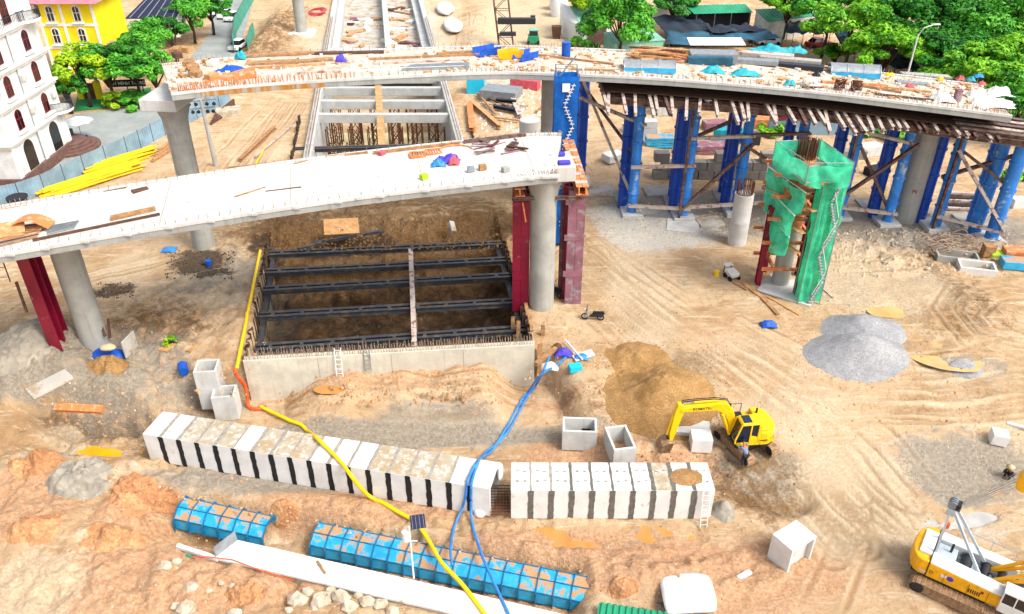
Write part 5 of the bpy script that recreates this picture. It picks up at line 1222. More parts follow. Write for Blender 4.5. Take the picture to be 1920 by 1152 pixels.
# ---------------------------------------------------------------- rubble
def rock(px, py, s, seed, mat='stone'):
    rnd = random.Random(seed); g = G(px, py); m = MB(); pts = []
    for k in range(3):
        n = 7; z = [.0, .5, .95][k]*s*.75; rr = [1.0, 1.1, .6][k]*s*.62
        for i in range(n):
            a = 2*math.pi*i/n+rnd.uniform(-.25, .25); r = rr*rnd.uniform(.75, 1.15); pts.append((g.x+r*math.cos(a)*1.2, g.y+r*math.sin(a), g.z-.06+z*rnd.uniform(.85, 1.1)))
    f = [tuple(range(6, -1, -1)), tuple(range(14, 21))]
    for k in range(2):
        for i in range(7): f.append((k*7+i, k*7+(i+1) % 7, (k+1)*7+(i+1) % 7, (k+1)*7+i))
    m.add(pts, f); return m.build('rubble_stone', K[mat])
RK = [(558, 1128, .75), (575, 1112, .5), (603, 1128, .8), (640, 1122, .7), (655, 1140, .65), (690, 1130, .6), (712, 1135, .55), (590, 1140, .4), (735, 1148, .5), (620, 1108, .45), (672, 1118, .4), (310, 1063, .55), (330, 1055, .4), (358, 1104, .6), (350, 1142, .7), (392, 1108, .3), (437, 1100, .3), (414, 1093, .25), (330, 1138, .4), (440, 1152, .5), (540, 1145, .35)]
for i, (a, b, s) in enumerate(RK):
    o = rock(a, b, s, i); tag(o, 'pale broken concrete chunk in the rubble along the front of the white walkway' if i < 11 or i > 18 else 'pale broken concrete chunk on the clay left of the walkway rubble', 'rubble', 'concrete rubble in the foreground')
rn = random.Random(5)
m = MB()
pebbles(220, (200, 880, 1420, 1150), .04, .13, 'stone', 'small stones strewn over the clay in the foreground', 1)
pebbles(500, (1560, 430, 1900, 520), .08, .3, 'stone', 'broken stones strewn around the feet of the right blue towers', 2)
pebbles(180, (0, 450, 480, 880), .04, .13, 'stone', 'stones strewn over the left of the site', 3)
pebbles(140, (1700, 800, 1920, 1010), .04, .15, 'stone', 'stones strewn over the grey ground at the right', 4)
pebbles(260, (310, 470, 440, 525), .04, .15, 'spoil_black', 'black lumps of spoil left of the pit', 5)
pebbles(160, (180, 530, 250, 560), .04, .14, 'spoil_black', 'black lumps of spoil beside the left pier', 6)
pebbles(300, (1080, 380, 1440, 450), .06, .22, 'stone', 'stones strewn before the middle blue towers', 7)
pebbles(260, (900, 160, 1030, 250), .1, .35, 'tarp_white', 'pale debris strewn behind the near deck', 8)
pebbles(350, (480, 640, 1000, 780), .03, .08, 'stone', 'small stones strewn on the clay before the concrete wall', 9)
K['clod_dark'] = plain('dark_clod', '#7a5833', .95, .35, 1.2)
K['clod'] = plain('clay_clod', '#b78a60', .95, .35, 1.2)
pebbles(900, (200, 900, 1420, 1150), .04, .14, 'clod', 'clay clods strewn over the foreground', 21); pebbles(500, (0, 620, 480, 1000), .05, .18, 'clod', 'clay clods strewn over the left of the site', 22); pebbles(1100, (480, 395, 950, 470), .05, .17, 'clod_dark', 'earth clods on the bank behind the pit', 23); pebbles(350, (1130, 830, 1500, 960), .04, .13, 'sand', 'clay clods around the excavator', 24); pebbles(700, (1000, 480, 1900, 820), .04, .14, 'clod', 'earth clods strewn over the open ground', 25); pebbles(500, (520, 690, 1000, 760), .05, .2, 'clod', 'clay clods on the heap before the concrete wall', 26)
def text_mesh(txt, size, M, mat, parent, name='lettering', depth=.004, bold=0):
    cu = bpy.data.curves.new(name, 'FONT'); cu.body = txt; cu.size = size; cu.align_x = 'CENTER'; cu.align_y = 'CENTER'; cu.extrude = depth; cu.offset = bold
    o = bpy.data.objects.new(name, cu); COL.objects.link(o); dg = bpy.context.evaluated_depsgraph_get(); me = bpy.data.meshes.new_from_object(o.evaluated_get(dg)); bpy.data.objects.remove(o)
    me.materials.clear(); me.materials.append(mat); base = Vector((0, 0, 0)); p = parent
    while p is not None: base = base+p.location; p = p.parent
    me.transform(Matrix.Translation(-base) @ M); n = bpy.data.objects.new(name, me); COL.objects.link(n); n.parent = parent; return n
# ================================================================ excavator, crane, scooters, people
def part(parent, T, name, mat, fn, bevel=0, smooth=False, label=None):
    m = MB(); m.T = T; fn(m); return m.build(name, K[mat] if isinstance(mat, str) else mat, parent, bevel=bevel, smooth=smooth, label=label)
def track(th, T, y0, w, L, r, nsh=34):
    path_ = []
    def loop(f):
        S = 2*L+2*math.pi*r; s = f*S
        if s < L: return (-L/2+s, 2*r, 0.0)
        s -= L
        if s < math.pi*r: a = s/r; return (L/2+r*math.sin(a), r+r*math.cos(a), -a)
        s -= math.pi*r
        if s < L: return (L/2-s, 0, math.pi)
        s -= L; a = s/r; return (-L/2-r*math.sin(a), r-r*math.cos(a), math.pi-a)
    fr = part(th, T, 'track_frame', 'track', lambda m: m.prism([(x, z) for x, z in [(-L/2, .12), (L/2, .12), (L/2+r*.75, r), (L/2, 2*r-.12), (-L/2, 2*r-.12), (-L/2-r*.75, r)]], 0, 1) if False else m.b0(-L/2, L/2, y0+.1, y0+w-.1, .12, 2*r-.12))
    for k in range(nsh):
        x, z, a = loop(k/nsh); M = T @ Matrix.Translation((x, y0+w/2, z)) @ Matrix.Rotation(-a, 4, 'Y')
        def f(m, M=M): m.T = M; m.box((0, 0, .0), ((2*L+2*math.pi*r)/nsh*.9, w, .05)); m.box((0, 0, .04), (.03, w, .05))
        part(th, T, 'track_shoe', 'track', f)
    for sx in (-1, 1):
        def f(m, sx=sx): m.cyl((sx*L/2, y0+.06, r), (sx*L/2, y0+w-.06, r), r*.85, n=18)
        part(th, T, 'drive_wheel', 'dark_metal', f, smooth='auto')
eb = G(1396, 836); th = thing('excavator', 'yellow tracked excavator with raised boom reaching left over the clay', 'excavator', eb)
UT = local((eb.x, eb.y, eb.z-.03), math.radians(-63)); UP = local((eb.x, eb.y, eb.z), math.pi+.10)
for y0 in (-1.3, .72): track(th, UT, y0, .58, 2.75, .36)
part(th, UT, 'car_body', 'dark_metal', lambda m: m.b0(-.8, .8, -.75, .75, .35, .85)); part(th, UT, 'slew_ring', 'dark_metal', lambda m: m.cyl((0, 0, .8), (0, 0, 1.02), .7, n=20))
# upper body outline (rounded short tail)
def outline(x1, x0, w, r=.95, n=9):
    p = [(x1, -w), (x1, w)]
    for i in range(n+1):
        a = math.pi/2+math.pi*i/n; p.append((x0+r*1.0*math.cos(a), w*math.sin(a)))
    return p
part(th, UP, 'platform', 'dark_metal', lambda m: m.prism(outline(1.25, -.75, 1.2), 1.0, 1.14))
part(th, UP, 'counterweight', 'yellow', lambda m: m.prism(outline(-.35, -.8, 1.24, .78), 1.12, 2.15), .07)
part(th, UP, 'engine_hood', 'yellow', lambda m: m.prism(outline(-.30, -.72, 1.12, .62), 2.13, 2.38), .08)
part(th, UP, 'side_body', 'yellow', lambda m: m.b0(-.36, 1.22, -1.22, -.42, 1.13, 1.95), .06); part(th, UP, 'step_deck', 'yellow', lambda m: m.b0(-.34, 1.15, .25, 1.22, 1.13, 1.38), .04)
part(th, UP, 'tool_box', 'dark_metal', lambda m: m.b0(.2, 1.1, -1.15, -.5, 1.95, 2.02)); part(th, UP, 'exhaust', 'dark_metal', lambda m: m.cyl((-.6, -.5, 2.3), (-.6, -.5, 2.75), .07, n=10))
# cab: frame posts, roof, panes
cx0, cx1, cy0, cy1, cz0, cz1 = -.38, 1.28, .22, 1.24, 1.36, 2.92
part(th, UP, 'cab_roof', 'yellow', lambda m: m.hexa([(cx0, cy0, cz1-.1), (cx1-.25, cy0, cz1-.14), (cx1-.25, cy1, cz1-.14), (cx0, cy1, cz1-.1), (cx0+.05, cy0+.05, cz1+.06), (cx1-.35, cy0+.05, cz1+.02), (cx1-.35, cy1-.05, cz1+.02), (cx0+.05, cy1-.05, cz1+.06)]), .05)
part(th, UP, 'roof_hatch', 'glass_blue', lambda m: m.b0(.3, .85, cy0+.15, cy1-.15, cz1+.03, cz1+.065)); part(th, UP, 'cab_back', 'yellow', lambda m: m.b0(cx0, cx0+.25, cy0, cy1, cz0, cz1-.12), .03)
for (a, b) in (((cx1, cy1-.04, cz0+.3), (cx1-.28, cy1-.04, cz1-.1)), ((cx1, cy0+.04, cz0+.3), (cx1-.28, cy0+.04, cz1-.1)), ((.35, cy1-.03, cz0), (.35, cy1-.03, cz1-.1)), ((cx1, cy1-.04, cz0), (cx1, cy1-.04, cz0+.35))): part(th, UP, 'cab_post', 'yellow', lambda m, a=a, b=b: m.beam(a, b, .08, .08))
part(th, UP, 'door_panel', 'yellow', lambda m: m.prof((0, cy1-.03, 0), (0, cy1+.0, 0), [(-.38+.76*0, cz0), (1.28, cz0)][:0] or [(-1.28, cz0), (.38, cz0), (.38, cz0+.62), (-.05, cz0+.5), (-.35, cz0+.2), (-1.0, cz0+.25), (-1.28, cz0+.45)]), 0)
sg = part(th, UP, 'side_window', 'glass_blue', lambda m: m.hexa([(cx0+.26, cy1-.09, cz0+.05), (cx1-.05, cy1-.09, cz0+.05), (cx1-.05, cy1-.06, cz0+.05), (cx0+.26, cy1-.06, cz0+.05), (cx0+.26, cy1-.09, cz1-.15), (cx1-.3, cy1-.09, cz1-.15), (cx1-.3, cy1-.06, cz1-.15), (cx0+.26, cy1-.06, cz1-.15)]))
part(th, UP, 'windscreen', 'glass', lambda m: m.hexa([(cx1-.05, cy0+.06, cz0+.1), (cx1-.02, cy0+.06, cz0+.1), (cx1-.02, cy1-.08, cz0+.1), (cx1-.05, cy1-.08, cz0+.1), (cx1-.32, cy0+.06, cz1-.15), (cx1-.29, cy0+.06, cz1-.15), (cx1-.29, cy1-.08, cz1-.15), (cx1-.32, cy1-.08, cz1-.15)]))
part(th, UP, 'mirror', 'dark_metal', lambda m: m.box((.9, -1.35, 2.4), (.08, .2, .35)))
m = MB(); m.T = UP
m.tube([(.95, -1.1, 1.95), (.95, -1.1, 2.75), (.25, -1.1, 2.75), (.25, -1.1, 1.95)], .03, 6); m.build('hand_rail', K['dark_metal'], th)
# boom (gooseneck), stick, bucket
def plate_arm(m, pts, w, y):   # side profile polygon in x-z extruded in y
    n = len(pts); q = [(x, y-w/2, z) for x, z in pts]+[(x, y+w/2, z) for x, z in pts]; m.add(q, [(i, n+i, n+(i+1) % n, (i+1) % n) for i in range(n)]+[tuple(range(n)), tuple(range(2*n-1, n-1, -1))])
BY = -.12
bo = part(th, UP, 'boom', 'yellow', lambda m: plate_arm(m, [(.85, 1.25), (1.15, 1.2), (1.5, 2.3), (1.85, 3.0), (2.4, 3.3), (4.7, 3.32), (4.78, 3.5), (4.6, 3.66), (2.4, 3.86), (1.75, 3.78), (1.25, 3.2), (.95, 2.3)], .46, BY), .04)
text_mesh('KOMATSU', .27, UP @ Matrix.Translation((3.35, BY+.236, 3.52)) @ rz(math.pi) @ Matrix.Rotation(math.radians(90), 4, 'X'), K['dark_metal'], bo, bold=.006)
part(th, UP, 'stick', 'yellow', lambda m: plate_arm(m, [(4.55, 3.75), (4.75, 3.95), (4.95, 3.9), (5.1, 3.3), (5.28, 1.5), (5.22, .95), (5.0, .95), (4.85, 1.6), (4.55, 3.2)], .36, BY), .035)
part(th, UP, 'stick_cylinder', 'plastic_cyan' if False else 'grey_metal', lambda m: m.cyl((3.9, BY, 3.95), (4.72, BY, 3.86), .05, n=10)); part(th, UP, 'cylinder_barrel', 'yellow', lambda m: m.cyl((2.3, BY, 3.98), (3.9, BY, 3.95), .1, n=12), smooth='auto')
for s in (-.36, .36): part(th, UP, 'boom_cylinder', 'yellow', lambda m, s=s: m.cyl((1.35, BY+s, 1.35), (2.0, BY+s, 3.05), .09, n=10), smooth='auto')
for s in (-.1, .05): part(th, UP, 'hydraulic_hose', 'rubber', lambda m, s=s: m.tube([(1.2, BY+s, 3.0), (1.7, BY+s, 3.95), (2.6, BY+s, 4.12), (3.9, BY+s, 4.1), (4.6, BY+s, 4.05), (4.95, BY+s, 3.5)], .03, 5))
part(th, UP, 'tail_stripe', 'dark_metal', lambda m: m.prism(outline(-.34, -.8, 1.25, .795), 1.5, 1.56))
part(th, UP, 'bucket_cylinder', 'yellow', lambda m: m.cyl((5.15, BY, 2.9), (5.42, BY, 1.35), .07, n=10), smooth='auto'); part(th, UP, 'bucket_link', 'dark_metal', lambda m: m.beam((5.42, BY, 1.35), (5.3, BY, .85), .2, .1))
def bucket(m):
    pr = [(5.0, .95), (5.35, 1.0), (5.75, .75), (5.9, .35), (5.7, -.02), (5.3, -.1), (5.25, -.05), (5.6, .08), (5.72, .36), (5.6, .65), (5.3, .82), (5.0, .85)]
    n = len(pr); y0, y1 = BY-.5, BY+.5; m.add([(x, y0, z) for x, z in pr]+[(x, y1, z) for x, z in pr], [(i, n+i, n+(i+1) % n, (i+1) % n) for i in range(n)])
    for y in (y0, y1):
        q = [(x, y, z) for x, z in pr[:6]]; m.add(q, [tuple(range(6)), tuple(range(5, -1, -1))])
part(th, UP, 'bucket', 'track', bucket)
for k in range(4): part(th, UP, 'tooth', 'dark_metal', lambda m, k=k: m.box((5.2, BY-.4+k*.27, -.1), (.22, .1, .06)))
# ---------------------------------------------------------------- crawler crane
cb = G(1800, 1100); th = thing('crawler_crane', 'yellow and white crawler crane with grey gantry at the bottom right corner', 'crane', cb); CT = local((cb.x, cb.y, cb.z), math.radians(-36)) @ Matrix.Scale(.86, 4)
for y0 in (-2.3, 1.5): track(th, CT, y0, .8, 4.6, .48, 40)
part(th, CT, 'car_body', 'dark_metal', lambda m: m.b0(-1.4, 1.4, -1.55, 1.55, .35, 1.1)); part(th, CT, 'deck_plate', 'dark_metal', lambda m: m.b0(-3.0, 3.2, -1.55, 1.55, 1.1, 1.22))
part(th, CT, 'side_house', 'crane_yellow', lambda m: m.hexa([(-2.1, -1.66, 1.2), (2.2, -1.66, 1.2), (2.2, -.75, 1.2), (-2.1, -.75, 1.2), (-2.1, -1.62, 2.35), (2.2, -1.62, 2.15), (2.2, -.75, 2.15), (-2.1, -.75, 2.35)]), .05)
part(th, CT, 'side_house_top', 'white_paint', lambda m: m.hexa([(-2.1, -1.62, 2.35), (2.2, -1.62, 2.15), (2.2, -.75, 2.15), (-2.1, -.75, 2.35), (-2.1, -1.4, 2.7), (2.2, -1.4, 2.45), (2.2, -.78, 2.45), (-2.1, -.78, 2.7)]), .04)
part(th, CT, 'far_house', 'white_paint', lambda m: m.b0(-2.1, 2.6, .85, 1.62, 1.2, 2.45), .05)
def cw(m):
    p = [(-2.12, -1.66), (-2.12, 1.66)]
    for i in range(9):
        a = math.pi/2+math.pi*i/8; p.append((-2.6+.75*math.cos(a), 1.66*math.sin(a)))
    m.prism(p, 1.2, 2.45)
part(th, CT, 'counterweight', 'crane_yellow', cw, .08); part(th, CT, 'counterweight_top', 'white_paint', lambda m: m.b0(-2.9, -2.15, -1.1, 1.1, 2.44, 2.62), .03)
part(th, CT, 'weight_joint', 'dark_metal', lambda m: m.b0(-2.13, -2.09, -1.675, 1.675, 1.2, 2.47))
part(th, CT, 'winch_bed', 'gantry', lambda m: m.b0(-2.05, 2.3, -.74, .84, 1.22, 1.6))
for x, r in ((-.2, .34), (.9, .28), (1.8, .22)):
    part(th, CT, 'winch_drum', 'dark_metal', lambda m, x=x, r=r: m.cyl((x, -.6, 1.95), (x, .7, 1.95), r, n=18), smooth='auto')
    for y in (-.62, .7): part(th, CT, 'winch_flange', 'grey_metal', lambda m, x=x, r=r, y=y: m.cyl((x, y, 1.95), (x, y+.05, 1.95), r*1.3, n=18))
apex = (-2.05, 0, 6.0)
for y in (-.72, .72):
    ya = y*.35
    for (a, b) in (((-2.0, y, 2.6), (apex[0]-.05, ya, apex[2])), ((.7, y, 2.2), (apex[0]+.1, ya, apex[2]))): part(th, CT, 'gantry_leg', 'gantry', lambda m, a=a, b=b: m.beam(a, b, .13, .17))
part(th, CT, 'gantry_head', 'gantry', lambda m: m.box((apex[0], 0, 5.75), (.5, .7, .5)), .04); part(th, CT, 'gantry_crossbar', 'grey_metal', lambda m: m.beam((-2.02, -.5, 4.2), (-2.02, .5, 4.2), .12, .12))
for y in (-.25, -.08, .09, .26): part(th, CT, 'sheave', 'grey_metal', lambda m, y=y: m.cyl((apex[0], y, 6.25), (apex[0], y+.09, 6.25), .32, n=18), smooth='auto')
part(th, CT, 'head_block', 'dark_metal', lambda m: m.b0(-1.9, -1.62, -.3, .3, 6.05, 6.5), .03)
part(th, CT, 'beacon', 'hose_orange', lambda m: m.cyl((-1.95, 0, 4.25), (-1.95, 0, 4.6), .14, n=12))
# cab
kx0, kx1, ky0, ky1 = 2.05, 3.55, -1.95, -.9
part(th, CT, 'cab_body', 'white_paint', lambda m: m.hexa([(kx0, ky0, 1.25), (kx1, ky0, 1.25), (kx1, ky1, 1.25), (kx0, ky1, 1.25), (kx0, ky0, 2.05), (kx1+.05, ky0, 2.05), (kx1+.05, ky1, 2.05), (kx0, ky1, 2.05)]), .05)
part(th, CT, 'cab_windows', 'glass', lambda m: m.hexa([(kx0+.06, ky0+.02, 2.05), (kx1, ky0+.02, 2.05), (kx1, ky1-.02, 2.05), (kx0+.06, ky1-.02, 2.05), (kx0+.06, ky0+.06, 2.85), (kx1-.35, ky0+.06, 2.85), (kx1-.35, ky1-.06, 2.85), (kx0+.06, ky1-.06, 2.85)]))
part(th, CT, 'cab_roof', 'white_paint', lambda m: m.b0(kx0, kx1-.3, ky0+.02, ky1-.02, 2.83, 2.95), .03)
for x, xx in ((kx0+.04, kx0+.04), (kx0+.75, kx0+.75), (kx1, kx1-.32)):
    for y in (ky0+.02, ky1-.02): part(th, CT, 'cab_post', 'white_paint', lambda m, x=x, xx=xx, y=y: m.beam((x, y, 2.0), (xx, y+(.03 if y < -1.4 else -.03), 2.88), .07, .07))
# boom foot: yellow chords and lattice, leaving the frame to the right
for y in (-.75, .75):
    for dz, dx in ((0, 0), (.95, -.1)): part(th, CT, 'boom_chord', 'crane_yellow', lambda m, y=y, dz=dz, dx=dx: m.tube([(1.2+dx, y*.75, 1.9), (4.5+dx, y, 4.5+dz), (13, y, 12.4+dz)], .12, 8))
for k in range(9):
    x = 4.2+k; z = 3.6+k
    for y in (-.75, .75): part(th, CT, 'lacing', 'crane_yellow', lambda m, x=x, z=z, y=y: m.beam((x, y, z), (x+1, y, z+1+.95), .07, .07))
    part(th, CT, 'lacing', 'crane_yellow', lambda m, x=x, z=z: m.beam((x, -.75, z), (x+1, .75, z+1), .07, .07))
# bridle block hung on the cables above the boom, and the cables
bw = CT @ Vector((4.2, 0, 0)); bl = CT.inverted() @ PY(1922, 902, bw.y)
for k in range(8):
    y = -.5+.14*k; part(th, CT, 'cable', 'grey_metal', lambda m, y=y, k=k: m.beam((-1.7, y*.6, 6.2+.07*(k % 4)), (bl.x-.3, bl.y+y, bl.z-.25+.16*(k % 4)), .016, .016))
part(th, CT, 'bridle_block', 'crane_yellow', lambda m: m.prof((bl.x, bl.y-.4, bl.z), (bl.x, bl.y+.4, bl.z), [(-.3, -.5), (.2, -.6), (.4, -.1), (.3, .5), (-.2, .6), (-.4, .1)]), .08)
part(th, CT, 'bridle_rope', 'dark_metal', lambda m: m.beam(bl, (13.5, bl.y, bl.z+7), .05, .05))
part(th, CT, 'pendant_rope', 'dark_metal', lambda m: m.tube([(2.2, .5, 2.0), (4.5, .3, 4.0), (14, .3, 9.6)], .02, 5))
part(th, CT, 'engine_hood', 'gantry', lambda m: m.b0(-2.0, -.8, -.7, .8, 1.6, 2.2), .06); part(th, CT, 'exhaust', 'dark_metal', lambda m: m.cyl((-1.2, .3, 2.2), (-1.2, .3, 2.9), .08, n=10))
for x in (-2.0, -.6, .8, 2.2): part(th, CT, 'rail_post', 'gantry', lambda m, x=x: m.beam((x, 1.58, 2.45), (x, 1.58, 3.3), .04, .04))
part(th, CT, 'walk_rail', 'gantry', lambda m: m.beam((-2.0, 1.58, 3.3), (2.2, 1.58, 3.3), .04, .04)); part(th, CT, 'side_step', 'gantry', lambda m: m.b0(-2.0, 2.4, 1.63, 2.1, 1.4, 1.46))
for k in range(6): part(th, CT, 'louvre', 'dark_metal', lambda m, k=k: m.b0(.35+.12*k, .41+.12*k, -1.672, -1.6, 1.45, 1.75))
part(th, CT, 'hose_bundle', 'rubber', lambda m: m.tube([(1.9, -.3, 1.7), (1.2, -.2, 2.3), (.4, -.1, 1.7)], .05, 6))
text_mesh('D', .34, CT @ Matrix.Translation((-1.85, -1.668, 1.72)) @ Matrix.Rotation(math.radians(90), 4, 'X'), K['dark_metal'], th); 
part(th, CT, 'round_decal', 'purple', lambda m: m.cyl((-.75, -1.67, 1.8), (-.75, -1.6, 1.8), .19, n=18)); part(th, CT, 'pale_decal', 'white_paint', lambda m: m.b0(-1.3, -.98, -1.668, -1.6, 1.68, 1.9)); part(th, CT, 'red_decal', 'window_red', lambda m: m.b0(1.0, 1.16, -1.668, -1.6, 1.75, 1.93))
for x in (-1.1, .3, 1.4): part(th, CT, 'panel_seam', 'dark_metal', lambda m, x=x: m.b0(x, x+.02, -1.672, -1.6, 1.22, 2.05))
part(th, CT, 'light_band', 'conc_white', lambda m: m.b0(-2.55, -2.14, -1.672, -1.3, 1.45, 1.6))
# ---------------------------------------------------------------- scooters
def scooter(px, py, ang, label):
    g = G(px, py); t = thing('scooter', label, 'scooter', g); T = local(g, math.radians(ang))
    for x in (-.62, .62):
        def f(m, x=x):
            n = 18
            m.T = T; m.add(*torus((x, 0, .28), .24, .055, n))
        w = part(t, T, 'wheel', 'rubber', f, smooth=True); part(t, T, 'hub', 'grey_metal', lambda m, x=x: m.cyl((x, -.05, .28), (x, .05, .28), .1, n=10))
    part(t, T, 'body', 'dark_metal', lambda m: m.hexa([(-.75, -.13, .35), (.3, -.12, .3), (.3, .12, .3), (-.75, .13, .35), (-.95, -.1, .72), (.0, -.13, .62), (.0, .13, .62), (-.95, .1, .72)]), .05)
    part(t, T, 'seat', 'rubber', lambda m: m.hexa([(-.85, -.14, .72), (.02, -.13, .64), (.02, .13, .64), (-.85, .14, .72), (-.85, -.1, .82), (.0, -.1, .76), (.0, .1, .76), (-.85, .1, .82)]), .03)
    part(t, T, 'leg_shield', 'grey_metal', lambda m: m.beam((.35, 0, .3), (.55, 0, .92), .34, .08)); part(t, T, 'fork', 'grey_metal', lambda m: m.beam((.62, 0, .28), (.5, 0, .98), .08, .06)); part(t, T, 'handlebar', 'dark_metal', lambda m: m.beam((.48, -.34, 1.0), (.48, .34, 1.0), .05, .05)); part(t, T, 'head_lamp', 'white_paint', lambda m: m.box((.6, 0, .9), (.1, .16, .14)), .02)
    for s in (-1, 1): part(t, T, 'mirror', 'dark_metal', lambda m, s=s: m.beam((.48, s*.28, 1.0), (.42, s*.36, 1.2), .03, .03))
def torus(c, R, r, n=18, k=8):
    v = []; f = []
    for i in range(n):
        a = 2*math.pi*i/n
        for j in range(k):
            b = 2*math.pi*j/k; q = R+r*math.cos(b); v.append((c[0]+q*math.cos(a), c[1]+r*math.sin(b), c[2]+q*math.sin(a)))
    for i in range(n):
        for j in range(k): f.append((i*k+j, i*k+(j+1) % k, ((i+1) % n)*k+(j+1) % k, ((i+1) % n)*k+j))
    return v, f
scooter(1111, 600, 172, 'dark scooter parked on the sand right of the crimson columns'); scooter(1041, 553, 118, 'dark scooter leaning beside the foot of the pier between crimson columns')
# small white site machine
g = G(1371, 522); t = thing('mini_dumper', 'small dusty white dumper machine on the earth road', 'machine', g); T = local(g, math.radians(-70))
part(t, T, 'body', 'slab_white', lambda m: m.hexa([(-.45, -.38, .3), (.5, -.38, .3), (.5, .38, .3), (-.45, .38, .3), (-.5, -.45, .75), (.6, -.42, .68), (.6, .42, .68), (-.5, .45, .75)]), .05); part(t, T, 'canopy', 'slab_white', lambda m: m.b0(-.95, -.45, -.38, .38, .95, 1.02), .03)
for s in (-.34, .34): part(t, T, 'canopy_post', 'dark_metal', lambda m, s=s: m.beam((-.7, s, .3), (-.7, s, .96), .05, .05))
for x in (-.35, .4):
    for y in (-.42, .42): part(t, T, 'wheel', 'rubber', lambda m, x=x, y=y: m.cyl((x, y-.07, .22), (x, y+.07, .22), .22, n=14))
# ---------------------------------------------------------------- people
def skin_mesh(name, verts, edges, radii, mat, parent, sub=2):
    base = Vector((0, 0, 0)); p = parent
    while p is not None: base = base+p.location; p = p.parent
    me = bpy.data.meshes.new(name); me.from_pydata([Vector(v)-base for v in verts], edges, []); o = bpy.data.objects.new(name, me); COL.objects.link(o); o.parent = parent
    o.modifiers.new('skin', 'SKIN')
    if not me.skin_vertices: me.skin_vertices.new() if hasattr(me.skin_vertices, 'new') else None
    for i, r in enumerate(radii):
        sv = me.skin_vertices[0].data[i]; sv.radius = (r, r) if not isinstance(r, tuple) else r; sv.use_root = (i == 0)
    sd = o.modifiers.new('sub', 'SUBSURF'); sd.levels = sub; sd.render_levels = sub; o.modifiers['skin'].use_smooth_shade = True
    me.materials.append(K[mat]); return o
def person(T, label, J, shirt, trousers, hair, hat=None, shoe='rubber'):
    loc = T.translation; t = thing('person', label, 'person', loc); w = lambda k: T @ Vector(J[k])
    names = ['pel', 'sto', 'che', 'nek', 'hd0', 'hd1', 'shL', 'elL', 'wrL', 'haL', 'shR', 'elR', 'wrR', 'haR', 'hpL', 'knL', 'anL', 'toL', 'hpR', 'knR', 'anR', 'toR']
    rad = [.12, .115, .13, .055, .085, .075, .06, .045, .032, .035, .06, .045, .032, .035, .085, .06, .042, .04, .085, .06, .042, .04]
    E_ = [(0, 1), (1, 2), (2, 3), (3, 4), (4, 5), (2, 6), (6, 7), (7, 8), (8, 9), (2, 10), (10, 11), (11, 12), (12, 13), (0, 14), (14, 15), (15, 16), (16, 17), (0, 18), (18, 19), (19, 20), (20, 21)]
    skin_mesh('body', [w(n) for n in names], E_, rad, 'skin', t)
    sv = ['pel', 'sto', 'che', 'shL', 'elL', 'wrL', 'shR', 'elR', 'wrR']; skin_mesh('shirt', [w(n) for n in sv], [(0, 1), (1, 2), (2, 3), (3, 4), (4, 5), (2, 6), (6, 7), (7, 8)], [.15, .145, .165, .09, .07, .05, .09, .07, .05], shirt, t)
    tv = ['pel', 'hpL', 'knL', 'anL', 'hpR', 'knR', 'anR']; skin_mesh('trousers', [w(n) for n in tv], [(0, 1), (1, 2), (2, 3), (0, 4), (4, 5), (5, 6)], [.15, .115, .085, .065, .115, .085, .065], trousers, t)
    for s in ('L', 'R'): skin_mesh('shoe', [w('an'+s), w('to'+s)], [(0, 1)], [.055, .05], shoe, t)
    h = (w('hd0')+w('hd1'))/2; d = (w('hd1')-w('hd0')).normalized()
    m = MB(); m.T = Matrix.Translation(h+d*.05) @ d.to_track_quat('Z', 'Y').to_matrix().to_4x4(); m.lathe((0, 0, 0), [(.105, 0), (.112, .05), (.085, .11), (.02, .135)] if not hat else [(.27, -.0), (.12, .1), (.02, .2)], 14); m.build('hair' if not hat else 'hat', K[hat or hair], t, smooth=True)
    return t
lean = dict(pel=(0, 0, .9), sto=(.12, 0, 1.08), che=(.32, 0, 1.25), nek=(.46, 0, 1.36), hd0=(.55, 0, 1.43), hd1=(.6, 0, 1.56), shL=(.34, .19, 1.24), elL=(.45, .3, 1.05), wrL=(.6, .28, 1.2), haL=(.68, .27, 1.24), shR=(.34, -.19, 1.24), elR=(.5, -.32, 1.08), wrR=(.66, -.3, 1.2), haR=(.74, -.29, 1.23), hpL=(0, .1, .86), knL=(.12, .12, .48), anL=(-.05, .13, .08), toL=(.12, .14, .04), hpR=(0, -.1, .86), knR=(.1, -.12, .48), anR=(-.12, -.13, .08), toR=(.06, -.14, .04))
wp = UP @ Vector((.75, 1.95, 0)); pz = HZ(wp.x, wp.y)
person(local((wp.x+.0, wp.y, pz+.55), math.radians(100)), 'person in blue grey shirt leaning into the excavator cab from the track', lean, 'cloth_blue', 'cloth_dark', 'rubber')
sq = dict(pel=(0, 0, .28), sto=(.08, 0, .45), che=(.2, 0, .65), nek=(.27, 0, .8), hd0=(.3, 0, .87), hd1=(.33, 0, 1.0), shL=(.2, .19, .64), elL=(.38, .25, .45), wrL=(.55, .15, .4), haL=(.62, .12, .38), shR=(.2, -.19, .64), elR=(.38, -.25, .45), wrR=(.55, -.12, .42), haR=(.62, -.1, .4), hpL=(.02, .1, .26), knL=(.4, .17, .45), anL=(.2, .17, .08), toL=(.38, .18, .04), hpR=(.02, -.1, .26), knR=(.4, -.17, .45), anR=(.2, -.17, .08), toR=(.38, -.18, .04))
wg = G(1893, 895); person(local(wg, math.radians(200)), 'person in dark clothes and tan hat crouching near the right edge', sq, 'cloth_dark', 'cloth_dark', 'rubber', 'cloth_tan')
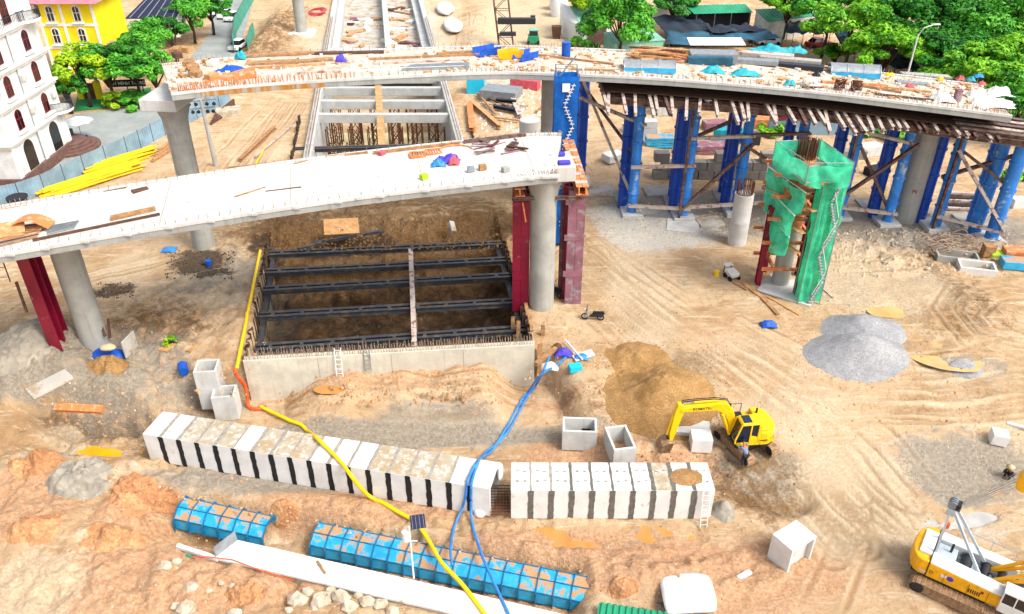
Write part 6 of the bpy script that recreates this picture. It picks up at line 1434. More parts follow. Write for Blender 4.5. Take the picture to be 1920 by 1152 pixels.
# ================================================================ background: houses, road, fences, sheds, trees
def sheet(name, pts, mat, label, z, cat=None):
    m = MB(); m.add([(p.x, p.y, z) for p in pts], [tuple(range(len(pts)))]); o = m.build(name, K[mat], kind='structure'); tag(o, label, cat or name); return o
road = [P(*p) for p in ((-120, 395), (60, 345), (150, 300), (235, 262), (330, 212), (430, 158), (450, 90), (478, -10), (400, -14), (395, 60), (330, 140), (290, 190), (215, 205), (140, 214), (100, 235), (-120, 310))]
sheet('road', road, 'asphalt', 'grey asphalt street curving past the white house', -.055)
m = MB(); tp_ = [P(*p) for p in ((140, 208), (215, 200), (285, 188), (283, 165), (215, 176), (145, 180))]
m.prism([(p.x, p.y) for p in tp_], -.1, .05); m.build('turf_strip', K['turf'], label='green turf strip along the street before the hedge', cat='turf')
# ---------------------------------------------------------------- white house
HX = -51.0
hw = thing('white_house', 'tall white house with red arched windows at the left edge', 'house', (HX-5, 84, 0))
y0, y1 = 77.9, 89.3
MB().b0(HX-12, HX, y0, y1, -.2, 19.5).build('wall', K['house_white'], hw)
MB().b0(HX-12, HX+.35, y0-.3, y1+.3, -.3, 1.05).build('plinth', K['brown_brick'], hw)
for z in (4.55, 7.95, 11.2, 14.6): MB().b0(HX-12.1, HX+.42, y0-.4, y1+.42, z, z+.28).build('cornice', K['house_trim'], hw, bevel=.05); MB().b0(HX-12.1, HX+.22, y0-.2, y1+.2, z-.28, z-.005).build('cornice_moulding', K['house_trim'], hw)
for y in (y0+.35, (y0+y1)/2, y1-.35):
    MB().b0(HX, HX+.16, y-.32, y+.32, 1.05, 4.25).build('pilaster', K['house_trim'], hw)
    for z0, z1 in ((4.84, 7.66), (8.24, 10.9), (11.5, 14.3)): MB().b0(HX, HX+.1, y-.28, y+.28, z0, z1).build('pilaster', K['house_trim'], hw)
def arch(w, h, n=10):
    p = [(-w/2, 0), (w/2, 0)]
    for i in range(n+1):
        a = math.pi*i/n; p.append((w/2*math.cos(a), h-w/2+w/2*math.sin(a)))
    return p
def arch_mesh(m, T, poly, d0, d1):
    n = len(poly); q = [T @ Vector((u, d0, v)) for u, v in poly]+[T @ Vector((u, d1, v)) for u, v in poly]; m.add(q, [(i, (i+1) % n, n+(i+1) % n, n+i) for i in range(n)]+[tuple(range(n-1, -1, -1)), tuple(range(n, 2*n))])
def arch_window(par, T, w, h, frame='window_red', glassm='glass', surround='house_trim', door=False):
    m = MB(); arch_mesh(m, T, [(u*1.22, (v*1.07 if v > 0 else -.06)) for u, v in arch(w, h)], -.02, .09); o = m.build('window', K[surround], par)
    m = MB(); arch_mesh(m, T, arch(w, h), .0, .11); m.build('pane', K[glassm], o)
    if not door:
        for (a, b) in (((0, 0), (0, h)), ((-w/2, h*.55), (w/2, h*.55)), ((-w/2, .03), (w/2, .03)), ((-w/2+.03, 0), (-w/2+.03, h-w/2)), ((w/2-.03, 0), (w/2-.03, h-w/2))):
            m = MB(); m.beam(T @ Vector((a[0], .12, a[1])), T @ Vector((b[0], .12, b[1])), .055, .06); m.build('frame', K[frame], o)
        m = MB(); pts = [T @ Vector((w/2*math.cos(math.pi*i/10), .12, h-w/2+w/2*math.sin(math.pi*i/10))) for i in range(11)]; m.tube(pts, .035, 5); m.build('frame', K[frame], o)
        m = MB(); m.T = T; m.b0(-w*.85, w*.85, 0, .4, -.35, -.12); m.build('sill', K['house_trim'], o, bevel=.04)
FT = lambda y, z: Matrix(((0, 1, 0, HX), (1, 0, 0, y), (0, 0, 1, z), (0, 0, 0, 1)))
for y in (80.9, 86.4):
    arch_window(hw, FT(y, 1.1), 1.9, 3.1, door=True)
    for z in (5.35, 8.75, 12.0): arch_window(hw, FT(y, z), 1.2, 2.05)
for z in (15.2,): arch_window(hw, FT(84.2, z), 1.4, 2.6)
FTc = lambda x, z: Matrix(((-1, 0, 0, x), (0, -1, 0, y0), (0, 0, 1, z), (0, 0, 0, 1)))
for z in (5.35, 8.75, 12.0): arch_window(hw, FTc(HX-2.6, z), 1.2, 2.05)
def balcony(z, cxy, r, label_):
    p = [(cxy[0]+r*math.cos(a), cxy[1]+r*math.sin(a)) for a in [math.radians(-80+200*i/14) for i in range(15)]]
    m = MB(); m.prism(p, z-.3, z); b = m.build('balcony', K['house_trim'], hw, bevel=.04)
    m = MB(); m.tube([(x, y, z+.95) for x, y in p], .04, 6); m.build('hand_rail', K['dark_metal'], b)
    m = MB()
    for i in range(14):
        for k in range(5):
            a = Vector((*p[i], 0)).lerp(Vector((*p[i+1], 0)), k/5); m.beam((a.x, a.y, z), (a.x, a.y, z+.95), .03, .03)
    m.build('balusters', K['dark_metal'], b)
balcony(4.85, (HX-.6, y1-.2), 1.9, ''); balcony(14.9, (HX-.9, y1-1.2), 2.1, '')
for (y, z) in ((83.6, 6.2), (83.7, 9.6), (88.3, 6.4), (78.6, 9.4)): MB().b0(HX+.02, HX+.38, y-.4, y+.4, z, z+.6).build('air_conditioner', K['conc_white'], hw, bevel=.03)
for y in (83.2, 88.9): MB().cyl((HX+.06, y, 1), (HX+.06, y, 14.5), .05, n=6).build('drain_pipe', K['grey_metal'], hw)
# front terrace rail on top
m = MB(); m.tube([(HX+.3, y0-.2, 15.85), (HX+.3, y1-2, 15.85)], .04, 6)
for k in range(34): m.beam((HX+.3, y0-.2+k*.28, 14.88), (HX+.3, y0-.2+k*.28, 15.85), .03, .03)
m.build('terrace_rail', K['dark_metal'], hw)
# rounded purple brown steps by the house, parasol, blue chairs
t = thing('entrance_steps', 'rounded purple brown entrance steps beside the white house', 'steps', (HX+.2, 90, 0))
for k in range(4): MB().lathe((HX-.6, 89.6, 0), [(3.4-k*.45, -.1), (3.4-k*.45, .22+k*.22)], 28).build('step', K['brown_brick'], t)
g = P(155, 262, 0); t = thing('parasol', 'pale scalloped parasol on the street by the white house', 'parasol', g)
MB().cyl(g, g+Vector((0, 0, 2.5)), .04, n=8).build('pole', K['grey_metal'], t); m = MB(); n = 16
v = [g+Vector((0, 0, 2.85))]
for i in range(n): a = 2*math.pi*i/n; r = 1.75 if i % 2 else 1.6; v.append(g+Vector((r*math.cos(a), r*math.sin(a), 2.2 if i % 2 else 2.3)))
m.add(v, [(0, i+1, (i+1) % n+1) for i in range(n)]); m.build('canopy', K['umbrella'], t, solid=.02)
for i, (px, py) in enumerate(((138, 268), (147, 270), (156, 270), (163, 267), (130, 262))):
    g = P(px, py, 0); t = thing('chair', 'blue plastic chair under the parasol', 'chair', g, 'blue chairs by the white house'); T = local(g, i*1.3)
    part(t, T, 'seat', 'plastic_blue', lambda m: m.b0(-.22, .22, -.22, .22, .4, .45)); part(t, T, 'backrest', 'plastic_blue', lambda m: m.b0(-.22, -.17, -.22, .22, .45, .9))
    for sx in (-1, 1):
        for sy in (-1, 1): part(t, T, 'leg', 'plastic_blue', lambda m, sx=sx, sy=sy: m.beam((sx*.2, sy*.2, -.06), (sx*.2, sy*.2, .42), .04, .04))
g = P(126, 268, 0); MB().box(g+Vector((-.3, .3, .7)), (1.8, 1.4, 1.5)).build('covered_cart', K['car_dark'], label='dark covered cart beside the white house entrance', cat='cart', bevel=.1)
# ---------------------------------------------------------------- yellow house
yx0, yx1, yy = -68.0, -59.6, 120.0
t = thing('yellow_house', 'bright yellow house with pink roof behind the garden trees', 'house', ((yx0+yx1)/2, yy+4, 0))
MB().b0(yx0, yx1, yy, yy+9, -.2, 10).build('wall', K['house_yellow'], t)
for z in (3.4, 6.6): MB().b0(yx0-.05, yx1+.05, yy-.12, yy+.05, z, z+.35).build('band', K['house_trim'], t)
for x in (yx0+.3, -64.4, yx1-.3): MB().b0(x-.2, x+.2, yy-.1, yy+.02, 0, 9.8).build('pilaster', K['house_trim'], t)
FTy = lambda x, z: Matrix(((-1, 0, 0, x), (0, -1, 0, yy), (0, 0, 1, z), (0, 0, 0, 1)))
for x in (-66, -62.2):
    for z in (.8, 4.2, 7.3): arch_window(t, FTy(x, z), 1.0, 2.1, frame='house_trim')
m = MB(); m.hexa([(yx0-.9, yy-1.2, 9.9), (yx1+.9, yy-1.2, 9.9), (yx1+.9, yy+10, 9.9), (yx0-.9, yy+10, 9.9), (yx0+3, yy+4, 13), (yx1-3, yy+4, 13), (yx1-3, yy+5, 13), (yx0+3, yy+5, 13)]); m.build('roof', K['roof_pink'], t)
# low pink roofed wing and arched gate
t = thing('garden_gate', 'small yellow arched gate with dark doors in the garden hedge', 'gate', P(170, 187))
g = P(170, 187)
for s in (-1, 1): MB().box(g+Vector((s*1.2, .3, 1.2)), (.7, .8, 2.5)).build('pillar', K['house_yellow'], t, bevel=.05)
MB().box(g+Vector((0, .4, 1.0)), (1.7, .15, 2.2)).build('door', K['wood_dark'], t)
m = MB(); m.tube([g+Vector((1.45*math.cos(math.pi*i/10), .2, 2.4+.9*math.sin(math.pi*i/10))) for i in range(11)], .22, 6); m.build('arch', K['conc'], t)
t = thing('name_sign', 'dark hedge sign with white lettering', 'sign', P(242, 178)); g = P(242, 178)
MB().box(g+Vector((0, 0, 1.6)), (5.0, .12, .95), rz(.12)).build('board', K['cloth_dark'], t)
for s in (-2, 0, 2): MB().box(g+Vector((s, .12*s+.05, .6)), (.1, .1, 1.3)).build('post', K['dark_metal'], t)
text_mesh('V\u1eacN MINH T\u00d4NG', .62, Matrix.Translation(g+Vector((0, -.075, 1.6))) @ rz(.12) @ Matrix.Rotation(math.radians(90), 4, 'X'), K['white_paint'], t, bold=.02)
# dark roofed shed with panels far left top
t = thing('panel_roof_shed', 'shed with dark blue panel roof at the top left', 'shed', P(285, 40)); a, b, c_, d = P(235, 34, 5), P(330, 34, 5), P(345, -6, 6), P(275, -6, 6)
MB().hexa([p-Vector((0, 0, 3)) for p in (a, b, c_, d)]+[p-Vector((0, 0, .15)) for p in (a, b, c_, d)]).build('wall', K['house_trim'], t)
MB().hexa([p-Vector((0, 0, .14)) for p in (a, b, c_, d)]+[a, b, c_, d]).build('roof', K['solar'], t)
for k in range(6): p, q = a.lerp(b, (k+.5)/6), d.lerp(c_, (k+.5)/6); MB().beam(p+Vector((0, 0, .03)), q+Vector((0, 0, .03)), .12, .06).build('panel_seam', K['grey_metal'], t)
t = thing('pink_roof_hut', 'hut with pink roof among the garden trees', 'hut', P(205, 120)); g = P(205, 128); MB().box(g+Vector((0, 0, 1.5)), (3, 3, 3.2)).build('wall', K['house_yellow'], t); m = MB(); q = g+Vector((0, 0, 3.1)); m.add([q+Vector(v) for v in ((-2, -2, 0), (2, -2, 0), (2, 2, 0), (-2, 2, 0), (0, 0, 1.6))], [(0, 1, 4), (1, 2, 4), (2, 3, 4), (3, 0, 4), (3, 2, 1, 0)]); m.build('roof', K['roof_pink'], t)
# ---------------------------------------------------------------- fences
def panel_fence(pts, h, mat, label, step=2.4, gapf=.02, name='panel_fence', lean=0.0):
    t = thing(name, label, 'fence', P(*pts[0])); W_ = [P(*p) for p in pts]; i = 0
    for a, b in zip(W_[:-1], W_[1:]):
        L = (b-a).length; n = max(1, int(round(L/step)))
        for k in range(n):
            p, q = a.lerp(b, k/n+.004), a.lerp(b, (k+1)/n-.004); z0 = -.15; m = MB(); rows = []
            for j in range(13):
                c = p.lerp(q, j/12); o = .03*(j % 2); d = (q-p).normalized(); nn = Vector((d.y, -d.x, 0)); rows.append([Vector((c.x, c.y, z0))+nn*o, Vector((c.x, c.y, h+random.uniform(-.02, .02)))+nn*(o+lean)])
            m.grid(rows); m.build('panel', K[mat], t, solid=.012); MB().beam((p.x, p.y, -.2), (p.x, p.y, h+.1), .08, .08).build('post', K['fence_post'], t)
            for z in (.25, h-.1): MB().beam((p.x, p.y+.05, z), (q.x, q.y+.05, z), .05, .05).build('rail', K['fence_post'], t)
panel_fence([(-60, 402), (0, 386), (40, 378), (85, 362), (160, 325), (240, 290), (310, 252), (370, 222), (432, 192)], 2.0, 'fence_blue', 'blue grey sheet metal hoarding along the street by the white house')
panel_fence([(440, 100), (443, 62), (462, 25), (482, -12)], 2.6, 'fence_green', 'upper green slatted site fence along the street', 1.4); panel_fence([(466, 100), (473, 75), (478, 66)], 2.2, 'fence_green', 'short lower piece of green fence above the far deck', 1.2)
# yellow pipes
rn = random.Random(3)
def pipe_bundle(pa, pb, n, L, rr, label, group, spread, lay=3):
    ax = (pb-pa); ax.z = 0; ax.normalize(); nn = Vector((-ax.y, ax.x, 0))
    for i in range(n):
        l = i % lay; c = pa.lerp(pb, .5)+nn*(rn.uniform(-1, 1)*spread*(1-.2*l))+ax*rn.uniform(-1.2, 1.2); a = rn.uniform(-.05, .05); d = (ax+nn*a).normalized(); z = HZ(c.x, c.y)+rr+l*rr*1.7+.03
        m = MB(); m.cyl(Vector((c.x, c.y, z))-d*L/2, Vector((c.x, c.y, z))+d*L/2, rr, n=8); m.build('steel_pipe', K['yellow_pipe'], label=label, cat='pipe', group=group, smooth='auto')
pipe_bundle(P(80, 368), P(255, 312), 60, 9.5, .09, 'yellow steel pipe in the long lower bundle by the hoarding', 'yellow pipes in the lower bundle', 1.9, 4); pipe_bundle(P(165, 322), P(285, 285), 40, 7.0, .09, 'yellow steel pipe in the shorter upper bundle by the hoarding', 'yellow pipes in the upper bundle', 1.5, 4)
# basket
g = P(38, 388, 0); m = MB(); m.lathe((g.x, g.y, 0), [(.75, -.1), (1.0, 1.1)], 18); m.build('round_basket', K['cloth_dark'], label='dark round basket standing before the hoarding', cat='basket')
# ---------------------------------------------------------------- utility pole, lamp, far pier
g = P(405, 312); t = thing('utility_pole', 'tilted concrete utility pole with insulators beside the flared pier', 'pole', g); top = g+Vector((-.3, .3, 7.4))
MB().cyl(g-Vector((0, 0, .3)), top, .26, .16, 12).build('pole', K['conc'], t, smooth='auto')
for f, w in ((.97, 3.2), (.86, 2.6)):
    c = g.lerp(top, f); MB().beam(c+Vector((-w/2, -.1, 0)), c+Vector((w/2, .3, .2)), .14, .14).build('cross_arm', K['grey_metal'], t)
    for k in (-.8, -.35, .35, .8): MB().lathe(c+Vector((k*w/2, .2*k, -.45)), [(.05, 0), (.2, .1), (.2, .25), (.05, .4)], 10).build('insulator', K['rubber'], t)
g = Vector((49.0, 100, 0)); t = thing('street_lamp', 'slender pale street lamp in front of the dark trees', 'street lamp', g)
MB().tube([g, g+Vector((0, 0, 5)), g+Vector((.05, 0, 10.2)), g+Vector((.5, -.1, 11.1)), g+Vector((1.5, -.2, 11.5))], [.15, .12, .09, .08, .06], 8).build('pole', K['white_pipe'], t, smooth=True); MB().box(g+Vector((1.85, -.2, 11.52)), (.8, .3, .14)).build('lamp_head', K['white_paint'], t, bevel=.04)
pier(P(567, 66), 14, .95, 'round pier standing alone left of the far trough'); g = P(567, 66); MB().box((g.x, g.y, .2), (4, 4, .8)).build('pile_cap', K['slab_white'], label='pale pile cap under the lone pier', cat='footing', bevel=.05)
# cars
def car(px, py, ang, mat, label, s=1.0):
    g = P(px, py, -.05); t = thing('parked_car', label, 'car', g); T = local(g, math.radians(ang)); W = .88
    part(t, T, 'body', mat, lambda m: m.hexa([(-2.15, -W, .3), (2.15, -W, .3), (2.15, W, .3), (-2.15, W, .3), (-2.1, -W+.05, .92), (2.05, -W+.08, .82), (2.05, W-.08, .82), (-2.1, W-.05, .92)]), .12)
    part(t, T, 'windows', 'glass', lambda m: m.hexa([(-1.55, -W+.1, .9), (1.05, -W+.1, .86), (1.05, W-.1, .86), (-1.55, W-.1, .9), (-1.05, -W+.25, 1.42), (.35, -W+.25, 1.42), (.35, W-.25, 1.42), (-1.05, W-.25, 1.42)]), .04)
    part(t, T, 'roof', mat, lambda m: m.hexa([(-1.1, -W+.22, 1.4), (.4, -W+.22, 1.4), (.4, W-.22, 1.4), (-1.1, W-.22, 1.4), (-1.0, -W+.3, 1.48), (.3, -W+.3, 1.48), (.3, W-.3, 1.48), (-1.0, W-.3, 1.48)]), .03)
    for x in (-1.35, 1.35):
        for y in (-W, W): part(t, T, 'wheel', 'rubber', lambda m, x=x, y=y: m.cyl((x, y-.1, .32), (x, y+.1, .32), .32, n=14))
    for y in (-.6, .6): part(t, T, 'headlight', 'white_paint', lambda m, y=y: m.box((2.12, y, .68), (.08, .35, .14)))
car(437, 38, -100, 'car_white', 'white car on the street close to the green fence'); car(423, 33, -95, 'car_white', 'white car on the street left of the one by the fence'); car(401, 30, 200, 'car_white', 'white car parked by the roadside trees'); car(447, 92, -98, 'car_white', 'white car just above the far deck edge')
car(1533, 88, 20, 'car_red', 'red car parked by the shade nets'); car(1268, 84, 10, 'car_white', 'white car peeking out behind the deck edge near the shade net'); car(1425, 80, 5, 'car_dark', 'dark car under the edge of the shade net'); car(1440, 84, 5, 'car_white', 'white car beside the dark one under the shade net'); car(1735, 118, 70, 'car_dark', 'dark car under the right trees')
# ---------------------------------------------------------------- sheds and shade nets
def shed(pxs, zs, wallmat, roofmat, label, thick=.12, over=.0, open_front=False):
    R = [P(a, b, z) for (a, b), z in zip(pxs, zs)]; c = sum(R, Vector((0, 0, 0)))/len(R); t = thing('shed', label, 'shed', (c.x, c.y, 0))
    n = 14; m = MB(); rows = []
    for i in range(n*2+1):
        f = i/(n*2); o = .05*(i % 2); rows.append([R[0].lerp(R[1], f)+Vector((0, 0, o)), R[3].lerp(R[2], f)+Vector((0, 0, o))])
    m.grid(rows); m.build('roof', K[roofmat], t, solid=.04)
    I = [c+(p-c)*.94 for p in R]
    for k in range(4):
        if open_front and k == 0:
            for f in (.02, .35, .65, .98): p = I[0].lerp(I[1], f); MB().beam((p.x, p.y, -.1), (p.x, p.y, p.z), .12, .12).build('post', K['fence_post'], t)
            continue
        a, b = I[k], I[(k+1) % 4]; m = MB(); m.add([(a.x, a.y, -.1), (b.x, b.y, -.1), (b.x, b.y, b.z-.06), (a.x, a.y, a.z-.06)], [(0, 1, 2, 3)]); m.build('wall', K[wallmat], t, solid=.08)
    return t
shed([(1092, 52), (1148, 46), (1132, 6), (1068, 12)], [3.0, 3.0, 4.6, 4.6], 'house_trim', 'green_pale', 'shed with large pale green roof left of the round tree')
shed([(1056, 34), (1092, 52), (1070, 14), (1050, 4)], [3.0, 3.0, 4.4, 4.4], 'house_trim', 'white_paint', 'white sided lean-to at the left of the pale green roof')
shed([(1104, 56), (1138, 54), (1135, 40), (1105, 42)], [2.6, 2.6, 3.2, 3.2], 'brown_brick', 'green_roof', 'small brick hut with dark green roof before the pale shed')
shed([(1150, 84), (1248, 76), (1215, 50), (1130, 62)], [2.2, 2.4, 3.0, 2.8], 'green_pale', 'green_pale', 'low lean-to with pale green roof under the round tree')
shed([(1302, 27), (1412, 24), (1398, 8), (1285, 11)], [3.8, 3.8, 4.8, 4.8], 'cloth_dark', 'green_roof', 'open stall with bright green roof behind the shade nets', open_front=True)
shed([(1440, 42), (1530, 30), (1500, 14), (1415, 18)], [3.2, 3.2, 4.2, 4.2], 'conc_white', 'green_roof', 'grey walled shed with dark green roof right of the bright green stall')
shed([(1480, 32), (1560, 30), (1560, 14), (1490, 16)], [3.0, 3.0, 4.0, 4.0], 'house_trim', 'green_pale', 'pale shed at the foot of the right trees')
shed([(1228, 12), (1300, 12), (1300, -6), (1228, -6)], [3.2, 3.2, 4.0, 4.0], 'conc_white', 'grey_metal', 'grey roofed shed above the black shade net')
def shade(pxs, zs, mat, label, seed, sag=.5):
    R = [P(a, b, z) for (a, b), z in zip(pxs, zs)]; t = thing('shade_net', label, 'shade net', (R[0].x, R[0].y, 0)); N = 22; rows = []
    for j in range(N+1):
        r = []
        for i in range(N+1):
            u, v = i/N, j/N; p = R[0].lerp(R[1], u).lerp(R[3].lerp(R[2], u), v); w = float(fbm(np.array([u*5+seed]), np.array([v*7+seed]), 4, seed)[0]); r.append(p+Vector((0, 0, w*.9-sag*math.sin(u*3*math.pi)**2*.5)))
        rows.append(r)
    m = MB(); m.grid(rows); m.build('net', K[mat], t, smooth=True, solid=.01)
    for p in R+[R[0].lerp(R[1], .5), R[0].lerp(R[1], .25), R[0].lerp(R[1], .75)]: MB().beam((p.x, p.y, -.1), (p.x, p.y, p.z), .08, .08).build('post', K['fence_post'], t)
shade([(1250, 66), (1345, 60), (1305, 27), (1222, 30)], [2.6, 2.6, 3.2, 3.2], 'black_net', 'black shade net right of the round tree', 1); shade([(1255, 82), (1466, 72), (1425, 50), (1250, 60)], [2.2, 2.3, 2.9, 2.9], 'teal_net', 'blue black shade net along the back of the far deck', 2)
shade([(1335, 62), (1440, 56), (1400, 44), (1320, 48)], [2.9, 2.9, 3.2, 3.2], 'black_net', 'black shade net before the bright green stall', 6)
shade([(1620, 112), (1742, 136), (1690, 92), (1600, 66)], [2.4, 2.4, 3.0, 3.0], 'black_net', 'dark shade net below the right trees', 3); shade([(1575, 80), (1640, 88), (1600, 58), (1560, 48)], [2.6, 2.6, 3.2, 3.2], 'teal_net', 'blue shade net between the red car and the trees', 4); shade([(1470, 60), (1545, 62), (1530, 42), (1480, 40)], [2.6, 2.6, 3.2, 3.2], 'black_net', 'small dark shade net beside the grey walled shed', 5)
# white domes and planter, drilling mast
for i, (px, py, r) in enumerate(((1048, 30, 1.6), (1046, 18, 1.7))): g = P(px, py, 0); MB().lathe((g.x, g.y, 0), [(r*.95, 0), (r, 2.6), (r*.75, 3.3), (r*.2, 3.6)], 20).build('white_tank', K['white_paint'], smooth='auto', label=['front white domed tank at the end of the sheds', 'rear white domed tank at the end of the sheds'][i], cat='tank')
g = P(1043, 72, 0); m = MB(); m.hexa([g+Vector(v) for v in ((-.6, -.5, 0), (.6, -.5, 0), (.6, .5, 0), (-.6, .5, 0), (-.85, -.7, 2.0), (.85, -.7, 2.0), (.85, .7, 2.0), (-.85, .7, 2.0))]); m.build('concrete_bucket', K['wood_dark'], label='brown tapered concrete bucket behind the far deck', cat='bucket', bevel=.04)
g = P(950, 92, 0); t = thing('lattice_mast', 'brown lattice crane mast rising behind the far deck', 'mast', g); w = 1.15; lean_ = Vector((-.32, .25, 0))
for sx in (-1, 1):
    for sy in (-1, 1): MB().beam(g+Vector((sx*w, sy*w*.7, -.2)), g+Vector((sx*w, sy*w*.7, 22))+lean_*8, .17, .17).build('chord', K['brown_steel'], t)
for k in range(11):
    z0, z1 = k*2.0, k*2.0+2; o0, o1 = lean_*8*z0/22, lean_*8*z1/22
    for s in (-1, 1):
        sg = 1 if k % 2 else -1
        MB().beam(g+Vector((-w*sg, s*w*.7, z0))+o0, g+Vector((w*sg, s*w*.7, z1))+o1, .09, .09).build('lacing', K['brown_steel'], t); MB().beam(g+Vector((-w, s*w*.7, z1))+o1, g+Vector((w, s*w*.7, z1))+o1, .09, .09).build('lacing', K['brown_steel'], t)
m = MB(); m.box(g+Vector((1.6, -.9, 4.6)), (6.0, 1.0, .9)); m.build('drive_head', K['dark_metal'], t, bevel=.1); MB().box(g+Vector((.2, -.9, 2.6)), (2.6, .9, .5)).build('guide_frame', K['dark_metal'], t)
for i in range(2): sack(835+i*14, 22+i*32, 3.4, 10, 1.4, 'tarp_white', ['far white sandbag hose beside the trough', 'near white sandbag hose beside the trough'][i], name='sandbag', seed=40+i, ang=.15)
m = MB(); g = P(590, 28)
for k in range(5): m.tube([g+Vector((1.5*math.cos(a)+.2*k, 2.4*math.sin(a), .15+.16*k)) for a in [i*.5 for i in range(13)]], .1, 6)
m.build('hose_coil', K['pink'], label='coil of pinkish hose left of the far trough', cat='hose')
g = P(999, 40); drum(999, 42, .45, 1.2, 0, 'car_dark', 'dark drum standing on the pale ground behind the far deck', False); g = P(1000, 82)
t = thing('green_machine', 'small green machine behind the far deck', 'machine', g); MB().box(g+Vector((0, 0, .8)), (1.8, 1.6, 1.2)).build('body', K['green_roof'], t, bevel=.1); MB().box(g+Vector((0, 0, 1.8)), (1.4, 1.3, .8)).build('cab', K['glass'], t, bevel=.08); MB().box(g+Vector((0, 0, 2.25)), (1.6, 1.5, .12)).build('roof', K['green_pale'], t)
for s in (-1, 1): MB().box(g+Vector((s*.8, 0, .3)), (.4, 1.9, .6)).build('track', K['rubber'], t, bevel=.1)
# red and white wall beneath the right end of the far deck
t = thing('barrier_wall', 'low pale wall with red coping beyond the right blue towers', 'wall', (55, 92, 0)); MB().box((56, 93, .8), (50, .4, 2.0), rz(-.05)).build('wall', K['fence_blue'], t); MB().box((56, 93, 1.95), (50, .6, .35), rz(-.05)).build('coping', K['window_red'], t)
# ---------------------------------------------------------------- trees
def tree(c, rx, rz_, base_z, leaf, label, n=2600, clumps=26, seed=0, s=.42, name='tree', flat=.6, trunk_r=.28, group=None):
    rn = np.random.RandomState(seed); t = thing(name, label, 'tree', (c.x, c.y, base_z), group)
    h = c.z-base_z; m = MB(); m.tube([(c.x, c.y, base_z-.3), (c.x+.2, c.y, base_z+h*.4), (c.x, c.y+.1, c.z-rz_*.1), (c.x, c.y, c.z+rz_*.5)], [trunk_r, trunk_r*.75, trunk_r*.5, .06], 8)
    cen = []
    for k in range(clumps):
        d = rn.normal(size=3); d /= np.linalg.norm(d); d[2] = abs(d[2])*1.25-.4; r = rn.uniform(.5, 1.02); cen.append((c.x+d[0]*rx*r, c.y+d[1]*rx*r, c.z+d[2]*rz_*r, rx*rn.uniform(.17, .34)))
    for k in range(min(9, clumps)): q = cen[k]; m.tube([(c.x, c.y, base_z+h*.45), ((c.x+q[0])/2, (c.y+q[1])/2, (c.z+q[2])/2-rz_*.1), (q[0], q[1], q[2])], [trunk_r*.5, trunk_r*.3, .04], 5)
    m.build('trunk', K['trunk'], t, smooth=True)
    vs, fs = [], []; per = n//clumps
    cn = np.array(cen); P_ = np.repeat(cn, per, axis=0); N = len(P_); d = rn.normal(size=(N, 3)); d /= np.linalg.norm(d, axis=1)[:, None]; rad = rn.uniform(.35, 1.0, N)**.5
    pos = P_[:, :3]+d*np.array([1, 1, flat])*(P_[:, 3]*rad)[:, None]
    nr = d*.6+np.array([0, 0, .8])+rn.normal(size=(N, 3))*.45; nr /= np.linalg.norm(nr, axis=1)[:, None]
    a = np.cross(nr, rn.normal(size=(N, 3))); a /= np.linalg.norm(a, axis=1)[:, None]; b = np.cross(nr, a); sz = s*rn.uniform(.6, 1.35, N)[:, None]
    q = np.stack([pos-a*sz*.9, pos+b*sz*.42+nr*sz*.12, pos+a*sz*.9, pos-b*sz*.42+nr*sz*.12], 1).reshape(-1, 3)-np.array([c.x, c.y, base_z])
    me = bpy.data.meshes.new('crown'); me.vertices.add(len(q)); me.vertices.foreach_set('co', q.astype(np.float32).ravel()); me.loops.add(N*4); me.loops.foreach_set('vertex_index', np.arange(N*4, dtype=np.int32)); me.polygons.add(N); me.polygons.foreach_set('loop_start', np.arange(0, N*4, 4, dtype=np.int32)); me.update(calc_edges=True)
    me.materials.append(K[leaf]); o = bpy.data.objects.new('crown', me); COL.objects.link(o); o.parent = t; return t
